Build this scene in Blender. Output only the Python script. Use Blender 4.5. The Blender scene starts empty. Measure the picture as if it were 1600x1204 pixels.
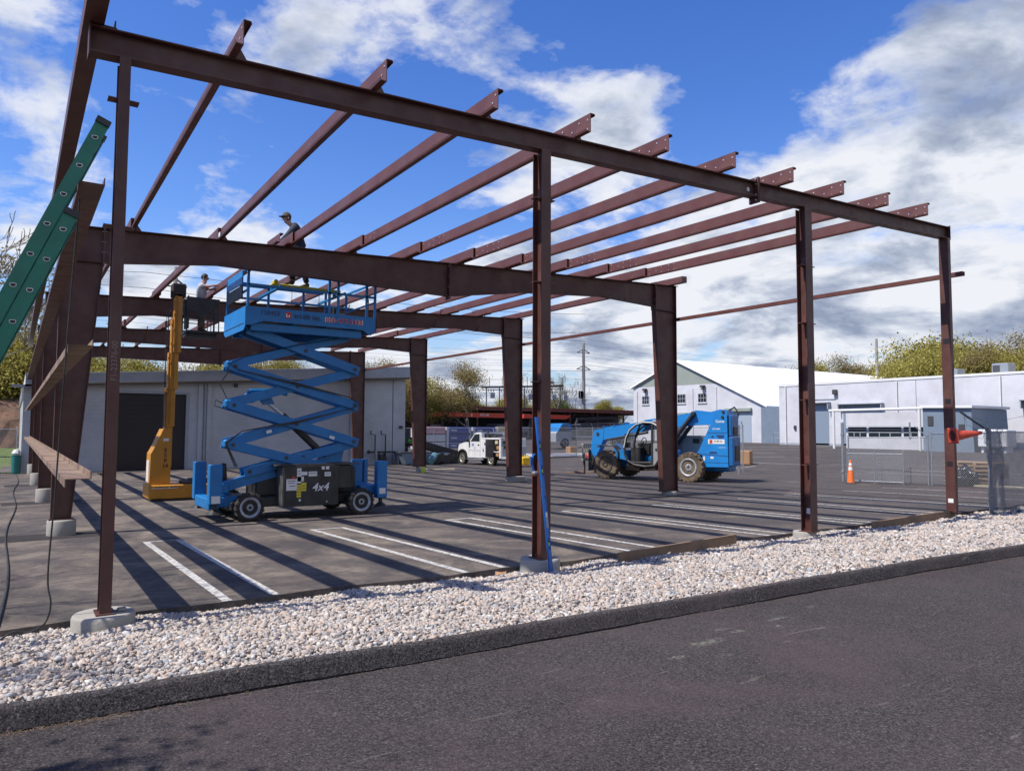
import bpy, math, random
import numpy as np
from mathutils import Vector, Matrix
R_ = math.radians
scene = bpy.context.scene
COL = scene.collection
random.seed(7)
# ------------------------------------------------------------------ camera
cam_d = bpy.data.cameras.new("camera"); cam = bpy.data.objects.new("camera", cam_d); COL.objects.link(cam)
CAMP = Vector((-0.7387, -7.9942, 1.82)); F_PX = 1146.5387; YAW, PIT, ROL = 0.5951, 0.0593, 0.0047
Fv = Vector((math.sin(YAW)*math.cos(PIT), math.cos(YAW)*math.cos(PIT), math.sin(PIT)))
Rv = Vector((math.cos(YAW), -math.sin(YAW), 0)); Uv = Rv.cross(Fv)
R2 = Rv*math.cos(ROL)+Uv*math.sin(ROL); U2 = -Rv*math.sin(ROL)+Uv*math.cos(ROL)
cam.matrix_world = Matrix(((R2.x, U2.x, -Fv.x, CAMP.x), (R2.y, U2.y, -Fv.y, CAMP.y), (R2.z, U2.z, -Fv.z, CAMP.z), (0, 0, 0, 1)))
cam_d.sensor_fit = 'HORIZONTAL'; cam_d.sensor_width = 36; cam_d.lens = 36*F_PX/1600
cam_d.clip_start = 0.05; cam_d.clip_end = 6000
scene.camera = cam
# ------------------------------------------------------------------ view
scene.view_settings.view_transform = 'Standard'; scene.view_settings.look = 'None'
scene.view_settings.gamma = 1; scene.view_settings.exposure = 0.4
# ------------------------------------------------------------------ sun + sky
SUNV = Vector((-0.68, 0.07, 1.0)).normalized()          # towards the sun
sd = bpy.data.lights.new("sun", 'SUN'); sd.energy = 5.0; sd.angle = R_(0.53); sd.color = (1.0, 0.94, 0.85)
sun = bpy.data.objects.new("sun", sd); COL.objects.link(sun)
sun.rotation_euler = SUNV.to_track_quat('Z', 'Y').to_euler(); sun.location = (-20, 5, 40)
world = bpy.data.worlds.new("World"); scene.world = world; world.use_nodes = True
wn = world.node_tree; wn.nodes.clear()
class NT:
    def __init__(s, nt): s.nt = nt
    def n(s, t, **k):
        x = s.nt.nodes.new(t)
        for a, b in k.items():
            if a in ('inp',):
                for i, v in b.items(): x.inputs[i].default_value = v
            else: setattr(x, a, b)
        return x
    def l(s, a, b): s.nt.links.new(a, b)
    def math(s, op, a, b=None, clamp=False):
        x = s.nt.nodes.new('ShaderNodeMath'); x.operation = op; x.use_clamp = clamp
        for i, v in enumerate((a, b)):
            if v is None: continue
            if isinstance(v, (int, float)): x.inputs[i].default_value = v
            else: s.l(v, x.inputs[i])
        return x.outputs[0]
    def ramp(s, fac, stops):
        x = s.nt.nodes.new('ShaderNodeValToRGB'); e = x.color_ramp.elements
        while len(e) < len(stops): e.new(0.5)
        for i, (p, c) in enumerate(stops):
            e[i].position = p; e[i].color = (c if len(c) == 4 else (*c, 1)) if not isinstance(c, (int, float)) else (c, c, c, 1)
        s.l(fac, x.inputs[0]); return x.outputs[0]
    def mix(s, fac, a, b, mode='MIX'):
        x = s.nt.nodes.new('ShaderNodeMix'); x.data_type = 'RGBA'; x.blend_type = mode
        for i, v in ((0, fac), (6, a), (7, b)):
            if isinstance(v, (int, float)): x.inputs[i].default_value = v if i == 0 else (v, v, v, 1)
            elif isinstance(v, tuple): x.inputs[i].default_value = (*v, 1) if len(v) == 3 else v
            else: s.l(v, x.inputs[i])
        return x.outputs[2]
    def noise(s, vec, scale, detail=4, rough=.55, dist=0, out=0):
        x = s.nt.nodes.new('ShaderNodeTexNoise'); x.inputs['Scale'].default_value = scale
        x.inputs['Detail'].default_value = detail; x.inputs['Roughness'].default_value = rough; x.inputs['Distortion'].default_value = dist
        if vec is not None: s.l(vec, x.inputs['Vector'])
        return x.outputs[out]
W = NT(wn)
sky = W.n('ShaderNodeTexSky', sky_type='NISHITA', sun_disc=False, sun_elevation=math.asin(SUNV.z),
          sun_rotation=math.atan2(SUNV.x, SUNV.y), altitude=50, air_density=1.0, dust_density=0.3, ozone_density=2.2)
SKX, SKY_, SKB = 5.1, -9.6, .25
tc = W.n('ShaderNodeTexCoord')
sep = W.n('ShaderNodeSeparateXYZ'); W.l(tc.outputs['Generated'], sep.inputs[0])
zc = W.math('ADD', W.math('MAXIMUM', sep.outputs[2], 0.0), 0.22)
px = W.math('DIVIDE', sep.outputs[0], zc); py = W.math('DIVIDE', sep.outputs[1], zc)
cb = W.n('ShaderNodeCombineXYZ'); W.l(px, cb.inputs[0]); W.l(py, cb.inputs[1])
mp = W.n('ShaderNodeMapping'); W.l(cb.outputs[0], mp.inputs[0]); mp.inputs['Location'].default_value = (SKX, SKY_, 0.4)
big = W.noise(mp.outputs[0], 0.75, 3, .5)
mid = W.noise(mp.outputs[0], 2.1, 10, .56, .25)
fine = W.noise(mp.outputs[0], 8.0, 8, .62, .3)
def contrast(v, k): return W.math('MULTIPLY', W.math('SUBTRACT', v, .5), k)
cov = W.math('ADD', W.math('ADD', contrast(big, 1.6), contrast(mid, 2.7)), contrast(fine, .6))
# more cloud to the right (+X side) and low over the horizon
az = W.math('MULTIPLY', W.math('SUBTRACT', sep.outputs[0], W.math('MULTIPLY', sep.outputs[1], .8)), .50)
cov = W.math('ADD', cov, az)
low = W.math('MULTIPLY', W.math('SUBTRACT', 0.30, sep.outputs[2]), .9)
cov = W.math('ADD', W.math('ADD', cov, low), SKB)
mask = W.ramp(cov, [(0.0, 0.0), (0.10, .30), (0.22, 0.80), (0.38, 1.0)])
dens = W.math('ADD', W.math('ADD', contrast(W.noise(mp.outputs[0], 2.4, 9, .58, .3), 3.0), contrast(fine, .5)), W.math('MULTIPLY', cov, .30))
shade = W.ramp(dens, [(0.0, (0.88, 0.90, 0.96)), (0.18, (0.70, 0.75, 0.85)), (0.38, (0.48, 0.54, 0.67)), (0.65, (0.30, 0.36, 0.50))])
hs = W.n('ShaderNodeHueSaturation'); hs.inputs['Saturation'].default_value = 1.32; hs.inputs['Value'].default_value = 1.62; hs.inputs['Hue'].default_value = .518
W.l(sky.outputs[0], hs.inputs['Color'])
blue = W.mix(W.ramp(sep.outputs[2], [(0.0, 1.0), (.22, .0)]), hs.outputs[0], (3.0, 4.1, 5.8))
cl = W.mix(1.0, shade, (8.3, 8.3, 8.3), 'MULTIPLY')
col = W.mix(mask, blue, cl)
bg = W.n('ShaderNodeBackground'); W.l(col, bg.inputs[0]); bg.inputs[1].default_value = 0.09
wo = W.n('ShaderNodeOutputWorld'); W.l(bg.outputs[0], wo.inputs[0])

# ------------------------------------------------------------------ materials
MATS = {}
def mat(name, base, rough=.6, metal=0, var=.15, vscale=3., bump=0., bscale=40., tint=None, tscale=.6, tamt=.5, spec=.5, island=False, streak=False, lo=.4, hi=.7):
    if name in MATS: return MATS[name]
    base = tuple(v*.80 for v in base); tint = tuple(v*.80 for v in tint) if tint else None
    m = bpy.data.materials.new(name); m.use_nodes = True; nt = m.node_tree
    N = NT(nt); b = nt.nodes['Principled BSDF']
    b.inputs['Roughness'].default_value = rough; b.inputs['Metallic'].default_value = metal
    b.inputs['Specular IOR Level'].default_value = spec
    t = N.n('ShaderNodeTexCoord'); vec = t.outputs['Object']
    if streak:
        mp = N.n('ShaderNodeMapping'); N.l(vec, mp.inputs[0]); mp.inputs['Scale'].default_value = (1, 1, .15) ; sv = mp.outputs[0]
    else: sv = vec
    c = (*base, 1)
    nz = N.noise(sv, vscale, 6, .6)
    dark = tuple(max(0, v*(1-var)) for v in base); light = tuple(min(1, v*(1+var)) for v in base)
    out = N.ramp(nz, [(0.3, dark), (0.7, light)])
    if tint:
        f = N.ramp(N.noise(sv, tscale, 6, .65), [(lo, 0.0), (hi, tamt)])
        out = N.mix(f, out, tint)
    if island:
        g = N.n('ShaderNodeNewGeometry')
        r = N.ramp(g.outputs['Random Per Island'], [(0, .62), (.5, 1.0), (1, 1.25)])
        out = N.mix(1.0, out, r, 'MULTIPLY')
    N.l(out, b.inputs['Base Color'])
    rr = N.ramp(N.noise(vec, vscale*2.3, 4, .6), [(0.3, max(0, rough-.1)), (0.7, min(1, rough+.1))]); N.l(rr, b.inputs['Roughness'])
    if bump:
        bp = N.n('ShaderNodeBump'); bp.inputs['Strength'].default_value = bump; bp.inputs['Distance'].default_value = .02
        N.l(N.noise(vec, bscale, 6, .65), bp.inputs['Height']); N.l(bp.outputs[0], b.inputs['Normal'])
    MATS[name] = m; return m
STEEL = mat('red_oxide_steel', (.092, .030, .024), .5, 0, .25, 2.2, .08, 30, (.15, .085, .062), 1.4, .6, lo=.45, hi=.72)
STEEL2 = mat('red_oxide_cold_formed', (.125, .040, .033), .5, 0, .16, 1.6, .05, 30, (.18, .09, .072), 1.2, .5, lo=.45, hi=.72)
DUSTY = mat('dusty_steel', (.15, .075, .055), .75, 0, .25, 3, .1, 40, (.34, .25, .17), 1.3, .9, lo=.35, hi=.6)
ZINC = mat('bright_zinc', (.75, .74, .72), .35, .6, .1)
CONC = mat('cast_concrete', (.40, .38, .34), .85, 0, .14, 6, .35, 60, (.24, .21, .17), 3, .5)
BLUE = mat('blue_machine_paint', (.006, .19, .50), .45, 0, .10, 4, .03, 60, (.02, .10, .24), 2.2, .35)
BLUEB = mat('bright_or_sunlit_blue_paint', (.015, .24, .66), .35, 0, .08, 2, 0, 10, (.02, .15, .38), 1.6, .3)
YEL = mat('orange_yellow_paint', (.62, .27, .02), .42, 0, .10, 3, .03, 50, (.32, .14, .03), 2.2, .45)
BLACK = mat('black_paint', (.018, .018, .019), .5, 0, .35, 6, .05, 50, (.09, .085, .08), 3.5, .4)
RUBBER = mat('tyre_rubber', (.022, .021, .02), .85, 0, .3, 9, .3, 60, (.10, .085, .065), 4, .4)
RUBBERM = mat('muddy_tyre_rubber', (.045, .038, .03), .9, 0, .3, 9, .3, 60, (.24, .17, .11), 2.5, .8, lo=.35, hi=.6)
RIM = mat('grey_rim_paint', (.46, .50, .56), .5, .1, .2, 9, 0, 10, (.10, .09, .08), 6, .6)
RIMD = mat('dark_rim', (.05, .045, .04), .6, .2, .3, 6, 0, 10, (.16, .11, .08), 4, .6)
GALV = mat('galvanised_steel', (.42, .45, .48), .42, .65, .15, 12)
GALVD = mat('dull_galvanised_wire', (.27, .28, .30), .5, .15, .15, 12)
WPAINT = mat('white_paint', (.78, .79, .80), .5, 0, .06, 2, .02, 30, (.5, .48, .44), 1.4, .25)
WPLAS = mat('white_sticker', (.80, .80, .78), .5, 0, .05)
YSTICK = mat('yellow_sticker', (.75, .62, .05), .5, 0, .05)
REDT = mat('red_lettering', (.55, .04, .03), .5, 0, .05)
BLKT = mat('black_lettering', (.012, .012, .014), .5, 0, .05)
WHT = mat('white_lettering', (.85, .85, .85), .5, 0, .05)
DBLT = mat('dark_blue_lettering', (.02, .05, .14), .5, 0, .05)
GREEN = mat('green_fibreglass', (.008, .21, .13), .42, 0, .15, 5, .04, 80, (.03, .17, .12), 3, .4)
GREEN2 = mat('worn_green_edge', (.08, .32, .2), .5, 0, .2, 8)
ALU = mat('aluminium', (.62, .63, .64), .35, .8, .1)
LEVEL = mat('blue_level_aluminium', (.01, .13, .47), .35, .2, .08)
LIME = mat('lime_vial', (.55, .72, .03), .3, 0, .1)
WOOD = mat('weathered_timber', (.26, .165, .10), .8, 0, .25, 5, .3, 40, (.30, .21, .13), 3, .6)
PALW = mat('pallet_wood', (.42, .28, .16), .8, 0, .25, 5, .2, 40, (.24, .15, .09), 3, .6)
CARD = mat('cardboard', (.42, .24, .12), .85, 0, .12, 5)
GLASS = mat('dark_glass', (.02, .028, .032), .08, 0, .1, 2, spec=.8)
SILV = mat('silver_grey_panel', (.36, .37, .38), .45, .2, .08)
GREYD = mat('dark_grey_box', (.055, .055, .06), .6, 0, .2)
CONE = mat('orange_cone', (.85, .17, .02), .5, 0, .1, 5, 0, 1, (.5, .1, .03), 6, .4)
CONER = mat('faded_red_cone', (.62, .07, .035), .55, 0, .15, 5, 0, 1, (.38, .05, .03), 6, .5)
BAG = mat('black_plastic', (.012, .012, .014), .22, 0, .2, 5, .5, 20, spec=.6)
YCAN = mat('yellow_plastic', (.80, .52, .02), .45, 0, .1)
LIMEC = mat('lime_green_plastic', (.55, .75, .03), .45, 0, .1)
SKIN = mat('skin', (.50, .28, .20), .6, 0, .08)
HAIR = mat('dark_hair', (.02, .014, .01), .7, 0, .3)
NAVY = mat('navy_jacket', (.007, .014, .036), .8, 0, .3, 8, .2, 40)
JEAN = mat('dark_trousers', (.012, .016, .028), .85, 0, .3, 8, .2, 40)
SHIRT = mat('pale_grey_shirt', (.50, .51, .55), .85, 0, .1, 8, .2, 30)
KHAKI = mat('khaki_trousers', (.17, .14, .10), .85, 0, .15, 8, .2, 30)
CAPM = mat('olive_cap', (.09, .075, .045), .85, 0, .2, 12)
BOOT = mat('brown_boot', (.07, .04, .022), .8, 0, .2)
REDB = mat('red_crane_paint', (.60, .05, .02), .5, 0, .1, 2)
OXROOF = mat('oxide_red_roof_sheet', (.16, .035, .025), .6, 0, .2, 2, 0, 1, (.24, .08, .05), .8, .4)
DKSHED = mat('shed_back_sheet', (.10, .105, .115), .7, 0, .2, 2)
LUMB = mat('blue_lumber_wrap', (.035, .065, .30), .5, 0, .12, 3)
LUMW = mat('white_lumber_wrap', (.62, .64, .68), .5, 0, .15, 3)
LUML = mat('pale_lumber', (.60, .52, .34), .8, 0, .15, 3)
TEAL = mat('teal_plastic', (.02, .20, .19), .5, 0, .1)
GREY = mat('light_grey_paint', (.36, .39, .43), .5, 0, .1, 2)
BGREY = mat('blue_grey_door', (.19, .245, .31), .5, 0, .08, 1.5)
DGREY = mat('dark_door', (.016, .015, .017), .6, 0, .2, 1)
SOFF = mat('brown_soffit', (.15, .12, .09), .7, 0, .2)
ROOFW = mat('white_roof_membrane', (.82, .82, .80), .6, 0, .03, .5)
SAGE = mat('sage_gable_sheet', (.30, .34, .30), .6, 0, .06, .6)
GRAVM = mat('crushed_stone', (.56, .475, .425), .85, 0, .22, 9, .15, 90, (.36, .355, .37), 5.5, .8, lo=.5, hi=.62, island=True)
def stone_colours():
    m = GRAVM; nt = m.node_tree; N = NT(nt); b = nt.nodes['Principled BSDF']; g_ = N.n('ShaderNodeNewGeometry')
    r = N.n('ShaderNodeTexWhiteNoise'); r.noise_dimensions = '1D'; N.l(g_.outputs['Random Per Island'], r.inputs['W'])
    c = N.ramp(r.outputs[0], [(.0, (.07, .065, .07)), (.05, (.17, .165, .175)), (.16, (.28, .26, .25)), (.34, (.42, .36, .31)), (.55, (.47, .42, .37)), (.72, (.40, .30, .235)), (.84, (.31, .33, .36)), (.95, (.54, .52, .49))])
    t = N.n('ShaderNodeTexCoord'); n_ = N.ramp(N.noise(t.outputs['Object'], 60, 6, .7), [(.3, (.7, .68, .66)), (.7, (1.18, 1.17, 1.16))])
    N.l(N.mix(1.0, c, n_, 'MULTIPLY'), b.inputs['Base Color'])
stone_colours()
GRAVB = mat('gravel_bed', (.16, .135, .12), .9, 0, .4, 22, 1.0, 28)
PINK = mat('pink_wrap', (.6, .35, .38), .6, 0, .2)
GRNL = mat('lime_lettering', (.05, .65, .08), .5, 0, .05)
BARK = mat('bark', (.085, .07, .055), .9, 0, .3, 4, .3, 20)
BARKG = mat('grey_bark', (.17, .15, .13), .9, 0, .3, 4, .3, 20)
POLE = mat('grey_pole', (.30, .30, .29), .7, 0, .2, 2)
WIRE = mat('power_wire', (.02, .02, .022), .6, 0, .1)

def leafmat(name, a, b):
    m = bpy.data.materials.new(name); m.use_nodes = True; N = NT(m.node_tree); p = m.node_tree.nodes['Principled BSDF']
    g = N.n('ShaderNodeNewGeometry'); t = N.n('ShaderNodeTexCoord')
    f = N.math('ADD', N.math('MULTIPLY', g.outputs['Random Per Island'], .6), N.math('MULTIPLY', N.noise(t.outputs['Object'], .5, 3), .4))
    N.l(N.ramp(f, [(.25, a), (.65, b)]), p.inputs['Base Color']); p.inputs['Roughness'].default_value = .65
    p.inputs['Specular IOR Level'].default_value = .2
    tr = N.n('ShaderNodeBsdfTranslucent'); tr.inputs[0].default_value = (*b, 1); mx = N.n('ShaderNodeMixShader'); mx.inputs[0].default_value = .3
    N.l(p.outputs[0], mx.inputs[1]); N.l(tr.outputs[0], mx.inputs[2]); N.l(mx.outputs[0], m.node_tree.nodes['Material Output'].inputs[0])
    return m
LEAFY = leafmat('spring_yellow_leaves', (.17, .155, .035), (.34, .30, .075))
LEAFG = leafmat('spring_green_leaves', (.055, .075, .02), (.16, .19, .04))
LEAFO = leafmat('budding_olive_leaves', (.14, .115, .05), (.28, .225, .09))
GRASSM = mat('grass_blades', (.10, .17, .03), .8, 0, .4, 3, 0, 1, (.22, .2, .08), .8, .5)

def asphalt(name, base, stain=None, fine=.5, spots=None):
    m = bpy.data.materials.new(name); m.use_nodes = True; N = NT(m.node_tree); b = m.node_tree.nodes['Principled BSDF']
    t = N.n('ShaderNodeTexCoord'); v = t.outputs['Object']
    big = N.noise(v, .35, 6, .6); fn = N.noise(v, 95, 2, .6); md = N.noise(v, 42, 6, .8)
    c = N.ramp(big, [(.3, tuple(x*.85 for x in base)), (.7, tuple(x*1.2 for x in base))])
    c = N.mix(fine, c, N.ramp(fn, [(.34, (.12, .12, .12)), (.48, (.95, .95, .95)), (.64, (1.6, 1.55, 1.52)), (.74, (4.5, 4.3, 4.2))]), 'MULTIPLY')
    c = N.mix(fine, c, N.ramp(md, [(.36, (.30, .30, .31)), (.5, (1, 1, 1)), (.66, (1.7, 1.66, 1.63))]), 'MULTIPLY')
    c = N.mix(.6, c, N.ramp(N.noise(v, 6, 8, .78), [(.3, (.78, .78, .78)), (.7, (1.24, 1.23, 1.22))]), 'MULTIPLY')
    c = N.mix(N.ramp(N.noise(v, .55, 7, .7, .6), [(.45, 0.0), (.68, .55)]), c, tuple(q*k_ for q, k_ in zip(base, (1.75, 1.45, 1.42))))
    mp0 = N.n('ShaderNodeMapping'); N.l(v, mp0.inputs[0]); mp0.inputs['Scale'].default_value = (1.1, 9, 1); mp0.inputs['Rotation'].default_value = (0, 0, .35)
    sc1 = N.noise(mp0.outputs[0], 1.6, 3, .5, .8); c = N.mix(N.ramp(sc1, [(.685, 0.0), (.72, .55 if stain else .25)]), c, (.24, .20, .17))
    if stain:
        mp = N.n('ShaderNodeMapping'); N.l(v, mp.inputs[0]); mp.inputs['Scale'].default_value = (.95, .80, 1); mp.inputs['Rotation'].default_value = (0, 0, .10)
        s1 = N.noise(mp.outputs[0], .9, 9, .68, .5); s2 = N.noise(mp.outputs[0], 5.5, 9, .85, 1.2); s3 = N.noise(v, 2.2, 9, .8, 2.0)
        sp = N.n('ShaderNodeSeparateXYZ'); N.l(v, sp.inputs[0])
        near = N.math('SUBTRACT', 1.0, N.math('DIVIDE', N.math('ABSOLUTE', N.math('SUBTRACT', sp.outputs[0], 2.0)), 18.0), True)
        s = N.math('ADD', N.math('MULTIPLY', s1, .62), N.math('ADD', N.math('MULTIPLY', s2, .24), N.math('MULTIPLY', s3, .14)))
        s = N.math('ADD', s, N.math('MULTIPLY', near, .10))
        f = N.ramp(s, [(.535, 0.0), (.605, .22), (.67, .58), (.75, .85)])
        c = N.mix(f, c, stain)
        # tyre-scuffed dark oil marks
        c = N.mix(N.ramp(N.noise(v, .8, 6, .7), [(.60, 0.0), (.72, .45)]), c, tuple(x*.5 for x in base))
    if spots:
        sp = N.n('ShaderNodeSeparateXYZ'); N.l(v, sp.inputs[0]); tot = None
        for (cx, cy, rx, ry) in spots:
            dx = N.math('DIVIDE', N.math('SUBTRACT', sp.outputs[0], cx), rx); dy = N.math('DIVIDE', N.math('SUBTRACT', sp.outputs[1], cy), ry)
            k = N.math('SUBTRACT', 1.0, N.math('ADD', N.math('MULTIPLY', dx, dx), N.math('MULTIPLY', dy, dy)), True)
            tot = k if tot is None else N.math('MAXIMUM', tot, k)
        f = N.ramp(N.math('ADD', N.math('MULTIPLY', tot, .16), N.math('MULTIPLY', N.noise(v, 17, 9, .85, 1.0), .9)), [(.55, 0.0), (.64, .5)])
        f = N.math('MULTIPLY', f, N.ramp(tot, [(.0, 0.0), (.12, 1.0)]))
        c = N.mix(f, c, (.24, .25, .20))
    N.l(c, b.inputs['Base Color']); b.inputs['Roughness'].default_value = .92; b.inputs['Specular IOR Level'].default_value = .25
    bp = N.n('ShaderNodeBump'); bp.inputs['Strength'].default_value = .7; bp.inputs['Distance'].default_value = .01
    N.l(N.math('ADD', N.math('MULTIPLY', fn, .6), md), bp.inputs['Height']); N.l(bp.outputs[0], b.inputs['Normal'])
    return m
LOT = asphalt('lot_asphalt', (.058, .0525, .052), (.25, .205, .16))
ROAD = asphalt('road_asphalt', (.042, .0365, .038), None, .9, [(5.10, -3.70, .22, .05), (4.45, -3.78, .2, .05), (3.98, -3.86, .28, .09), (4.9, -3.86, .1, .04), (3.5, -4.0, .14, .05), (5.8, -3.6, .1, .03)])
KERBM = asphalt('kerb_asphalt', (.050, .046, .047), None, 1.0)
PATCH = asphalt('patch_asphalt', (.030, .027, .027), None, .4)
def blockwall(name, base, joint, bw=.4, bh=.2, amt=.5):
    m = bpy.data.materials.new(name); m.use_nodes = True; N = NT(m.node_tree); b = m.node_tree.nodes['Principled BSDF']
    t = N.n('ShaderNodeTexCoord'); s = N.n('ShaderNodeSeparateXYZ'); N.l(t.outputs['Object'], s.inputs[0])
    c = N.n('ShaderNodeCombineXYZ'); N.l(N.math('ADD', s.outputs[0], s.outputs[1]), c.inputs[0]); N.l(s.outputs[2], c.inputs[1])
    br = N.n('ShaderNodeTexBrick'); N.l(c.outputs[0], br.inputs['Vector']); br.inputs['Scale'].default_value = 1
    br.inputs['Brick Width'].default_value = bw; br.inputs['Row Height'].default_value = bh; br.inputs['Mortar Size'].default_value = .006
    br.inputs['Color1'].default_value = (*base, 1); br.inputs['Color2'].default_value = (*[x*.96 for x in base], 1); br.inputs['Mortar'].default_value = (*joint, 1)
    st = N.ramp(N.noise(t.outputs['Object'], .5, 6, .7), [(.35, (.86, .86, .86)), (.65, (1.05, 1.05, 1.05))])
    N.l(N.mix(1.0, br.outputs[0], st, 'MULTIPLY'), b.inputs['Base Color']); b.inputs['Roughness'].default_value = .75
    bp = N.n('ShaderNodeBump'); bp.inputs['Strength'].default_value = .3; bp.inputs['Distance'].default_value = .01
    N.l(br.outputs[1], bp.inputs['Height']); bp.invert = True; N.l(bp.outputs[0], b.inputs['Normal'])
    return m
CMU = blockwall('painted_block_wall', (.44, .455, .475), (.37, .385, .41))
WALLW = blockwall('white_painted_wall', (.52, .525, .56), (.48, .49, .52), 1.2, .6)
def ribbed(name, base, sc=3.0, axis=2, dark=.75):
    m = bpy.data.materials.new(name); m.use_nodes = True; N = NT(m.node_tree); b = m.node_tree.nodes['Principled BSDF']
    t = N.n('ShaderNodeTexCoord'); s = N.n('ShaderNodeSeparateXYZ'); N.l(t.outputs['Object'], s.inputs[0])
    w = N.math('FRACT', N.math('MULTIPLY', s.outputs[axis], sc))
    c = N.ramp(w, [(0, tuple(x*dark for x in base)), (.12, base), (.9, base), (1, tuple(x*dark for x in base))])
    N.l(c, b.inputs['Base Color']); b.inputs['Roughness'].default_value = .5
    bp = N.n('ShaderNodeBump'); bp.inputs['Strength'].default_value = .5; bp.inputs['Distance'].default_value = .03; N.l(w, bp.inputs['Height']); N.l(bp.outputs[0], b.inputs['Normal'])
    return m
ROLLD = ribbed('roll_up_door', (.21, .265, .33), 5)
ROLLL = ribbed('pale_roll_up_door', (.32, .38, .45), 5)
SEAM = ribbed('standing_seam_white_roof', (.88, .88, .86), .22, 1, .86)
DKDOOR = ribbed('dark_brown_roll_door', (.018, .015, .017), 4)
def paintmat():
    m = bpy.data.materials.new('worn_line_paint'); m.use_nodes = True; N = NT(m.node_tree); b = m.node_tree.nodes['Principled BSDF']
    t = N.n('ShaderNodeTexCoord'); v = t.outputs['Object']
    f = N.ramp(N.noise(v, 14, 7, .8), [(.40, 0.0), (.52, 1.0)])
    N.l(N.mix(N.math('MULTIPLY', f, .92), (.10, .095, .095), (.50, .485, .46)), b.inputs['Base Color']); b.inputs['Roughness'].default_value = .8
    return m
LINE = paintmat()

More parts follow.
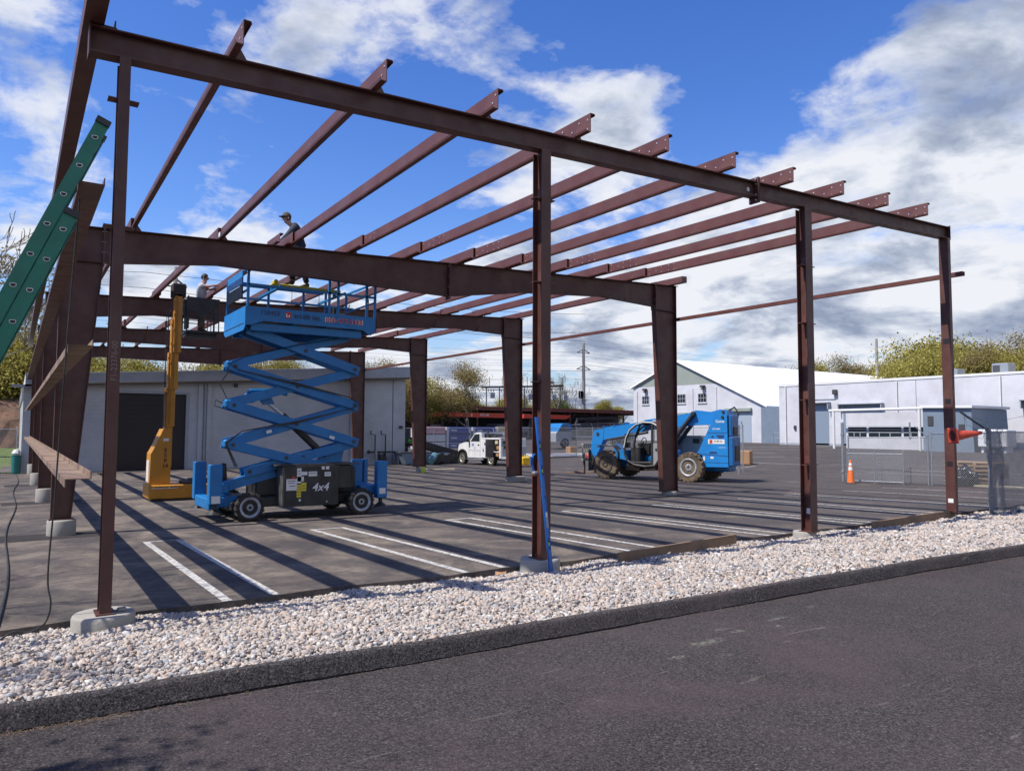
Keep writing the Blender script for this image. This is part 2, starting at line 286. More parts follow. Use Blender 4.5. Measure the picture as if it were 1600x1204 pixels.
# ------------------------------------------------------------------ mesh helpers
ORG = {}
class MB:
    def __init__(s): s.v = []; s.f = []
    def add(s, vs, fs):
        o = len(s.v); s.v += [tuple(v) for v in vs]; s.f += [tuple(i+o for i in f) for f in fs]; return s
    def box(s, x0, x1, y0, y1, z0, z1):
        return s.add([(x0, y0, z0), (x1, y0, z0), (x1, y1, z0), (x0, y1, z0), (x0, y0, z1), (x1, y0, z1), (x1, y1, z1), (x0, y1, z1)],
                     [(0, 3, 2, 1), (4, 5, 6, 7), (0, 1, 5, 4), (1, 2, 6, 5), (2, 3, 7, 6), (3, 0, 4, 7)])
    def bbox(s, x0, x1, y0, y1, z0, z1, b=.01):
        # box with chamfered vertical and horizontal edges (octagonal in all sections)
        xs = (x0, x0+b, x1-b, x1); ys = (y0, y0+b, y1-b, y1); zs = (z0, z0+b, z1-b, z1); V = []; ring = []
        def r(ax, ay, z): return [(xs[1+0]-ax, ys[0]+b-ay if 0 else ys[0]+(b-ay), z)]
        for z, k in ((z0, b), (zs[1], 0), (zs[2], 0), (z1, b)):
            a, c, d, e = x0+k, x1-k, y0+k, y1-k; q = b*.999 if k == 0 else b*.5
            ring.append([(a+q, d, z), (c-q, d, z), (c, d+q, z), (c, e-q, z), (c-q, e, z), (a+q, e, z), (a, e-q, z), (a, d+q, z)])
        vs = [p for rg in ring for p in rg]; fs = [tuple(range(7, -1, -1)), tuple(range(24, 32))]
        for i in range(3):
            for j in range(8): fs.append((i*8+j, i*8+(j+1) % 8, (i+1)*8+(j+1) % 8, (i+1)*8+j))
        return s.add(vs, fs)
    def beam(s, a, b, w, h, up=(0, 0, 1)):
        a = Vector(a); b = Vector(b); d = (b-a).normalized(); u = Vector(up)
        if abs(d.dot(u)) > .98: u = Vector((0, 1, 0))
        r = d.cross(u).normalized(); u = r.cross(d)
        vs = []
        for p in (a, b):
            for i, j in ((-1, -1), (1, -1), (1, 1), (-1, 1)): vs.append(p+r*(i*w/2)+u*(j*h/2))
        return s.add(vs, [(0, 3, 2, 1)[::-1], (4, 5, 6, 7)[::-1], (0, 1, 5, 4)[::-1], (1, 2, 6, 5)[::-1], (2, 3, 7, 6)[::-1], (3, 0, 4, 7)[::-1]])
    def cyl(s, a, b, r0, r1=None, n=12, caps=True):
        if r1 is None: r1 = r0
        a = Vector(a); b = Vector(b); d = (b-a).normalized(); u = Vector((0, 0, 1)) if abs(d.z) < .9 else Vector((1, 0, 0))
        x = d.cross(u).normalized(); y = d.cross(x); vs = []
        for p, r in ((a, r0), (b, r1)):
            for i in range(n):
                t = 2*math.pi*i/n; vs.append(p+x*(math.cos(t)*r)+y*(math.sin(t)*r))
        fs = [(i, (i+1) % n, n+(i+1) % n, n+i) for i in range(n)]
        if caps: fs += [tuple(range(n-1, -1, -1)), tuple(range(n, 2*n))]
        return s.add(vs, fs)
    def tube(s, pts, r, n=6, r1=None):
        pts = [Vector(p) for p in pts]; m = len(pts); vs = []; prev = None
        for k, p in enumerate(pts):
            d = (pts[min(k+1, m-1)]-pts[max(k-1, 0)]).normalized()
            if prev is None:
                u = Vector((0, 0, 1)) if abs(d.z) < .9 else Vector((1, 0, 0)); x = d.cross(u).normalized()
            else: x = (prev-d*prev.dot(d)).normalized()
            prev = x; y = d.cross(x); rr = r if r1 is None else r+(r1-r)*k/(m-1)
            for i in range(n):
                t = 2*math.pi*i/n; vs.append(p+x*(math.cos(t)*rr)+y*(math.sin(t)*rr))
        fs = [(k*n+i, k*n+(i+1) % n, (k+1)*n+(i+1) % n, (k+1)*n+i) for k in range(m-1) for i in range(n)]
        fs += [tuple(range(n-1, -1, -1)), tuple(range((m-1)*n, m*n))]
        return s.add(vs, fs)
    def lathe(s, prof, c=(0, 0, 0), axis='z', n=24):
        vs = []; m = len(prof)
        for (r, h) in prof:
            for i in range(n):
                t = 2*math.pi*i/n; a, b = r*math.cos(t), r*math.sin(t)
                if axis == 'z': q = (a, b, h)
                elif axis == 'x': q = (h, a, b)
                else: q = (a, h, b)
                vs.append((q[0]+c[0], q[1]+c[1], q[2]+c[2]))
        fs = [(k*n+i, k*n+(i+1) % n, (k+1)*n+(i+1) % n, (k+1)*n+i) for k in range(m-1) for i in range(n)]
        if prof[0][0] > 1e-5: fs.append(tuple(range(n-1, -1, -1)))
        if prof[-1][0] > 1e-5: fs.append(tuple(range((m-1)*n, m*n)))
        return s.add(vs, fs)
    def prism(s, poly, a0, a1, axis='y'):
        n = len(poly); vs = []
        for a in (a0, a1):
            for (p, q) in poly:
                vs.append((p, a, q) if axis == 'y' else ((a, p, q) if axis == 'x' else (p, q, a)))
        fs = [tuple(range(n)), tuple(range(2*n-1, n-1, -1))]+[(i, n+i, n+(i+1) % n, (i+1) % n) for i in range(n)]
        return s.add(vs, fs)
    def strip(s, path, w, y0, y1):
        """flat bar of thickness w following an x-z polyline, between y0 and y1"""
        P = [Vector((p[0], p[1])) for p in path]; n = len(P); L = []; Rr = []
        for i, p in enumerate(P):
            d = (P[min(i+1, n-1)]-P[max(i-1, 0)]).normalized(); nn = Vector((-d.y, d.x)); L.append(p+nn*w/2); Rr.append(p-nn*w/2)
        return s.prism([tuple(q) for q in L]+[tuple(q) for q in reversed(Rr)], y0, y1, 'y')
    def build(s, name, m, parent=None, label=None, cat=None, group=None, kind=None, smooth=False, world=True, org=None):
        if parent is not None:
            off = Vector(ORG.get(parent.name, (0, 0, 0))) if world else Vector((0, 0, 0))
        else:
            if org is None:
                A = np.array(s.v); org = ((A[:, 0].min()+A[:, 0].max())/2, (A[:, 1].min()+A[:, 1].max())/2, A[:, 2].min())
            off = Vector(org)
        me = bpy.data.meshes.new(name); A = np.array(s.v)-np.array(off); me.from_pydata(A.tolist(), [], s.f)
        me.validate(); me.materials.append(m)
        o = bpy.data.objects.new(name, me); COL.objects.link(o)
        if parent is not None: o.parent = parent; ORG[o.name] = tuple(off)
        else: o.location = off; ORG[o.name] = tuple(off)
        bm_fix(me)
        if smooth:
            me.shade_smooth()
            try: me.set_sharp_from_angle(angle=R_(38))
            except Exception: pass
        tag(o, label, cat, group, kind); return o
import bmesh
def bm_fix(me):
    if len(me.polygons) > 60000: return
    b = bmesh.new(); b.from_mesh(me); bmesh.ops.delete(b, geom=[v for v in b.verts if not v.link_faces], context='VERTS'); bmesh.ops.recalc_face_normals(b, faces=b.faces); b.to_mesh(me); b.free()
def tag(o, label=None, cat=None, group=None, kind=None):
    if label: o['label'] = label
    if cat: o['category'] = cat
    if group: o['group'] = group
    if kind: o['kind'] = kind
def thing(name, loc, label, cat, group=None, rz=0):
    o = bpy.data.objects.new(name, None); COL.objects.link(o); o.location = loc; o.rotation_euler = (0, 0, rz)
    o.empty_display_size = .2; ORG[o.name] = tuple(loc); tag(o, label, cat, group); return o
def copy_tree(o, parent=None, loc=None, rz=None, scale=None, label=None, cat=None):
    c = o.copy(); COL.objects.link(c); c.parent = parent
    if parent is None:
        c.location = loc
        if rz is not None: c.rotation_euler = (0, 0, rz)
        if scale is not None: c.scale = scale
        if label: c['label'] = label
    for ch in o.children: copy_tree(ch, c)
    return c
def text(name, s, size, m, parent, M, depth=.004, world=False, shear=0):
    """M: 4x4 matrix placing the text plane (x right, y up, z out)"""
    cu = bpy.data.curves.new(name+'_c', 'FONT'); cu.body = s; cu.size = size; cu.extrude = depth; cu.align_x = 'CENTER'; cu.align_y = 'CENTER'; cu.shear = shear; cu.offset = size*.012
    to = bpy.data.objects.new(name+'_t', cu); COL.objects.link(to); dg = bpy.context.evaluated_depsgraph_get()
    me = bpy.data.meshes.new_from_object(to.evaluated_get(dg)); bpy.data.objects.remove(to); me.name = name
    off = Matrix.Translation(-Vector(ORG.get(parent.name, (0, 0, 0)))) if world else Matrix.Identity(4)
    me.transform(off @ M); me.materials.clear(); me.materials.append(m)
    o = bpy.data.objects.new(name, me); COL.objects.link(o); o.parent = parent; ORG[o.name] = ORG.get(parent.name, (0, 0, 0)); return o
def plane_m(o, right, up):
    r = Vector(right).normalized(); u = Vector(up).normalized(); n = r.cross(u)
    return Matrix(((r.x, u.x, n.x, o[0]), (r.y, u.y, n.y, o[1]), (r.z, u.z, n.z, o[2]), (0, 0, 0, 1)))

# ------------------------------------------------------------------ ground
def gy(y): return float(np.interp(y, [0, 8.57, 17.2, 25.8, 34], [-.05, -.24, -.34, -.41, -.45]))
def g(x, y):
    t = min(max((x-30)/30, 0), 1); t = t*t*(3-2*t)
    return gy(y)*(1-t)+.42*t
def edge_y(x):          # where the lot pavement stops and the gravel begins
    return .42+.10*math.sin(x*.9)*.5+.05*math.sin(x*2.7+1)
xs = list(np.concatenate([np.arange(-30, -3, 1.5), np.arange(-3, 24, .5), np.arange(24, 62, 2), np.arange(62, 190, 8)]))
ysr = list(np.concatenate([np.arange(0, 40, 1.0), np.arange(40, 160, 6)]))
m_ = MB(); vs = []; nx = len(xs)
for j, yy in enumerate(ysr):
    for x in xs:
        y = edge_y(x)+yy if yy < 1 else yy+.45
        vs.append((x, y, g(x, y)))
fs = [(j*nx+i, j*nx+i+1, (j+1)*nx+i+1, (j+1)*nx+i) for j in range(len(ysr)-1) for i in range(nx-1)]
o0 = len(vs)
for x in xs: vs.append((x, edge_y(x)-.015, -.32))
fs += [(o0+i, o0+i+1, i+1, i) for i in range(nx-1)]
m_.add(vs, fs); m_.build('parking_lot', LOT, kind='structure', org=(0, 0, 0))
# kerb line
KX = [-14, -6, -.74, .7, 2.6, 5.8, 8.5, 10.95, 14, 18, 24, 40, 80]; KY = [-2.6, -2.72, -2.88, -2.98, -3.09, -3.2, -3.3, -3.45, -3.72, -4.2, -5.1, -8.2, -18]
def ky(x): return float(np.interp(x, KX, KY))
kxs = list(np.arange(-14, -2, .25))+list(np.arange(-2, 14, .06))+list(np.arange(14, 40, .25))+list(np.arange(40, 81, 2))
rng = np.random.default_rng(3)
def kyn(x): 
    return ky(x-.6)*.25+ky(x)*.5+ky(x+.6)*.25
prof = [(.02, .07), (.012, .103), (-.004, .112), (.006, .14), (.018, .18), (.030, .215), (.040, .232), (.058, .241), (.085, .240), (.12, .228), (.15, .20), (.165, .05)]
kb = MB(); vs = []; n = len(prof)
for x in kxs:
    y = kyn(x); w = .005*math.sin(x*3.1)+.003*math.sin(x*9.7)+rng.normal(0, .003)
    for (dy, z) in prof: vs.append((x, y+dy+w*(1 if dy < .05 else .6), z+(.004*math.sin(x*2.3)+rng.normal(0, .0015))*(z > .1)))
kb.add(vs, [(k*n+i, (k+1)*n+i, (k+1)*n+i+1, k*n+i+1) for k in range(len(kxs)-1) for i in range(n-1)])
kb.build('kerb', KERBM, kind='structure', smooth=True, org=(0, 0, 0))
rd = MB(); vs = []
for x in kxs: vs += [(x, kyn(x)+.05, .1), (x, -60, .1)]
rd.add(vs, [(2*i, 2*i+1, 2*i+3, 2*i+2) for i in range(len(kxs)-1)]); rd.build('road', ROAD, kind='structure', org=(0, 0, 0))
# gravel bed
def gz(x, y):
    t = (y-(kyn(x)+.15))/(edge_y(x)-kyn(x)-.15); t = min(max(t, 0), 1)
    return .205-.345*t**1.25+.012*math.sin(x*2.1+y*3)+.012*math.sin(x*5.3-y*2)
gb = MB(); vs = []; gx = list(np.arange(-14, 30, .25))+list(np.arange(30, 80, 2)); K = 13
for x in gx:
    for k in range(K):
        y = kyn(x)+.12+(edge_y(x)+.02-kyn(x)-.12)*k/(K-1); vs.append((x, y, gz(x, y)-.02))
gb.add(vs, [(i*K+k, (i+1)*K+k, (i+1)*K+k+1, i*K+k+1) for i in range(len(gx)-1) for k in range(K-1)])
gb.build('gravel_ground', GRAVB, kind='structure', org=(0, 0, 0))
# individual crushed stones, one uncountable mass
def stones():
    rg = np.random.default_rng(11)
    bm = bmesh.new(); bmesh.ops.create_icosphere(bm, subdivisions=1, radius=1); base = np.array([v.co[:] for v in bm.verts]); bf = np.array([[v.index for v in f.verts] for f in bm.faces]); bm.free()
    variants = []
    for k in range(24):
        v = base*(1+rg.normal(0, .27, (len(base), 1))); v = v*np.array([1.1, rg.uniform(.6, .95), rg.uniform(.45, .8)]); variants.append(v)
    pos = []
    def scatter(x0, x1, dens, rs):
        N = int((x1-x0)*3.6*dens)
        X = rg.uniform(x0, x1, N); T = rg.uniform(-.01, 1.01, N)
        for x, t in zip(X, T):
            k = kyn(x)+.12; e = edge_y(x); y = k+(e-k)*t
            if e-k > 3.2*1.0 and rg.uniform() > 1: continue
            pos.append((x, y, gz(x, y), rs*min(2.1, rg.lognormal(0, .36))))
    scatter(-2.6, 2.2, 2300, .0165); scatter(2.2, 6, 1800, .0175); scatter(6, 11, 1300, .019); scatter(11, 18, 760, .0235); scatter(18, 30, 200, .035)
    n = len(pos); nv = len(base); V = np.zeros((n*nv, 3)); Fc = np.zeros((n*len(bf), 3), int)
    for i, (x, y, z, r) in enumerate(pos):
        a, b, c = rg.uniform(0, 6.28), rg.normal(0, .45), rg.normal(0, .45)
        ca, sa, cb_, sb, cc, sc = math.cos(a), math.sin(a), math.cos(b), math.sin(b), math.cos(c), math.sin(c)
        M = np.array([[ca, -sa, 0], [sa, ca, 0], [0, 0, 1]]) @ np.array([[1, 0, 0], [0, cb_, -sb], [0, sb, cb_]]) @ np.array([[cc, 0, sc], [0, 1, 0], [-sc, 0, cc]])
        V[i*nv:(i+1)*nv] = (variants[i % 24]*r) @ M.T+np.array([x, y, z+rg.uniform(-.012, .016)])
        Fc[i*len(bf):(i+1)*len(bf)] = bf+i*nv
    me = bpy.data.meshes.new('gravel_stones'); me.vertices.add(len(V)); me.vertices.foreach_set('co', V.ravel())
    me.loops.add(Fc.size); me.loops.foreach_set('vertex_index', Fc.ravel().astype(np.int32))
    me.polygons.add(len(Fc)); me.polygons.foreach_set('loop_start', np.arange(0, Fc.size, 3, dtype=np.int32)); me.polygons.foreach_set('loop_total', np.full(len(Fc), 3, dtype=np.int32))
    me.update(calc_edges=True); me.validate(); me.materials.append(GRAVM)
    o = bpy.data.objects.new('gravel_stones', me); COL.objects.link(o)
    tag(o, 'pale crushed stone filling the strip between the asphalt kerb and the parking lot', 'gravel', None, 'stuff')
stones()
# far land, grass on the left
ld = MB(); ld.box(-1500, 1500, -1500, 2500, -1.6, -1.2); ld.build('far_land', mat('far_land_soil', (.10, .10, .05), .9, 0, .3, .05), kind='structure', org=(0, 0, -1.6))
ld = MB(); vs = []; 
for j, y in enumerate(np.arange(35.4, 64, 2)):
    for x in (-30, -2.2, -.9, -.3): vs.append((x+(.2*math.sin(y) if x == -2.2 else 0), y, gy(y)+.02+max(0, y-44)*.10))
ld.add(vs, [(j*4+i, j*4+i+1, j*4+i+5, j*4+i+4) for j in range(14) for i in range(3)]); ld.build('grass_lawn', GRASSM, kind='structure', org=(0, 0, 0))
ld = MB(); ld.add([(-1.75, 35.6, gy(36)+.04), (-.45, 35.6, gy(36)+.04), (-.2, 43, gy(43)+.05), (-1.0, 43, gy(43)+.05)], [(0, 1, 2, 3)])
ld.build('gravel_path', GRAVB, kind='structure', org=(0, 0, 0))
ld = MB(); vs = []; rg = np.random.default_rng(5)
BX = list(np.linspace(-30, 8, 60))
for k, (yy, zz) in enumerate(((52, .2), (53, 1.3), (54, 2.4), (55.5, 3.6), (58, 4.0), (75, 4.6))):
    for x in BX: vs.append((x, yy+rg.normal(0, .2), zz+rg.normal(0, .15)))
ld.add(vs, [(k*60+i, k*60+i+1, (k+1)*60+i+1, (k+1)*60+i) for k in range(5) for i in range(59)])
ld.build('leaf_litter_bank', mat('leaf_litter', (.16, .085, .055), .95, 0, .5, 3, .5, 10, (.05, .045, .03), .8, .8), kind='structure', org=(0, 0, 0))

# ------------------------------------------------------------------ painted lines, patches
def ground_quad(m, x0, y0, x1, y1, w, along='y', dz=.006):
    n = 8; vs = []
    for i in range(n+1):
        t = i/n; x = x0+(x1-x0)*t; y = y0+(y1-y0)*t; d = Vector((x1-x0, y1-y0)).normalized(); p = Vector((-d.y, d.x))*w/2
        for s in (1, -1): vs.append((x+p.x*s, y+p.y*s, g(x+p.x*s, y+p.y*s)+dz))
    m.add(vs, [(2*i, 2*i+1, 2*i+3, 2*i+2) for i in range(n)])
pl = MB(); SC = .8878
stalls = [(1.25, 1.77), (4.23, 4.85), (7.25, 7.84), (10.50, 10.95), (13.46, 13.88), (16.33, 16.99), (19.18, 19.6)]
for a, b in stalls[:4]:
    for x in (a, b): ground_quad(pl, x, edge_y(x)+.01, x, 6.32, .105)
    ground_quad(pl, a-.05, 6.36, b+.05, 6.36, .09)
for x in (13.5, 13.95, 16.38, 16.99, 19.2, 19.7, 22.4, 24.8): ground_quad(pl, x, edge_y(x)+.01, x, 6.3, .10)
# markings of the far lot
for (x0, y0, x1, y1) in ((40, 31, 44, 24), (42, 36, 47, 27), (46, 40, 52, 28), (38, 22, 38.2, 18.4), (44, 42, 50, 33), (33, 19.5, 35.5, 19.9), (50, 40, 58, 28), (34.5, 12.5, 34.5, 4), (37, 12, 37, 4)):
    ground_quad(pl, x0, y0, x1, y1, .14)
pl.build('parking_lines', LINE, kind='structure', org=(0, 0, 0))
pt = MB()
for (x, y) in ((0.05, 8.57), (0.05, 17.2), (0.05, 25.8)):
    vs = [(x-1.0, y-.75, 0), (x+.9, y-.6, 0), (x+.95, y+.45, 0), (x-1.05, y+.3, 0)]; pt.add([(a, b, g(a, b)+.004) for a, b, _ in vs], [(0, 1, 2, 3)])
for (x, y) in ((16.5, 8.57), (16.5, 17.2)):
    vs = [(x-1.2, y-.7, 0), (x+1.2, y-.7, 0), (x+1.2, y+.7, 0), (x-1.2, y+.7, 0)]; pt.add([(a, b, g(a, b)+.004) for a, b, _ in vs], [(0, 1, 2, 3)])
pt.build('asphalt_patches', PATCH, kind='structure', org=(0, 0, 0))
# dry pine litter swept against the kerb
sp = MB(); rg = np.random.default_rng(21)
for i in range(520):
    x = rg.choice([rg.uniform(-.75, -.1), rg.uniform(-.75, .6), rg.uniform(8.5, 11), rg.uniform(-.7, 9)], p=[.4, .2, .2, .2]); y = kyn(x)+.005-abs(rg.normal(0, .045)); a = rg.uniform(0, 3.14); L = rg.uniform(.008, .03)
    sp.beam((x, y, .103), (x+math.cos(a)*L, y+math.sin(a)*L*.5, .104+rg.uniform(0, .006)), .0022, .0015)
sp.build('dry_leaf_litter', mat('dry_litter', (.22, .15, .10), .9, 0, .4, 30), None, 'thin scatter of dry brown litter along the foot of the asphalt kerb', 'litter', kind='stuff', org=(0, 0, .1))

# ================================================================== STEEL STRUCTURE
SL = .0416
ORD = ['first', 'second', 'third', 'fourth', 'fifth', 'sixth', 'seventh', 'eighth', 'ninth', 'tenth', 'eleventh', 'twelfth', 'thirteenth', 'fourteenth', 'fifteenth', 'sixteenth', 'seventeenth', 'eighteenth', 'nineteenth', 'twentieth']
FY = [8.57, 17.23, 25.82, 33.95]
BN = ['front bay', 'second bay', 'third bay', 'rearmost bay']
def ztop(x): return 5.757+SL*x
def zrake(x): return 5.4276+SL*x       # underside of the rake beam
# ---- piers (concrete bases)
def pier(x, y, r, z0, z1, label, square=False):
    m = MB()
    if square: m.bbox(x-r, x+r, y-r, y+r, z0, z1, .02)
    else: m.lathe([(r*.97, z0), (r, z0+.02), (r, z1-.03), (r*.965, z1-.008), (r*.93, z1)], (x, y, 0), n=32)
    m.build('concrete_pier', CONC, None, label, 'concrete pier', smooth=True, group='concrete piers under the steel columns')
pier(.03, .02, .27, -.25, .07, 'round concrete pier in the gravel under the slender leftmost front column')
pier(5.18, .06, .27, -.25, .10, 'round concrete pier in the gravel under the column with the blue level')
pier(11.12, .1, .2, -.3, .015, 'low concrete footing under the third front column beside the gravel')
for k, nm in enumerate(('nearest', 'second', 'third', 'farthest')):
    pier(.08, FY[k], (.245, .245, .245, .24)[k], gy(FY[k])-.1, .055, '%s round concrete pier of the left-hand column row' % nm)
pier(16.50, FY[0], .24, gy(FY[0])-.1, -.115, 'round concrete pier under the right leg of the first frame near the telehandler')
pier(16.52, FY[1], .30, gy(FY[1])-.1, -.115, 'square concrete pier under the right leg of the second frame', True)
pier(16.55, FY[2], .24, gy(FY[2])-.1, -.125, 'round concrete pier with a lime container beside it, right leg of the third frame')
pier(16.55, FY[3], .24, gy(FY[3])-.1, -.13, 'farthest round concrete pier of the right-hand column row')
# ---- end wall columns
def girt_clips(t, x, zs, w):
    for z in zs:
        m = MB(); m.box(x-w, x+w, -.09, .03, z, z+.012); m.build('girt_clip', STEEL, t)
def end_column(x, zb, zt, w, d, label, zs, sticker=None, cut=.02):
    t = thing('steel_column', (x, 0, zb), label, 'steel column', 'end wall columns along the gravel')
    m = MB(); m.box(x-w/2, x+w/2, -d/2, -d/2+.012, zb+.015, zt); m.build('front_flange', STEEL, t)
    m = MB(); m.box(x-w/2, x+w/2, d/2-.012, d/2, zb+.015, zt-cut); m.build('rear_flange', STEEL, t)
    m = MB(); m.box(x-.005, x+.005, -d/2+.012, d/2-.012, zb+.015, zt); m.build('web', STEEL, t)
    m = MB(); m.box(x-w/2-.03, x+w/2+.03, -d/2-.03, d/2+.03, zb, zb+.015)
    for sx in (-1, 1):
        for sy in (-1, 1): m.cyl((x+sx*w*.3, sy*d*.28, zb+.015), (x+sx*w*.3, sy*d*.28, zb+.06), .013, n=6)
    m.build('base_plate', STEEL, t)
    girt_clips(t, x, zs, w/2+.085)
    for z in zs:
        m = MB(); m.box(x-.03, x-.006, -.05, .05, z+.03, z+.17); m.build('bracket', STEEL2, t)
    if sticker:
        m = MB(); m.bbox(x-.009-.0, x-.006, -.045, .045, sticker, sticker+.1, .001); m.build('sticker', WPLAS, t)
    return t
c1 = end_column(0.03, .07, zrake(0)-.002, .10, .20, 'slender leftmost dark red steel column on the round pier in the gravel', (3.75, 5.0))
text('stamped_mark', 'F1-23376-00', .075, mat('chalk_mark', (.30, .20, .17), .8), c1, plane_m((0.03, -.106, 2.45), (0, 0, 1), (-1, 0, 0)), .001, world=True)
end_column(5.155, .10, zrake(5.155)-.002, .155, .21, 'dark red steel column with a blue spirit level leaning on it, on a round pier', (1.2, 2.45, 3.8, 4.95))
end_column(11.12, .015, zrake(11.12)-.002, .20, .20, 'dark red steel column standing right of the telehandler at the gravel edge', (1.2, 2.36, 3.75, 4.8), .33)
# corner column: channel with its web to the left
t = thing('steel_column', (16.32, 0, .06), 'rightmost front corner steel column with an orange road cone tied to it', 'steel column', 'end wall columns along the gravel')
x = 16.27; zt = zrake(16.3)-.002
m = MB(); m.box(x, x+.012, -.1, .1, .06, zt); m.build('web', STEEL, t)
m = MB(); m.box(x+.012, x+.11, -.1, -.088, .06, zt); m.build('front_flange', STEEL, t)
m = MB(); m.box(x+.012, x+.11, .088, .1, .06, zt); m.build('rear_flange', STEEL, t)
m = MB(); m.box(x-.04, x+.15, -.13, .13, .04, .06); m.build('base_plate', STEEL, t)
for z in (1.05, 2.42, 3.75):
    m = MB(); m.box(x-.004, x-.001, -.062, .062, z, z+.11); m.build('clip_slot', BLKT, t)
m = MB(); m.bbox(x-.004, x-.001, -.055, .055, .26, .35, .001); m.build('sticker', WPLAS, t)
# ---- rake beam
t = thing('rake_beam', (-.25, 0, zrake(0)), 'long dark red sloping beam on top of the front row of columns', 'steel beam')
XL, XR = -.27, 16.42; D = .262
def para(m, xa, xb, y0, y1, za, zb):
    a = (xa, zrake(xa)+za); b = (xb, zrake(xb)+za); c = (xb, zrake(xb)+zb); d = (xa, zrake(xa)+zb)
    m.prism([a, b, c, d], y0, y1, 'y')
m = MB(); para(m, XL, XR, -.085, .085, 0, .014); m.build('bottom_flange', STEEL, t)
m = MB(); para(m, XL, XR, -.085, .085, D-.014, D); m.build('top_flange', STEEL, t)
m = MB(); para(m, XL, XR, -.005, .005, .014, D-.014); m.build('web', STEEL, t)
for xe in (XL-.014, XR):
    m = MB(); para(m, xe, xe+.014, -.09, .09, -.03, D+.03); m.build('end_plate', STEEL, t)
for xe in (9.70, 9.73):
    m = MB(); para(m, xe, xe+.016, -.10, .10, -.10, D+.08); p_ = m.build('splice_plate', STEEL, t)
m = MB()
for dz in (-.06, .04, .22, .31):
    for yy in (-.06, .06): m.cyl((9.67, yy, zrake(9.7)+dz), (9.78, yy, zrake(9.7)+dz), .013, n=6)
m.build('bolts_or_hole_discs', ZINC, t)
m = MB(); m.lathe([(.0, -.008), (.038, -.007), (.038, 0)], (9.55, 0, zrake(9.6)+.12), 'y', 16); m.build('sticker', WPLAS, t)
for xe in (5.155, 11.12):
    m = MB(); para(m, xe+.11, xe+.26, -.05, .05, -.09, -.002); m.prism([(xe+.10, zrake(xe)-.14), (xe+.22, zrake(xe)-.01), (xe+.10, zrake(xe)-.01)], -.006, .006, 'y')
m = MB(); m.box(-.28, -.05, -.07, .07, zrake(0)+D+.006, zrake(0)+D+.018); m.box(-.07, -.058, -.06, .06, zrake(0)+D+.018, zrake(0)+D+.09); m.build('eave_clip', STEEL, t)
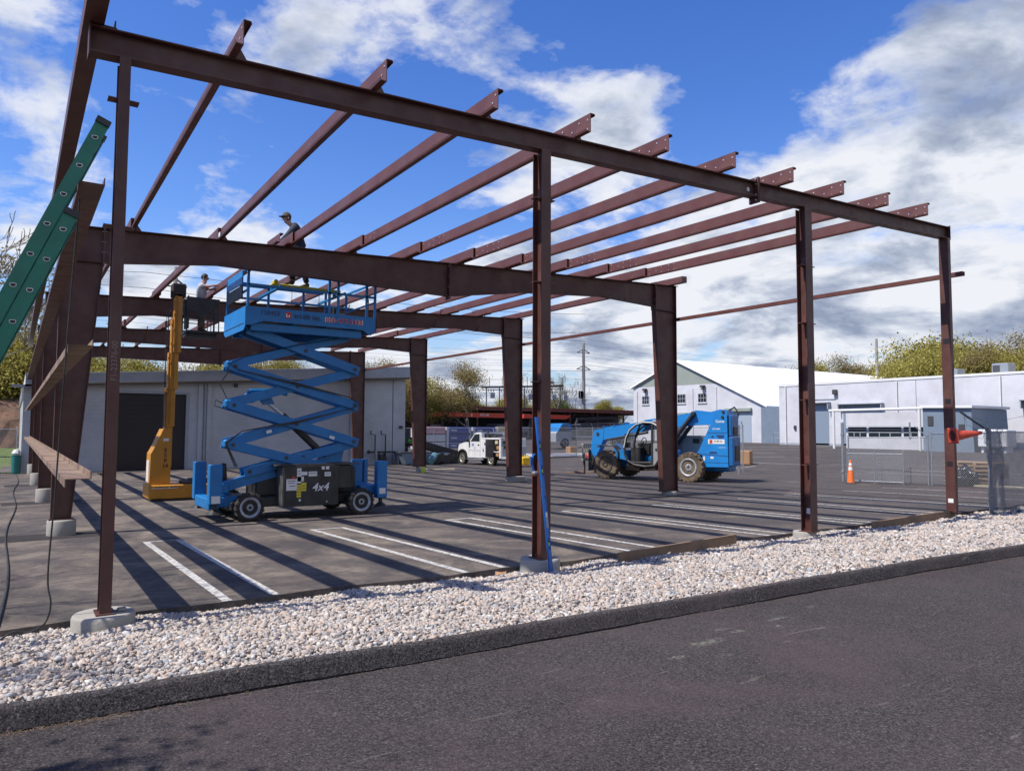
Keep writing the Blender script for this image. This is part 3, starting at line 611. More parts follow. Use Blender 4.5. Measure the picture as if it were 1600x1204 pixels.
# ---- rigid frames
LO = [(.62, 5.10), (2.77, 5.335), (6.0, 5.30), (8.45, 5.26), (10.88, 5.62), (13.7, 5.81), (15.87, 5.72)]
for k, y in enumerate(FY):
    nm = ('first', 'second', 'third', 'rearmost')[k]
    t = thing('rigid_frame', (8.3, y, 0), '%s dark red rigid frame behind the front columns, spanning the whole width' % nm, 'steel frame', 'rigid frames of the steel building')
    hw = .10; th = .014
    # left leg
    lo_, li = (-.112, .075), (.215, .075)
    m = MB(); m.prism([(-.10, .075), (.215, .075), (.60, 5.10), (.60, ztop(.6)-th), (-.10, ztop(-.1)-th)], y-.005, y+.005, 'y'); m.build('left_column_web', STEEL, t)
    m = MB(); m.strip([(-.107, .075), (-.107, ztop(-.1))], th, y-hw, y+hw); m.build('left_outer_flange', STEEL, t)
    m = MB(); m.strip([(.222, .075), (.607, 5.10)], th, y-hw, y+hw); m.build('left_inner_flange', STEEL, t)
    m = MB(); m.box(-.14, .27, y-.12, y+.12, .056, .075)
    for sx in (0, .13):
        for sy in (-.05, .05): m.cyl((sx, y+sy, .075), (sx, y+sy, .12), .013, n=6)
    m.build('left_base_plate', STEEL, t)
    # right leg
    m = MB(); m.prism([(16.17, -.095), (16.78, -.095), (16.78, ztop(16.78)-th), (15.88, ztop(15.88)-th), (15.88, 5.72)], y-.005, y+.005, 'y'); m.build('right_column_web', STEEL, t)
    m = MB(); m.strip([(16.787, -.095), (16.787, ztop(16.78))], th, y-hw, y+hw); m.build('right_outer_flange', STEEL, t)
    m = MB(); m.strip([(16.163, -.095), (15.873, 5.72)], th, y-hw, y+hw); m.build('right_inner_flange', STEEL, t)
    m = MB(); m.box(16.12, 16.83, y-.13, y+.13, -.115, -.096)
    for sx in (16.3, 16.6):
        for sy in (-.05, .05): m.cyl((sx, y+sy, -.096), (sx, y+sy, -.05), .013, n=6)
    m.build('right_base_plate', STEEL, t)
    # rafter
    lo = LO[:]; 
    m = MB(); m.prism(lo+[(15.87, ztop(15.87)-th), (.62, ztop(.62)-th)], y-.005, y+.005, 'y'); m.build('rafter_web', STEEL, t)
    m = MB(); m.strip([(-.12, ztop(-.12)-th/2), (16.9, ztop(16.9)-th/2)], th, y-hw, y+hw); m.build('rafter_top_flange', STEEL, t)
    m = MB(); m.strip([(a, b-th/2) for a, b in lo], th, y-hw, y+hw); m.build('rafter_bottom_flange', STEEL, t)
    for (xa, za, zb) in ((.61, 5.02, ztop(.6)-th-.002), (8.45, 5.16, ztop(8.45)-th-.002), (15.875, 5.60, ztop(15.87)+.06)):
        m = MB(); m.box(xa-.016, xa+.016, y-hw-.012, y+hw+.012, za, zb); m.build('splice_plate', STEEL, t)
        m = MB()
        for i in range(4):
            for sy in (-.06, .06): zz = za+.06+(zb-za-.12)*i/3; m.cyl((xa-.035, y+sy, zz), (xa+.035, y+sy, zz), .012, n=6)
        m.build('bolts_or_hole_discs', ZINC if k == 0 else STEEL, t)
    m = MB(); m.strip([(15.88, 5.62), (16.78, 5.60)], .012, y-hw*.9, y+hw*.9); m.strip([(-.1, 5.06), (.6, 5.08)], .012, y-hw*.9, y+hw*.9); m.build('knee_stiffener', STEEL, t)
    for xx in (2.0, 4.6, 10.2, 12.3, 14.6):
        m = MB(); zz = float(np.interp(xx, [a for a, b in lo], [b for a, b in lo])); m.prism([(xx, zz+.004), (xx+.09, zz+.004), (xx+.045, zz+.09)], y-.02, y-.006, 'y'); m.build('brace_tab', STEEL, t)
# ---- purlins
def zsec(m, x, ya, yb, za, zb, h=.262, f=.068, lip=.02, w=.009, flip=1, xe=0):
    """Z purlin; za, zb = underside height at the two ends"""
    prof = [(-w/2, 0), (-f, 0), (-f-.006, lip), (-f-.006-w*.9, lip), (-f-w*.6, -w), (w/2, -w), (w/2, h-w), (f, h-w), (f+.006, h-w-lip), (f+.006+w*.9, h-w-lip), (f+w*.6, h), (-w/2, h)]
    vs = [(x+p*flip, ya, za+w+q) for p, q in prof]+[(x+xe+p*flip, yb, zb+w+q) for p, q in prof]; n = len(prof)
    m.add(vs, [tuple(range(n-1, -1, -1)), tuple(range(n, 2*n))]+[(i, (i+1) % n, n+(i+1) % n, n+i) for i in range(n)])
PX = [-.3974+1.5287*(i+1) for i in range(10)]
PX[0] = 1.06
DX = [.08, .17, .15, .10, .06, .03, 0, 0, -.04, -.08]     # the purlins are not laid perfectly parallel in the front bay
def hole_discs_on(m, x, y0, z0, rows):
    for (dy, dz) in rows: m.cyl((x-.0048, y0+dy, z0+dz), (x-.0105, y0+dy, z0+dz), .0125, n=8)  # light discs standing in for see-through holes with sky behind
for b in range(4):
    for i, x in enumerate(PX):
        t = thing('roof_purlin', (x, (0 if b == 0 else FY[b-1]), ztop(x)), 'dark red Z-section roof purlin, %s from the left in the %s' % (ORD[i], BN[b]), 'roof purlin', 'roof purlins')
        zt_ = ztop(x)+.002
        if b == 0:
            ya = -.372-(.03 if i == 0 else 0); yb = FY[0]+(.72 if i > 1 else .08); za = zrake(x)+D+.002-.372*.008; s_ = (ztop(x)-zrake(x)-D)/8.57; za = zrake(x)+D+.002+ya*s_; zb = zrake(x)+D+.002+yb*s_
        else:
            ya = FY[b-1]-(.78 if (i > 1 or b > 1) else -.02); yb = FY[b]+(.65 if b < 3 else .25); za = zb = zt_
        xx = x-(.058 if b % 2 else 0)+(DX[i] if b else 0)
        if b > 0 and i == 2 and b == 1: ya = FY[0]-.35
        m = MB(); zsec(m, xx, ya, yb, za+(.012 if b % 2 else 0), zb+(.012 if b % 2 else 0), xe=DX[i] if b == 0 else 0); m.build('z_section', STEEL2, t)
        if b == 0:
            m = MB(); rows = [(.06, .06), (.06, .19), (.24, .05), (.24, .20), (.40, .12), (.62, .06), (.62, .20)] if i > 2 else [(.12, .12), (.05, .2), (.3, .06)]
            hole_discs_on(m, xx, ya, za, rows)
            if i > 2: hole_discs_on(m, xx+DX[i]*.82, yb-2.6, zb, [(0, .05), (0, .2), (.22, .06), (.22, .2), (.5, .06), (.5, .2), (.72, .13), (1.0, .06), (1.0, .2)])
            m.build('bolts_or_hole_discs', ZINC, t)  # bright zinc imitates the sky seen through the web holes
        # support clip on the rafter / rake beam
        for yc in ([0.0] if b == 0 else [])+[FY[b]]:
            z = zrake(x)+D if yc == 0 else ztop(x); x2_ = xx+(DX[i] if (b == 0 and yc > 0) else 0)
            m = MB(); m.add([(x2_+.008, yc-.05, z+.003), (x2_+.008, yc+.05, z+.003), (x2_+.008, yc+.05, z+.2), (x2_+.008, yc-.05, z+.2), (x2_+.16, yc-.004, z+.003), (x2_+.16, yc+.004, z+.003)],
                            [(0, 1, 2, 3), (0, 3, 4), (1, 5, 2), (3, 2, 5, 4), (0, 4, 5, 1)]); m.build('support_clip', STEEL, t)
# loose purlin offcut by the worker
t = thing('loose_purlin', (4.0, 8.9, 6.0), 'short loose purlin end resting on the first frame beside the worker in the cap', 'steel section')
m = MB(); zsec(m, 4.02, 8.3, 9.3, 5.96, 5.96, .2, .06); m.build('z_section', STEEL2, t)
# ---- eave struts and side girts
def csec(m, x, ya, yb, z, w=.2, h=.09, t=.009):
    prof = [(-w/2, 0), (w/2, 0), (w/2, h), (w/2-t, h), (w/2-t, t), (-w/2+t, t), (-w/2+t, h), (-w/2, h)]
    n = len(prof); m.add([(x+p, ya, z+q) for p, q in prof]+[(x+p, yb, z+q) for p, q in prof], [tuple(range(n-1, -1, -1)), tuple(range(n, 2*n))]+[(i, (i+1) % n, n+(i+1) % n, n+i) for i in range(n)])
def zgirt(m, x, ya, yb, z, w=.21, f=.07, t=.009):
    prof = [(-w/2, t), (-w/2, -f), (-w/2-t, -f), (-w/2-t, 0-.0), (-w/2-t, t*.0+t)] ; prof = [(-w/2-t, -f), (-w/2, -f), (-w/2, 0), (w/2+t, 0), (w/2+t, f), (w/2, f), (w/2, t), (-w/2-t, t)]
    n = len(prof); m.add([(x+p, ya, z+q) for p, q in prof]+[(x+p, yb, z+q) for p, q in prof], [tuple(range(n-1, -1, -1)), tuple(range(n, 2*n))]+[(i, (i+1) % n, n+(i+1) % n, n+i) for i in range(n)])
m = MB(); m.prism([(-.335, 5.70), (-.16, 5.70), (-.16, 5.925), (-.335, 5.905)], -.75, 34.3, 'y')
m.build('eave_strut', STEEL, None, 'long dark red eave strut along the top of the left side columns', 'steel beam', org=(-.25, 17, 5.7))
for (z, ya, lab, wv) in ((1.33, .0, 'lowest', 0), (2.62, .35, 'middle', .05), (4.08, -.25, 'highest', 0)):
    t = thing('wall_girt', (-.22, 0, z), '%s of the three dark red wall girts along the left side row of columns' % lab, 'wall girt', 'wall girts on the left side')
    ends = [ya]+FY[:3]+[34.2]
    for k in range(4):
        m = MB(); zgirt(m, -.225, ends[k]+(.004 if k else 0), ends[k+1]-.004, z+.0*k, .20); m.build('girt_length', DUSTY if z != 4.08 else STEEL, t)
ms = MB(); csec(ms, 16.92, -.12, 8.515, 5.33, .10, .10); csec(ms, 16.92, 8.52, 34.2, 5.33, .10, .10)
ms.build('wall_girt', STEEL2, None, 'single dark red wall girt high along the right side row of columns', 'wall girt', org=(16.92, 17, 5.33))
m = MB(); m.prism([(16.5, 6.455), (16.72, 6.462), (16.72, 6.66), (16.5, 6.65)], FY[0]-.62, 34.3, 'y')
m.build('eave_strut', STEEL2, None, 'dark red eave strut along the top right side behind the first frame', 'steel beam', org=(16.6, 17, 6.45))
# flange braces
for k in range(1, 4):
    for bi, x in enumerate((3.6, 8.9, 12.6, 14.6)):
        zz = float(np.interp(x, [a for a, b in LO], [b for a, b in LO])); m = MB(); m.beam((x, FY[k]-.02, zz+.03), (x+.05, FY[k]-.62, ztop(x)+.06), .035, .006)
        m.build('flange_brace', STEEL2, None, 'thin diagonal brace under the %s frame rafter, %s from the left' % (('second', 'third', 'rearmost')[k-1], ORD[bi]), 'steel brace', 'flange braces under the rafters')
# timber edge boards along the pavement
for (x0, y0, x1, y1, lab) in ((6.42, -.14, 9.25, .12, 'weathered timber edge board on the gravel between the second and third columns'), (12.95, -.12, 16.45, .02, 'weathered timber edge board ending at the front corner column')):
    m = MB(); m.beam((x0, y0, .005), (x1, y1, .02), .045, .15); m.build('timber_board', WOOD, None, lab, 'timber board', org=((x0+x1)/2, (y0+y1)/2, 0))
# small rubble on the leftmost pier
m = MB(); m.bbox(.14, .22, -.03, .05, .07, .10, .01); m.build('stone_chip', CONC, None, 'small broken stone chip lying on the leftmost front pier', 'stone')

t = thing('fallen_leaf', (4.55, .12, -.03), 'curled brown dead leaf on the gravel left of the second front column', 'leaf')
m = MB(); m.add([(4.46, .05, -.06), (4.52, .01, -.035), (4.60, .02, -.055), (4.65, .07, -.03), (4.58, .12, -.05), (4.50, .11, -.02), (4.55, .07, -.03)], [(0, 1, 6), (1, 2, 6), (2, 3, 6), (3, 4, 6), (4, 5, 6), (5, 0, 6)]); m.build('leaf_blade', mat('dead_leaf', (.42, .24, .12), .8, 0, .2, 20), t)
# ================================================================== LADDER, LEVEL, CONE, CORD, SHADOW LINE
def ladder():
    t = thing('extension_ladder', (-2.0, -.3, .0), 'green fibreglass extension ladder leaning up at the left edge', 'ladder')
    a0 = Vector((-1.97, 0, -.1)); top = Vector((-.112, 0, 4.575)); d = (top-a0).normalized(); nrm = Vector((-d.z, 0, d.x))   # towards upper left
    def rail(y, s0, s1, off, out, nm):
        # C channel: web parallel to the ladder's side
        m = MB(); A = a0+d*s0+nrm*off; B = a0+d*s1+nrm*off
        for (dy, dn, w, h) in ((0, 0, .112, .006), (out*.02, .053, .006, .034), (out*.02, -.053, .006, .034)):
            pa = A+Vector((0, y+dy, 0))+nrm*dn; pb = B+Vector((0, y+dy, 0))+nrm*dn
            m.beam(pa, pb, h if 0 else w, h, up=(0, 1, 0))
        return m
    L = (top-a0).length
    for (nm, s0, s1, off) in (('base_section', -.3, L-.90, -.062), ('fly_section', .6, L, .062)):
        sec = None
        for y in (-.46, -.06):
            out = 1 if y < -.2 else -1
            m = rail(y, s0, s1, off, out, nm); r = m.build('side_rail', GREEN, t)
            e = MB(); A = a0+d*s1+nrm*off+Vector((0, y, 0)); e.beam(A-d*.02, A+d*.035, .12, .05, up=(0, 1, 0)); e.build('rail_cap', BLACK, t)
            h = MB(); n = int((s1-s0)/.305)
            for i in range(n+1):
                s = s1-.16-i*.305
                c = a0+d*s+nrm*off+Vector((0, y-.0045*out, 0)); c2 = c+Vector((0, -.004*out, 0)); k = 14; ring = []
                for q in range(k):
                    a = math.pi*2*q/k; rr = .021; vx = math.cos(a)*rr; vz = max(-.009, math.sin(a)*rr*.85)*-1
                    ring.append(c+nrm*0+Vector((vx, 0, vz)))
                h.add(ring+[p+Vector((0, -.004*out, 0)) for p in ring], [tuple(range(k)), tuple(range(k, 2*k))]+[(j, (j+1) % k, k+(j+1) % k, k+j) for j in range(k)])
            h.build('rung_end', BLKT, r)
            h = MB()
            for i in range(n+1):
                s = s1-.16-i*.305; c = a0+d*s+nrm*off+Vector((0, y-.0035*out, 0)); k = 14; ri = []; ro = []
                for q in range(k):
                    a = math.pi*2*q/k
                    for R0, L_ in ((.021, ri), (.0265, ro)): L_.append(c+Vector((math.cos(a)*R0, 0, -max(-.009-(R0-.021), math.sin(a)*R0*.85))))
                h.add([p+Vector((0, -.0048*out, 0)) for p in ri+ro], [(j, (j+1) % k, k+(j+1) % k, k+j) for j in range(k)])
            h.build('rung_collar', ALU, r)
        n = int((s1-s0)/.305)
        for i in range(n+1):
            s = s1-.16-i*.305; c = a0+d*s+nrm*off
            m = MB(); m.cyl(c+Vector((0, -.455, 0)), c+Vector((0, -.065, 0)), .016, n=10); m.build('rung', ALU, t)
ladder()
m = MB(); pts = [(-.30, .05, 4.0), (-.33, .1, 3.3), (-.37, .1, 2.2), (-.40, .1, 1.2), (-.43, .1, .45), (-.40, .05, .2), (-.44, .05, .03), (-.56, .1, -.045), (-.68, .12, -.03), (-.80, .1, -.10)]
P = [Vector(p) for p in pts]; S_ = []
for i in range(len(P)-1):
    p0, p1, p2, p3 = P[max(i-1, 0)], P[i], P[i+1], P[min(i+2, len(P)-1)]
    for q in range(6):
        u = q/6; S_.append(.5*((2*p1)+(-p0+p2)*u+(2*p0-5*p1+4*p2-p3)*u*u+(-p0+3*p1-3*p2+p3)*u**3))
m.tube(S_+[P[-1]], .0085, 6); m.build('hanging_cord', BLACK, None, 'thin black cord hanging from the highest left girt down to the pavement edge', 'cord', org=(-.4, .1, 0))
m = MB(); S_ = [(-.42+(-.30)*((34-y)/34)+.055*math.sin(y*.5)-.1, y, gy(y)+.02) for y in np.arange(33.5, -.0, -.5)]
m.tube(S_, .013, 6); m.build('ground_shadow_line', BLACK, None, 'thin black tube standing in for a dark shadow line on the far left ground', 'shadow line', org=(-.7, 17, -.3))  # tube added in place of a thin tapering shadow on the ground
# blue spirit level leaning on column
t = thing('spirit_level', (5.06, -.26, -.06), 'long blue spirit level leaning against the second front column', 'spirit level')
A = Vector((5.10, -.30, -.06)); B = Vector((4.985, -.125, 1.98)); d = (B-A).normalized(); up = Vector((.35, -1, 0)).normalized(); up = (up-d*up.dot(d)).normalized(); r = d.cross(up)
def lv(m, s0, s1, r0, r1, u0, u1):
    vs = []
    for s in (s0, s1):
        for (a, b) in ((r0, u0), (r1, u0), (r1, u1), (r0, u1)): vs.append(A+d*s+r*a+up*b)
    m.add(vs, [(0, 1, 2, 3), (4, 7, 6, 5), (0, 4, 5, 1), (1, 5, 6, 2), (2, 6, 7, 3), (3, 7, 4, 0)])
Lg = (B-A).length
m = MB()
for (s0, s1) in ((0, .32), (.46, .82), (1.02, 1.26), (1.42, 1.6), (1.74, Lg)): lv(m, s0, s1, -.03, .03, -.011, .011)
for (s0, s1) in ((.32, .46), (.82, 1.02), (1.26, 1.42), (1.6, 1.74)): lv(m, s0, s1, -.03, -.018, -.011, .011); lv(m, s0, s1, .018, .03, -.011, .011)
m.build('aluminium_body', LEVEL, t)
m = MB(); lv(m, 0, Lg, .030, .0335, -.013, .013); lv(m, 0, Lg, -.0335, -.030, -.013, .013); m.build('level_edge', LEVEL, t)
for (s, k) in ((.39, 'd'), (1.67, 'd'), (1.34, 'v')):
    m = MB(); lv(m, s-.055, s+.055, -.0179, .0179, -.008, .008); m.build('vial_holder', BLACK, t)
    m = MB(); lv(m, s-.02, s+.02, -.009, .009, .0082, .0112); m.build('vial', LIME, t)
m = MB(); lv(m, .6, .74, -.026, .026, .0112, .0125); m.build('label', mat('grey_label', (.3, .3, .33), .5), t)
m = MB(); lv(m, .74, .80, -.02, .02, .0112, .0125); m.build('white_mark', WPLAS, t)
t = thing('ratchet_strap', (5.0, .2, 1.2), 'blue strap loop hanging off the left side of the second front column', 'strap')
m = MB(); pts = [(5.055-.07*math.sin(a), -.02, 1.36+.13*math.cos(a)+.03*math.sin(a)) for a in np.linspace(-.2, 3.3, 14)]
for i in range(len(pts)-1): m.beam(pts[i], pts[i+1], .045, .006, up=(0, 0, 1))
m.build('strap_loop', LEVEL, t)
m = MB(); m.bbox(5.0, 5.07, -.05, .01, 1.22, 1.26, .008); m.build('buckle', ALU, t)
# road cones
def cone(loc, tilt, label, m1, h=.9, dark_in=True, band=True):
    t = thing('road_cone', loc, label, 'road cone'); t.rotation_euler = tilt
    b = MB(); w = h*.2; b.bbox(-w, w, -w, w, 0, .035, .015); b.build('base', m1 if not band else BLACK, t, world=False)
    s = h; b = MB(); b.lathe([(w*.78, .034), (w*.72, .07), (w*.22, s-.02), (w*.17, s), (w*.13, s), (w*.18, s-.04), (w*.66, .07), (w*.70, .036)], n=28); b.build('cone_body', m1, t, world=False, smooth=True)
    if band:
        for z0, z1 in ((.56, .70), (.76, .86)):
            r0 = w*.72+(w*.22-w*.72)*((z0*s-.07)/(s-.09)); r1 = w*.72+(w*.22-w*.72)*((z1*s-.07)/(s-.09))
            b = MB(); b.lathe([(r0+.003, z0*s), (r1+.003, z1*s)], n=28); b.build('reflective_band', WPLAS, t, world=False, smooth=True)
    return t
cone((26.45, 8.48, g(26.45, 8.48)+.003), (0, 0, .5), 'orange road cone with white bands standing by the gate post', CONE, .92)
_d = Vector((.80, -.48, .10)).normalized(); t = cone((15.86, -.26, 1.72), _d.to_track_quat('Z', 'Y').to_euler(), 'faded red-orange cone tied sideways to the front corner column', CONER, .66, band=False); t.scale = (1.25, 1.25, 1)
m = MB(); m.lathe([(0, .002), (.088, .003), (.088, -.0035), (0, -.003)], n=20); m.build('shaded_opening_disc', mat('shaded_cone_inside', (.09, .012, .01), .8), t, world=False)  # flat dark disc: shade inside the hollow cone put into the colour
# lime container, yellow can
t = thing('lime_container', (16.42, 25.35, gy(25.3)), 'small lime-green drum in front of the third right-hand pier', 'container')
m = MB(); m.lathe([(.085, 0), (.095, .02), (.095, .22), (.085, .25), (.09, .27), (.09, .30), (0, .305)], (16.42, 25.35, gy(25.3)), n=20); m.build('drum', LIMEC, t, smooth=True)
t = thing('fuel_can', (24.6, 28.0, gy(28)), 'yellow plastic fuel can on the ground beside the pickup', 'fuel can')
m = MB(); z = gy(28); m.bbox(24.25, 24.85, 27.8, 28.1, z+.12, z+.6, .07); m.build('can_body', YCAN, t)
m = MB(); m.cyl((24.4, 27.95, z+.58), (24.3, 27.95, z+.75), .05, n=10); m.build('spout', YCAN, t)
m = MB(); m.tube([(24.5, 27.95, z+.58), (24.55, 27.95, z+.7), (24.75, 27.95, z+.7), (24.8, 27.95, z+.58)], .025, 6); m.build('handle', YCAN, t)
m = MB(); m.box(24.0, 25.4, 27.6, 28.2, z+.04, z+.115); m.build('tray', PALW, t)
t = thing('yellow_plank', (18.2, 27.4, gy(27)), 'pale plank lying on the ground right of the third pier', 'plank')
m = MB(); m.beam((17.3, 27.6, gy(27)+.05), (19.2, 27.0, gy(27)+.05), .25, .05); m.build('board', LUML, t)

# ================================================================== BUILDINGS
# ---- low painted block building behind the frame
t = thing('block_warehouse', (10, 36, -.5), 'long low pale blue-grey block building with a dark roll-up door behind the steel frame', 'building')
YF = 35.3; X0, X1 = -.42, 20.22
def zs_(x): return 3.92+.0585*x        # soffit height rises to the right
m = MB(); dx0, dx1, dz = 3.55, 7.03, 3.62
m.prism([(X0, -.7), (dx0, -.7), (dx0, dz), (dx1, dz), (dx1, -.7), (X1, -.7), (X1, zs_(X1)), (X0, zs_(X0))], YF, YF+.3, 'y')
m.box(X0, X0+.3, YF+.3, YF+22, -.7, 3.9); m.box(X1-.3, X1, YF+.3, YF+22, -.7, 5.0); m.build('wall', CMU, t)
m = MB(); m.prism([(X0+.05, zs_(X0)), (X1+.3, zs_(X1+.3)), (X1+.3, zs_(X1)+.72), (X0+.05, zs_(X0)+.52)], YF-.45, YF+22, 'y'); r = m.build('roof', ROOFW, t)
m = MB(); m.prism([(X0+.05, zs_(X0)+.03), (X1+.36, zs_(X1)+.03), (X1+.36, zs_(X1)+.70), (X0+.05, zs_(X0)+.50)], YF-.475, YF-.452, 'y'); m.build('fascia', GREY, r)
m = MB(); m.prism([(X0+.05, zs_(X0)-.11), (X1+.1, zs_(X1)-.11), (X1+.1, zs_(X1)-.004), (X0+.05, zs_(X0)-.004)], YF-.40, YF-.003, 'y'); m.build('soffit', SOFF, r)
m = MB(); m.box(dx0+.002, dx1-.002, YF+.14, YF+.2, -.6, dz-.002); d_ = m.build('roll_up_door', DKDOOR, t)
m = MB(); m.box(dx0-.16, dx0-.005, YF-.02, YF-.004, -.6, dz+.14); m.box(dx1+.005, dx1+.16, YF-.02, YF-.004, -.6, dz+.14); m.box(dx0-.003, dx1+.003, YF-.02, YF-.004, dz+.004, dz+.14); m.build('door_frame', GREY, d_)
for x in (7.75, 8.2, 16.6):
    m = MB(); m.box(x-.12, x+.12, YF-.10, YF-.004, -.5, zs_(x)-.12); m.build('pilaster', CMU, t)
for x in (7.98, 16.9):
    m = MB(); m.cyl((x, YF-.14, -.45), (x, YF-.14, zs_(x)-.1), .05, n=8); m.build('downpipe', GREY, t)
m = MB(); m.box(19.32, 19.36, YF-.012, YF-.003, -.45, zs_(19.3)-.12); m.build('expansion_joint', GREYD, t)
m = MB(); m.box(X0-.06, X0-.003, YF+.4, YF+22, 3.2, 3.9); m.box(X0-.5, X0+.3, YF-.4, YF-.05, 3.75, 3.88); m.build('gutter_end', GREY, t)
for (x, z) in ((9.6, 4.2), (19.9, 1.9)):
    m = MB(); m.bbox(x-.1, x+.1, YF-.16, YF-.005, z-.08, z+.1, .02); m.build('wall_light', GREYD, t)
# gas pipework and bollards
t = thing('gas_meter_set', (18.4, YF-.3, gy(35)), 'dark pipes and gas meter on the block wall near its right corner', 'gas meter')
m = MB()
for x in (18.05, 18.75): m.tube([(x-.3, YF-.25, 1.68), (x-.3, YF-.25, 1.45), (x, YF-.25, 1.42), (x, YF-.25, .2), (x+.02, YF-.25, -.1)], .04, 6)
m.tube([(17.5, YF-.3, .35), (19.4, YF-.3, .35)], .055, 6); m.cyl((18.3, YF-.3, -.1), (18.3, YF-.3, .38), .05); m.cyl((18.65, YF-.3, -.1), (18.65, YF-.3, .38), .05); m.build('pipes', BLACK, t)
m = MB(); m.bbox(18.32, 18.58, YF-.42, YF-.2, -.15, .2, .03); m.bbox(18.6, 18.8, YF-.4, YF-.2, -.2, .05, .03); m.build('meter', GREYD, t)
m = MB(); m.lathe([(.0, -.02), (.12, -.02), (.12, .02), (0, .02)], (17.55, YF-.42, .35), 'y', 14); m.build('valve_wheel', BLACK, t)
for x, lab in ((17.9, 'left'), (19.42, 'middle'), (20.55, 'right')):
    m = MB(); m.lathe([(.075, -.5), (.075, .38), (.06, .43), (.0, .45)], (x, YF-.75, 0), n=14); m.build('bollard', POLE, None, 'grey pipe bollard, %s one of three near the gas pipes on the block wall' % lab, 'bollard', smooth=True, group='bollards by the block wall')
# ---- left edge: fence, bin
def chain_link(m, a, b, z0f, h, pitch=.085, w=.005):
    """diagonal wires between ground points a and b"""
    a = Vector(a); b = Vector(b); d = (b-a); L = d.length; d.normalize(); n = Vector((-d.y, d.x, 0))
    def P(s, z): q = a+d*s; return Vector((q.x, q.y, z0f(q.x, q.y)+.04+z))
    H = h-.06; k = int((L+H)/pitch)
    for sgn in (1, -1):
        for i in range(k+1):
            s0 = i*pitch-(H if 1 else 0)
            # line s = s0 + t, z = t  clipped to 0<=s<=L
            t0 = max(0, -s0); t1 = min(H, L-s0)
            if t1-t0 < .02: continue
            zz = (lambda t: t) if sgn > 0 else (lambda t: H-t)
            p, q = P(s0+t0, zz(t0)), P(s0+t1, zz(t1)); u = Vector((-(q-p).dot(Vector((0, 0, 1))), 0, 0))
            e = (q-p).normalized(); v = e.cross(n).normalized()*w; o = n*w*.6*sgn
            m.add([p+o+v, p+o-v, p+o+n*w, q+o+v, q+o-v, q+o+n*w], [(0, 1, 4, 3), (1, 2, 5, 4), (2, 0, 3, 5)])
def fence(pts, h, label, nm='chain_link_fence', post=.03, pitch=.085, arms=False, group=None, every=3.0, w=.005, mid=False, bar=False):
    a0 = Vector((*pts[0], g(*pts[0]))); t = thing(nm, a0, label, 'fence', group)
    wm = MB(); rm = MB()
    for (ax, ay), (bx, by) in zip(pts[:-1], pts[1:]):
        L = math.hypot(bx-ax, by-ay); n = max(1, round(L/every))
        chain_link(wm, (ax, ay, 0), (bx, by, 0), g, h, pitch, w)
        rm.tube([(ax, ay, g(ax, ay)+h), (bx, by, g(bx, by)+h)], post*.75, 6)
        if mid: rm.tube([(ax, ay, g(ax, ay)+h*.5), (bx, by, g(bx, by)+h*.5)], post*.6, 6)
        if bar: rm.tube([(ax, ay, g(ax, ay)+.08), (bx, by, g(bx, by)+.08)], post*.7, 6)
        for i in range(n+1):
            if i == 0 and (ax, ay) != pts[0]: continue
            x = ax+(bx-ax)*i/n; y = ay+(by-ay)*i/n; m = MB(); z = g(x, y)
            m.cyl((x, y, z-.05), (x, y, z+h+.06), post, n=8); m.lathe([(post*1.3, 0), (post*1.2, .03), (0, .05)], (x, y, z+h+.06), n=8)
            if arms: m.beam((x, y, z+h+.03), (x-.22, y-.10, z+h+.32), .03, .02)
            m.build('post', GALV, t)
        if arms:
            for j in range(3):
                f = (j+1)/3; rm.tube([(ax-.22*f, ay-.1*f, g(ax, ay)+h+.03+.29*f), (bx-.22*f, by-.1*f, g(bx, by)+h+.03+.29*f)], .006, 3)
    wm.build('mesh_wire', GALVD, t); rm.build('rail', GALV, t); return t
fence([(-5.5, 35.8), (-.62, 35.8)], 2.15, 'chain-link fence at the far left edge in front of the grass', pitch=.12, w=.007)
t = thing('rubbish_bin', (-.62, 35.0, gy(35)), 'teal bin with a white bag on top beside the left corner of the block building', 'bin')
z = gy(35); m = MB(); m.lathe([(.15, z), (.19, z+.05), (.21, z+.85), (.22, z+.9), (.0, z+.9)], (-.60, 35.05, 0), n=16); m.build('bin_body', TEAL, t)
m = MB(); m.lathe([(.15, z+.905), (.2, z+1.0), (.12, z+1.15), (0, z+1.18)], (-.60, 35.05, 0), n=10); m.build('bag', WPLAS, t)

# ---- gabled white building
t = thing('gabled_building', (70, 54, .3), 'large white building with a tall white gable roof and small square windows', 'building')
XG = 68; yL, yR, yRid = 64.4, 43.5, 56.6
m = MB(); sl = [(yR, .2), (yR, 4.5), (50.35, 7.33), (yL, 7.42), (yL, .2)]
m.prism(sl, XG, XG+.4, 'x'); m.box(XG+.4, XG+60, yR+.01, yR+.4, .2, 4.4); m.box(XG+.4, XG+60, yL-.4, yL-.01, .2, 7.3); m.build('front_wall', WALLW, t)
m = MB(); m.prism([(50.35, 7.34), (yL, 7.43), (yRid, 10.40)], XG+.02, XG+.3, 'x'); m.build('gable_sheet', SAGE, t)
m = MB()
def slab(m, ya, za, yb, zb, x0, x1, th=.16):
    m.prism([(ya, za), (yb, zb), (yb, zb+th), (ya, za+th)], x0, x1, 'x')
slab(m, yR-.35, 4.36, yRid, 10.42, XG-.3, XG+62); slab(m, yRid, 10.42, yL+.4, 7.28, XG-.3, XG+62); m.build('roof', SEAM, t)
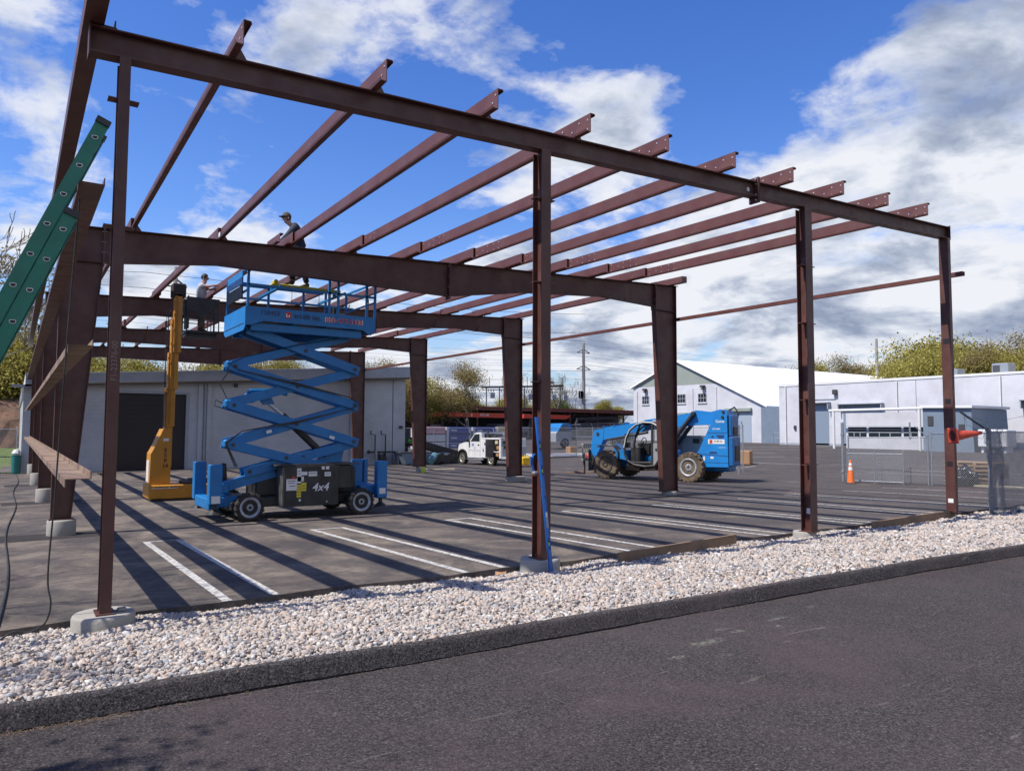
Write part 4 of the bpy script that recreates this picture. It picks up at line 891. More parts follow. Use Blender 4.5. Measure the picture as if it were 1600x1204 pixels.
for (y0, y1, z0, z1) in ((61.5, 62.7, 5.18, 6.2), (55.2, 56.45, 5.17, 6.22), (51.85, 53.1, 5.16, 6.2)):
    m = MB(); m.box(XG-.03, XG-.004, y0, y1, z0, z1); w_ = m.build('window', GLASS, t)
    m = MB()
    for f in (0, 1/3, 2/3, 1): yy = y0+(y1-y0)*f; m.box(XG-.06, XG-.032, yy-.03, yy+.03, z0, z1)
    for f in (0, .5, 1): zz = z0+(z1-z0)*f; m.box(XG-.065, XG-.061, y0, y1, zz-.03, zz+.03)
    m.build('muntins', GREY, w_)
    m = MB(); m.box(XG-.12, XG-.004, y0-.1, y1+.1, z0-.14, z0-.035); m.build('sill', WPAINT, w_)
for (y0, y1, z1, mm) in ((45.4, 48.6, 3.9, ROLLL), (55.0, 57.4, 3.5, DGREY)):
    m = MB(); m.box(XG-.04, XG-.004, y0, y1, .3, z1); d_ = m.build('roll_up_door', mm, t)
    m = MB(); m.bbox(XG-.35, XG-.005, y0-.15, y1+.35, z1+.02, z1+.45, .05); m.build('door_hood', SAGE, d_)
for y in (63.7, 59.8, 54.0, 50.35, 58.3):
    m = MB(); m.box(XG-.10, XG-.004, y-.09, y+.09, .25, 6.9); m.build('pilaster', WALLW, t)
for y in (62.0, 52.2):
    m = MB(); m.bbox(XG-.5, XG-.08, y-.3, y+.3, 6.95, 7.2, .04); m.cyl((XG-.25, y, 6.98), (XG-.35, y, 6.7), .12, .2); m.build('flood_light', GREYD, t)
# ---- recess between the two white buildings
t = thing('link_building', (69, 42, .4), 'narrow blue-grey recessed link with a dark door between the two white buildings', 'building')
m = MB(); m.box(67.2, 74, 37.5, 43.49, .3, 4.3); m.build('wall', BGREY, t)
m = MB(); m.box(67.16, 67.19, 38.6, 40.3, .35, 3.1); m.build('door', DGREY, t)
m = MB()
for y in (38.2, 39.6, 41.2): m.cyl((66.2, y, .3), (66.2, y, 1.6), .04, n=6)
m.tube([(66.2, 38.2, 1.55), (66.2, 41.2, 1.55)], .04, 6); m.tube([(66.2, 38.2, 1.0), (66.2, 41.2, 1.0)], .03, 6); m.build('handrail', GALV, t)
# ---- flat-roofed white building on the right
XB = 62
t = thing('flat_roof_building', (66, 26, .4), 'long flat-roofed white building on the right with blue-grey roll-up doors', 'building')
m = MB(); m.prism([(37.4, .2), (37.4, 6.1), (37.4, 6.1), (-14, 6.32), (-14, .2)][:2]+[(-14, 6.25), (-14, .2)], XB, XB+.4, 'x'); m.box(XB+.4, XB+30, 36.99, 37.39, .2, 6.0); m.build('wall', WALLW, t)
m = MB(); m.box(XB-.06, XB+30, -14.1, 37.5, 6.26, 6.36); m.prism([(37.5, 6.12), (-14.1, 6.27), (-14.1, 6.30), (37.5, 6.30)], XB-.05, XB+.3, 'x'); m.build('roof', ROOFW, t)
for (y0, y1, z0, z1, mm) in ((32.05, 34.0, .45, 4.3, ROLLD), (27.0, 30.6, .45, 4.1, ROLLD), (11.5, 15.9, .45, 4.05, ROLLD)):
    m = MB(); m.box(XB-.03, XB-.004, y0, y1, z0, z1); d_ = m.build('roll_up_door', mm, t)
    m = MB(); m.bbox(XB-.55, XB-.005, y0-.25, y1+.3, z1+.05, z1+.18, .04); m.box(XB-.5, XB-.006, y0-.22, y0-.14, z1-.5, z1+.049); m.box(XB-.5, XB-.006, y1+.18, y1+.26, z1-.5, z1+.049); m.build('awning', GREY, d_)
m = MB(); m.box(XB-.012, XB-.003, 24.0, 24.03, .4, 6.1); m.build('expansion_joint', GREYD, t)
m = MB(); m.bbox(XB-.35, XB-.005, 31.1, 31.5, 5.15, 5.6, .05); m.build('wall_lamp', GREYD, t)
for yy in (36.6, 25.6, 17.6):
    m = MB(); m.cyl((XB-.10, yy, .45), (XB-.10, yy, 6.1), .06, n=8); m.build('downpipe', WPAINT, t)
m = MB(); m.box(XB-.03, XB-.003, -14, 37.35, .25, .62); m.build('plinth', GREY, t)
m = MB(); m.tube([(XB-.06, 31.3, 5.1), (XB-.06, 31.3, 4.75), (XB-.06, 34.6, 4.75), (XB-.06, 34.6, 1.4)], .03, 6); m.build('conduit', GREY, t)
for yy in (35.6, 34.8): m = MB(); m.bbox(XB-.15, XB-.005, yy-.12, yy+.12, 1.3+.6*(yy > 35), 1.7+.6*(yy > 35), .02); m.build('junction_box', GREYD, t)
for (y, z, s, lab) in ((23.4, 6.36, .45, 'smaller rooftop air-conditioning unit on the flat white building'), (19.6, 6.36, .62, 'taller rooftop air-conditioning unit on the right of the flat white building')):
    t = thing('rooftop_unit', (XB+3, y*1.0-1, z), lab, 'air conditioner')
    m = MB(); m.bbox(XB+2.4, XB+3.8, y-1.6, y-.4, z+.1, z+.1+s*1.3, .05); m.build('casing', GALV, t)
    m = MB(); m.box(XB+2.37, XB+2.39, y-1.0, y-.5, z+.2, z+s*1.2); m.build('grille', GREYD, t)
    m = MB(); m.box(XB+2.5, XB+2.6, y-1.5, y-1.4, z, z+.1); m.box(XB+3.6, XB+3.7, y-.6, y-.5, z, z+.1); m.build('feet', GALV, t)
# ---- white lean-to with window strip and pipe frame
t = thing('white_lean_to', (56, 23, .3), 'low white structure with a strip of dark windows and a white pipe frame in front', 'shed')
m = MB(); m.box(56, 59, 20.1, 26.7, .2, 3.25); m.build('wall', WALLW, t)
for (y0, y1) in ((24.95, 26.5), (22.15, 24.75), (20.3, 21.95)):
    m = MB(); m.box(55.96, 55.995, y0, y1, 1.36, 2.12); w_ = m.build('window', GLASS, t)
    m = MB(); m.box(55.93, 55.955, y0, y1, 1.68, 1.73); 
    for f in (.33, .66): yy = y0+(y1-y0)*f; m.box(55.93, 55.955, yy-.03, yy+.03, 1.36, 1.68)
    m.build('window_bars', GREY, w_)
m = MB(); m.cyl((54.9, 27.1, .3), (54.9, 27.1, 3.42), .10, n=10); m.cyl((54.9, 20.2, .3), (54.9, 20.2, 3.42), .10, n=10); m.cyl((54.9, 27.5, 3.45), (54.9, 18.8, 3.5), .11, n=10); m.build('pipe_frame', WPAINT, t)
# ---- grey container beside it
t = thing('storage_container', (55, 17.9, .35), 'blue-grey box container with a white roof edge, behind the front corner column', 'container')
m = MB(); m.prism([(16.3, .3), (19.75, .3), (19.75, 3.5), (16.45, 3.42)], 54.5, 60, 'x'); m.build('container_body', BGREY, t)
m = MB(); m.prism([(16.3, 3.44), (19.85, 3.51), (19.85, 3.72), (16.3, 3.62)], 54.3, 60.2, 'x'); m.build('roof', ROOFW, t)
m = MB(); m.box(54.46, 54.49, 19.0, 19.4, 2.2, 2.9); m.box(54.46, 54.49, 16.9, 17.3, 1.9, 2.3); m.build('vents', GREYD, t)
t = thing('transformer_cabinet', (54.8, 15.3, .35), 'white utility cabinet right of the blue-grey container', 'cabinet')
m = MB(); m.bbox(54.3, 55.8, 14.2, 16.0, .75, 1.95, .05); m.build('cabinet_body', WPAINT, t)
m = MB()
for y in (14.4, 15.1, 15.8): m.box(54.5, 55.5, y-.08, y+.08, .3, .749)
m.build('legs', WPAINT, t)
m = MB(); m.box(54.27, 54.295, 14.5, 15.6, 1.0, 1.7); m.build('door_panel', GREY, t)
# ---- canopy shed with red roof
t = thing('storage_shed', (62, 80, -.3), 'long open storage shed with an oxide-red roof behind the pickup', 'shed')
m = MB(); m.prism([(40.2, 4.42), (90, 4.30), (90, 4.75), (40.2, 4.87)], 77.6, 92, 'y'); r = m.build('roof', OXROOF, t)
m = MB(); zz_ = [(40.3+i*.1, 4.90+(.045 if i % 4 < 2 else 0)-.0024*i*.1) for i in range(496)]
m.prism(zz_+[(q[0], q[1]-.03) for q in reversed(zz_)], 77.5, 79.5, 'y'); m.build('corrugated_edge', OXROOF, r)
m = MB(); m.box(40.2, 90, 91.5, 91.8, -.5, 4.3); m.build('rear_wall', DKSHED, t)
for i in range(10):
    x = 41+i*5.4; m = MB(); m.box(x-.1, x+.1, 78.0, 78.2, -.5, 4.28); m.beam((x-1.1, 78.1, 4.25), (x, 78.1, 3.1), .08, .08); m.beam((x+1.1, 78.1, 4.25), (x, 78.1, 3.1), .08, .08); m.build('post', STEEL, t)
# things stored under and before the shed
rg = random.Random(4)
for i, (x0, x1, mm, z1, lab) in enumerate(((35.3, 37.7, LUMW, 1.95, 'white and pink wrapped lumber pack at the left of the row behind the fence'), (38.2, 40.95, LUMB, 2.05, 'dark blue wrapped lumber pack, left of two, behind the fence'),
        (41.5, 44.1, LUMB, 2.05, 'dark blue wrapped lumber pack, right of two, behind the pickup cab'), (44.4, 47.6, LUML, 2.0, 'pale yellow lumber pack right of the blue packs'))):
    t = thing('lumber_pack', (x0, 62, -.45), lab, 'lumber pack', 'lumber packs behind the fence')
    for k in range(3):
        za = -.38+k*.83; m = MB(); m.bbox(x0, x1, 61.5, 64.5, za, za+.74, .03); m.build('bundle', mm if not (i == 0 and k == 2) else PINK, t)
        for f in (.2, .8): m = MB(); xx = x0+(x1-x0)*f; m.box(xx-.05, xx+.05, 61.5, 64.5, za-.08, za-.002); m.build('bearer', PALW, t)
    m = MB(); m.box(x0-.3, x0-.02, 61.6, 64.4, -.4, z1-.05); m.build('end_wrap', LUMW, t)
    if i in (1, 2):
        for k in range(3):
            za = -.38+k*.83; m = MB(); m.box(x1-.35, x1-.2, 61.47, 61.495, za+.1, za+.6); m.box(x0+.2, x0+.9, 61.47, 61.495, za+.3, za+.45); m.build('printed_mark', LUMW, t)
for i in range(7):
    x = 52+i*3.1+rg.uniform(-.3, .3); t = thing('material_stack', (x, 76, -.4), 'dark stack of stored material under the red shed, number %s from the left' % ORD[i], 'material stack', 'stacks under the red shed')
    for k in range(rg.choice((2, 3))):
        m = MB(); m.bbox(x-1.1, x+1.1, 79, 81.5, -.4+k*.9, .38+k*.9, .03); m.build('bundle', (GREYD, GREY, DKSHED, SILV)[(i+k) % 4], t)
# red crane booms
def crane(x0, x1, z, lab, txt):
    t = thing('crane_boom_truck', ((x0+x1)/2, 74, -.45), lab, 'crane truck', 'red crane trucks under the shed')
    m = MB(); m.prism([(x0, z), (x1-.8, z-.06), (x1, z+.28), (x1-.1, z+.5), (x0, z+.56)], 73.6, 74.1, 'y'); b = m.build('boom', REDB, t)
    text('boom_lettering', txt, .36, WHT, b, plane_m(((x0+x1)/2-.2, 73.59, z+.27), (1, 0, 0), (0, 0, 1)), .003, world=True)
    m = MB(); m.bbox(x0+.6, x1-.6, 73.3, 75.3, .45, .75, .04); m.bbox(x1-2.6, x1-.7, 73.2, 75.4, .75, 2.5, .15); m.build('truck_body', BLACK, t)
    m = MB(); m.box(x1-2.4, x1-.9, 73.16, 73.19, 1.6, 2.3); m.build('cab_window', GLASS, t)
    m = MB(); m.cyl((x0+1.2, 74.2, .75), (x0+1.5, 74.0, z), .22, n=8); m.build('mast', BLACK, t)
    for xx in (x0+1.2, x1-1.6):
        m = MB(); m.lathe([(.25, -.15), (.48, -.13), (.5, 0), (.48, .13), (.25, .15)], (xx, 73.2, .05), 'y', 20); m.build('wheel', RUBBER, t, smooth=True)
crane(38.6, 44.4, 3.42, 'leftmost red crane boom with white lettering under the shed roof', 'BEST & CASEY')
crane(44.9, 54.2, 3.36, 'middle red crane boom above the pickup, under the shed roof', '  \u25ae           RTC-100')
crane(56.5, 64.5, 3.30, 'rightmost red crane boom partly hidden by the second front column', ' ')
t = thing('black_loader_crane', (69, 75, -.4), 'black folded loader crane parked under the right part of the red shed', 'crane truck')
m = MB(); m.beam((66, 74, 3.3), (73, 74, 3.55), .3, .35); m.beam((73, 74, 3.5), (74.5, 74, 2.0), .3, .3); m.beam((66.2, 74, 3.2), (65.2, 74, 1.2), .3, .3); m.beam((67.5, 74, 2.9), (71, 74, 3.3), .15, .15); m.build('folded_arm', BLACK, t)
m = MB(); m.bbox(64, 76, 73.5, 75.5, .5, .9, .05); m.bbox(64, 66.5, 73.4, 75.6, .9, 2.6, .2); m.build('truck_body', GREYD, t)
m = MB(); m.box(64.3, 66.2, 73.36, 73.39, 1.7, 2.4); m.build('cab_window', GLASS, t)
for xx in (65.2, 72, 74): m = MB(); m.lathe([(.25, -.15), (.48, -.13), (.5, 0), (.48, .13), (.25, .15)], (xx, 73.4, .05), 'y', 20); m.build('wheel', RUBBER, t, smooth=True)
for (x, lab) in ((41.2, 'dark car parked at the left end of the red shed beside the block building'),):
    t = thing('parked_car', (x, 70, -.45), lab, 'car')
    m = MB(); m.prism([(x-2.1, .2), (x+2.2, .2), (x+2.2, .75), (x+1.2, .95), (x+.6, 1.5), (x-1.0, 1.55), (x-1.9, 1.0), (x-2.1, .8)], 69, 70.7, 'y'); m.build('body', BLACK, t)
    m = MB(); m.prism([(x-1.5, 1.0), (x+1.05, 1.0), (x+.5, 1.43), (x-.95, 1.47)], 68.98, 68.995, 'y'); m.build('side_window', GLASS, t)
    for xx in (x-1.35, x+1.4): m = MB(); m.lathe([(.18, -.1), (.33, -.1), (.34, .0), (.33, .1), (.18, .1)], (xx, 69.05, -.1), 'y', 18); m.build('wheel', RUBBER, t, smooth=True)
# ---- flatbed truck behind the fence
t = thing('flatbed_truck', (48, 49, g(48, 49)), 'light grey flatbed truck with a blue cab behind the chain-link fence', 'truck'); z = g(46, 49)
m = MB(); m.bbox(44.4, 52.7, 48, 50.2, z+.95, z+1.12, .03); m.bbox(44.4, 52.7, 48.4, 49.8, z+.7, z+.94, .03); m.build('flatbed', GREY, t)
m = MB(); m.prism([(42.3, z+.6), (44.2, z+.6), (44.2, z+1.58), (42.5, z+1.58), (42.3, z+1.4)], 48.0, 50.2, 'y'); m.build('cab', GREY, t)
m = MB(); m.prism([(42.52, z+1.585), (44.18, z+1.585), (44.18, z+2.2), (43.9, z+2.38), (43.1, z+2.34)], 48.02, 50.18, 'y'); m.build('cab_roof', BLUE, t)
m = MB(); m.prism([(42.7, z+1.6), (43.8, z+1.6), (43.8, z+2.1), (43.05, z+2.1)], 47.97, 47.99, 'y'); m.build('cab_window', GLASS, t)
m = MB()
for i in range(14): x = 44.8+i*.55; m.beam((x, 48.05, z+1.12), (x+.3, 48.05, z+1.12+(.75 if i % 2 else .5)), .03, .03)
m.bbox(45.2, 52.2, 48.3, 49.9, z+1.13, z+1.75, .05); m.build('rack_load', GREYD, t)
for xx in (43.4, 49.8, 50.9):
    m = MB(); m.lathe([(.2, -.14), (.46, -.13), (.48, 0), (.46, .13), (.2, .14)], (xx, 48.1, z+.48), 'y', 22); w_ = m.build('wheel', RUBBER, t, smooth=True)
    m = MB(); m.lathe([(0, -.12), (.26, -.145), (.28, -.13), (.28, -.1)], (xx, 48.1, z+.48), 'y', 18); m.build('rim', RIM, w_, smooth=True)
# small yard clutter by the far fence
def clutter(nm, x, y, sx, sy, sz, mm, lab, cat, b=.03, rz=0):
    z = g(x, y); t = thing(nm, (x, y, z), lab, cat, rz=rz); m = MB(); m.bbox(-sx/2, sx/2, -sy/2, sy/2, .02, sz, b); m.build('body', mm, t, world=False)
    m = MB(); m.box(-sx/2*.9, sx/2*.9, -sy/2-.012, -sy/2-.002, sz*.3, sz*.5); m.build('tape_band', PALW if mm is CARD else GREYD, t, world=False); return t
clutter('cardboard_box', 36.4, 21.4, 1.0, .8, .85, CARD, 'brown cardboard carton on the lot right of the telehandler', 'box', rz=.5)
clutter('cardboard_box', 36.2, 38.0, .8, .6, .8, CARD, 'small brown carton among pipes left of the telehandler', 'box')
clutter('red_cover', 34.2, 33.3, 1.2, .8, .45, REDB, 'low red covered bundle on the ground left of the telehandler forks', 'bundle', .15)
t = thing('pipe_bundle', (34, 40, -.4), 'pale plastic pipes lying on the ground in front of the far fence', 'pipes'); m = MB(); z = g(34, 38)
for k in range(5): m.tube([(30.5+k*.2, 38.5+k*.1, z+.15+.12*(k % 2)), (37.5+k*.2, 36.7+k*.1, z+.15+.1*(k % 2))], .09, 8)
m.build('pipes', WPAINT, t)
t = thing('steel_beam_pile', (27, 20, -.35), 'dark red spare steel beams lying on the ground behind the telehandler', 'steel beams'); z = g(27, 22)
for k in range(3): m = MB(); m.beam((24.6+k*.3, 21.5+k*.4, z+.10), (31.0+k*.3, 19.8+k*.4, z+.10), .14, .16); m.build('beam', STEEL, t)
# ---- conveyor and black drainage pipes left of the pickup
t = thing('conveyor', (23.5, 37, -.45), 'long black belt conveyor sloping down behind the third frame leg, with green lettering', 'conveyor')
A = Vector((20.6, 37.2, 1.15)); B = Vector((25.3, 37.0, -.05))
m = MB(); m.beam(A, B, 1.1, .40); m.build('conveyor_frame', BLACK, t)
m = MB(); m.beam(A+Vector((0, 0, .215)), B+Vector((0, 0, .215)), .8, .02); m.build('belt', RUBBER, t)
m = MB(); m.beam(A+Vector((.2, -.57, .19)), B+Vector((0, -.57, .19)), .02, .07); m.build('side_rail', GREYD, t)
dd = (B-A).normalized(); upn = Vector((0, -1, 0)).cross(dd) ; upn = -upn if upn.z < 0 else upn
text('lettering', 'MULTEC', .34, GRNL, t, plane_m(tuple(A+dd*1.15+Vector((0, -.585, 0))), dd, upn), .004, world=True)
m = MB(); m.beam((21.2, 37, .85), (21.2, 37, -.45), .12, .12); m.beam((23.6, 37, .2), (23.6, 37, -.45), .12, .12); m.build('legs', BLACK, t)
m = MB(); m.bbox(19.9, 21.8, 38, 40, -.45, .5, .05); m.build('engine_box', GREYD, t)
t = thing('material_hopper', (20.4, 34.3, -.45), 'dark grey rectangular hopper below the raised end of the conveyor', 'hopper')
m = MB(); m.prism([(19.6, -.4), (21.2, -.4), (21.4, .28), (19.3, .28)], 33.8, 35.0, 'y'); m.build('hopper_body', BGREY, t)
m = MB(); m.box(19.25, 21.45, 33.75, 35.05, .281, .34); m.build('rim', GREYD, t)
for k in range(5):
    x = 21.55+k*.33; m = MB()
    m.tube([(x, 33.4, -.13+.1*(k % 2)), (x+.55, 35.6, -.10+.1*(k % 2))], .30-.01*k, 12)
    m.build('corrugated_pipe', BLACK, None, 'black corrugated pipe in the pile left of the pickup, %s from the left' % ORD[k], 'pipe', 'pile of black pipes left of the pickup')
t = thing('clear_wrap_roll', (21.1, 33.4, -.44), 'clear and turquoise wrapped roll leaning on the black pipes', 'roll')
m = MB(); m.tube([(20.9, 33.0, -.2), (21.5, 33.6, .1)], .24, 12); m.build('roll', mat('turquoise_wrap', (.10, .22, .24), .25), t)

# ================================================================== FENCES, GATE, PALLETS (right)
fence([(22.5, 41.5), (35.75, 36.9)], 2.3, 'chain-link fence behind the pickup in front of the lumber packs', pitch=.13, w=.006, every=2.6, mid=True)
fence([(35.75, 36.9), (30.6, 16.9)], 2.3, 'chain-link fence running behind the telehandler', pitch=.13, w=.006, every=3, arms=True)
for (x, y, lab) in ((28.4, 15.4, 'left galvanised gate post beside the rear of the telehandler'), (27.43, 9.4, 'right galvanised gate post beside the orange cone')):
    t = thing('gate_post', (x, y, g(x, y)), lab, 'gate post', 'gate posts of the lot entrance'); m = MB(); z = g(x, y); m.cyl((x, y, z), (x, y, z+2.35), .055, n=12); m.lathe([(.065, 0), (.06, .04), (0, .08)], (x, y, z+2.35), n=12); m.build('post', GALV, t, smooth=True)
    m = MB()
    for q in (.4, 1.9): m.lathe([(.075, -.04), (.075, .04)], (x, y, z+q), n=12)
    m.build('hinge', GALVD, t)
fence([(27.43, 9.15), (27.43, 6.0)], 1.78, 'chain-link fence panel right of the orange cone, with barbed wire on posts', pitch=.085, w=.005, every=3.2, arms=False)
t = fence([(27.0, 8.95), (27.0, 6.7)], 1.15, 'low open gate leaf with a pipe frame in front of the fence panel', nm='gate_leaf', pitch=.085, w=.005, post=.024, every=1.2, bar=True); t['category'] = 'gate'
t = thing('barbed_wire_strands', (27.4, 7.5, 1.7), 'barbed wire strands on slanted arms above the fence panel by the cone', 'barbed wire')
m = MB()
for k in range(3): m.tube([(27.43-.0*k, 9.3, 1.75+.13*k), (27.43, 6.6, 1.73+.13*k)], .006, 3)
m.build('strands', GALVD, t); m = MB(); m.cyl((27.43, 6.65, 1.5), (27.43, 6.65, 2.15), .03, n=8); m.beam((27.43, 6.0, 1.6), (27.2, 6.35, 2.0), .03, .03); m.build('arms', GALV, t)
fence([(27.43, 5.88), (25.9, 2.2), (24.2, -1.2)], 1.9, 'chain-link fence right of the front corner column', pitch=.085, w=.005, every=3.5)
# rolled-up chain-link at the right edge
t = thing('rolled_fence', (18.3, -.15, -.05), 'tall roll and end of grey chain-link mesh hanging on a post at the right edge', 'fence')
m = MB(); m.cyl((18.05, -.05, -.1), (18.05, -.05, 1.9), .045, n=10); m.build('post', GALV, t, smooth=True)
m = MB(); rgn = np.random.default_rng(8)
for sgn in (1, -1):
    for k in range(20):
        P = []
        for i in range(36):
            z = 1.86*i/35; a = k*2*math.pi/20+sgn*z*9.5; rr = .145+.022*math.sin(z*6+2*math.cos(a))+.012*math.sin(z*15+k)
            P.append((17.95+.05*math.sin(z*2.2)+math.cos(a)*rr, -.2+math.sin(a)*rr, z-.05))
        m.tube(P, .0034, 3)
for k in range(40):
    a = rgn.uniform(0, 6.28); m.cyl((17.95+.15*math.cos(a), -.2+.15*math.sin(a), 1.78), (17.95+.19*math.cos(a+.2), -.2+.19*math.sin(a+.2), 1.90), .004, n=3)
m.build('mesh_roll', GALVD, t)
m = MB(); chain_link(m, (18.05, -.05, 0), (23.0, -1.9, 0), lambda x, y: -.06, 1.85, .055, .0055); m.build('mesh_wire', GALVD, t)
m = MB(); m.tube([(18.05, -.05, 1.8), (23, -1.9, 1.8)], .022, 6); m.build('top_rail', GALV, t)
m = MB(); m.beam((18.05, -.05, 1.82), (17.55, .35, 2.28), .035, .035); m.build('barbed_arm', GREYD, t)
m = MB()
for k in range(3):
    P = [(17.6+.03*k, .3, 2.25-.05*k)]
    for i in range(1, 14): u = i/13; P.append((17.6+.55*u*(1+.3*k)+.05*math.sin(i*1.7+k), .3-.3*u, 2.25-.55*math.sin(u*2.2+k*.3)*(.5+.3*k)+.04*math.sin(i*2.3)))
    m.tube(P, .0045, 3)
m.tube([(17.6, .3, 2.2), (18.3, 0, 2.02), (19.2, -.4, 2.2), (20.5, -.9, 2.0), (22, -1.5, 2.05)], .004, 3); m.build('barbed_wire', GREYD, t)
m = MB(); m.bbox(19.0, 19.25, -.55, -.45, 1.35, 1.72, .01); m.build('latch_box', GREYD, t)
m = MB(); m.bbox(19.02, 19.12, -.575, -.552, 1.5, 1.62, .005); m.build('red_mark', REDB, t)
# pallets
t = thing('pallet_stack', (29.0, 5.4, g(29, 5.4)), 'stack of weathered wooden pallets behind the fence by the front corner column', 'pallets'); z = g(29, 5.4)
A = Vector((28.0, 6.15)); Bv = Vector((.05, -.99)).normalized()
for k in range(6):
    m = MB(); zz = z+.01+k*.145; o = (k % 3)*.03
    for f in (0, .6, 1.2): m.box(28.0+o, 29.2+o, 4.05+f+.0, 4.05+f+.09, zz+.022, zz+.11)
    for i in range(7): m.box(28.0+o+i*.185, 28.09+o+i*.185, 4.05, 5.75, zz+.1105, zz+.13)
    for i in range(4): m.box(28.0+o+i*.36, 28.1+o+i*.36, 4.05, 5.75, zz+.002, zz+.0215)
    m.build('pallet', PALW if k % 2 else WOOD, t)
m = MB(); m.beam((27.9, 3.0, z+.06), (28.0, 5.2, z+.05), .5, .06); m.build('loose_planks', LUML, t)
t = thing('refuse_bag', (27.75, 4.9, g(27.7, 4.9)), 'crumpled black plastic bag leaning against the wooden pallets', 'bag')
bm = bmesh.new(); bmesh.ops.create_icosphere(bm, subdivisions=4, radius=1); rgn = np.random.default_rng(2)
from mathutils import noise as mn
for v in bm.verts:
    c = v.co.copy(); q = 1+.35*mn.noise(c*2.2)+.22*mn.noise(c*5.5); wz = 1-.35*max(0, c.z); v.co = Vector((c.x*.26*q*wz, c.y*.42*q*wz, .36+c.z*.38*q))
me = bpy.data.meshes.new('plastic'); bm.to_mesh(me); bm.free(); me.materials.append(BAG); o = bpy.data.objects.new('plastic', me); COL.objects.link(o); o.parent = t

# ================================================================== POLES, WIRES, SUBSTATION
def pole(x, y, z0, z1, r, lab, arms):
    t = thing('utility_pole', (x, y, z0), lab, 'utility pole'); m = MB(); m.cyl((x, y, z0), (x, y, z1), r*1.3, r*.7, n=10); m.build('pole', POLE, t, smooth=True)
    for (dz, L) in arms:
        m = MB(); m.beam((x-L, y, z1-dz-.7), (x, y, z1-dz), .12, .12); m.beam((x, y, z1-dz), (x+L, y, z1-dz-.7), .12, .12); m.beam((x-L, y, z1-dz-.7), (x+L, y, z1-dz-.7), .10, .10); m.build('cross_arm', GREYD, t)
    return t
pole(84.7, 95, -.4, 17.6, .34, 'tall transmission pole with slanted arms behind the red shed', [(1.2, 1.5), (4.2, 1.6)])
t = bpy.data.objects['utility_pole']
m = MB()
for s in (-1, 1): m.bbox(84.7+s*.0-1.1, 84.7-.35, 94.6, 95.2, 7.4, 8.8, .1)
m.build('transformer', GREY, t)
pole(10.3, 60, -.5, 15.6, .22, 'grey utility pole rising behind the yellow lift between the frames', [(1.0, .9)])
pole(120, 60, 4, 17.4, .28, 'short dark pole top above the ridge of the white gabled roof', [])
rgn = np.random.default_rng(12)
WH = [(5.4, 88), (6.1, 90), (6.6, 84), (7.2, 92), (7.8, 95), (8.4, 86), (9.0, 95), (9.7, 90), (10.3, 98), (10.9, 85), (11.5, 95), (12.2, 92), (12.9, 96), (13.4, 95), (14.2, 95), (14.9, 95), (16.4, 95), (17.4, 95)]
for i, (h, y) in enumerate(WH):
    P = []
    for k in range(41):
        x = -60+k*6.0; s = ((x-84.7) % 75)/75; P.append((x, y+(x*.0), h+1.0-4*1.3*s*(1-s)))
    m = MB(); m.tube(P, .013, 4); m.build('power_line', WIRE, None, 'thin dark power line crossing the sky behind the yard, %s from the bottom' % ORD[i], 'power line', 'power lines behind the yard', org=(0, y, h))
for (h, y, sl, wl) in ((15.0, 60, .02, 'upper'), (13.6, 60, -.02, 'middle'), (12.3, 60, .03, 'lower')):
    m = MB(); m.tube([(-40+k*6, y, h-(.9*math.sin(math.pi*((k*6-50) % 50)/50))+sl*(k*6-50)) for k in range(17)], .02, 4); m.build('power_line', WIRE, None, '%s of three service wires on the grey pole behind the yellow lift' % wl, 'power line', 'wires on the grey pole', org=(0, y, h))
t = thing('substation_gantry', (76, 100, 0), 'grey electrical substation gantry left of the tall transmission pole', 'substation')
m = MB(); m.beam((66, 100, 9.0), (84, 100, 9.9), .18, .3); m.beam((66, 100, 8.5), (84, 100, 9.3), .10, .1); m.build('gantry_beam', GREYD, t)
for i in range(7):
    x = 67+i*2.7; m = MB(); m.cyl((x, 100, 0), (x, 100, 9.0+.05*(x-66)), .09, n=6); m.cyl((x+.6, 100, 9.0), (x+.6, 100, 10.9+.1*i), .05, n=6); m.build('upright', GREYD, t)
    m = MB(); m.bbox(x+.9, x+1.7, 99.8, 100.4, 7.2, 8.2, .08); m.build('switchgear', GREY, t)
    m = MB()
    for q in range(3): m.lathe([(.05, 0), (.14, .08), (.05, .16), (.14, .24), (.05, .32), (.14, .4), (.05, .48)], (x+.4+q*.55, 100, 8.3), n=6)
    m.build('insulator', SAGE, t)

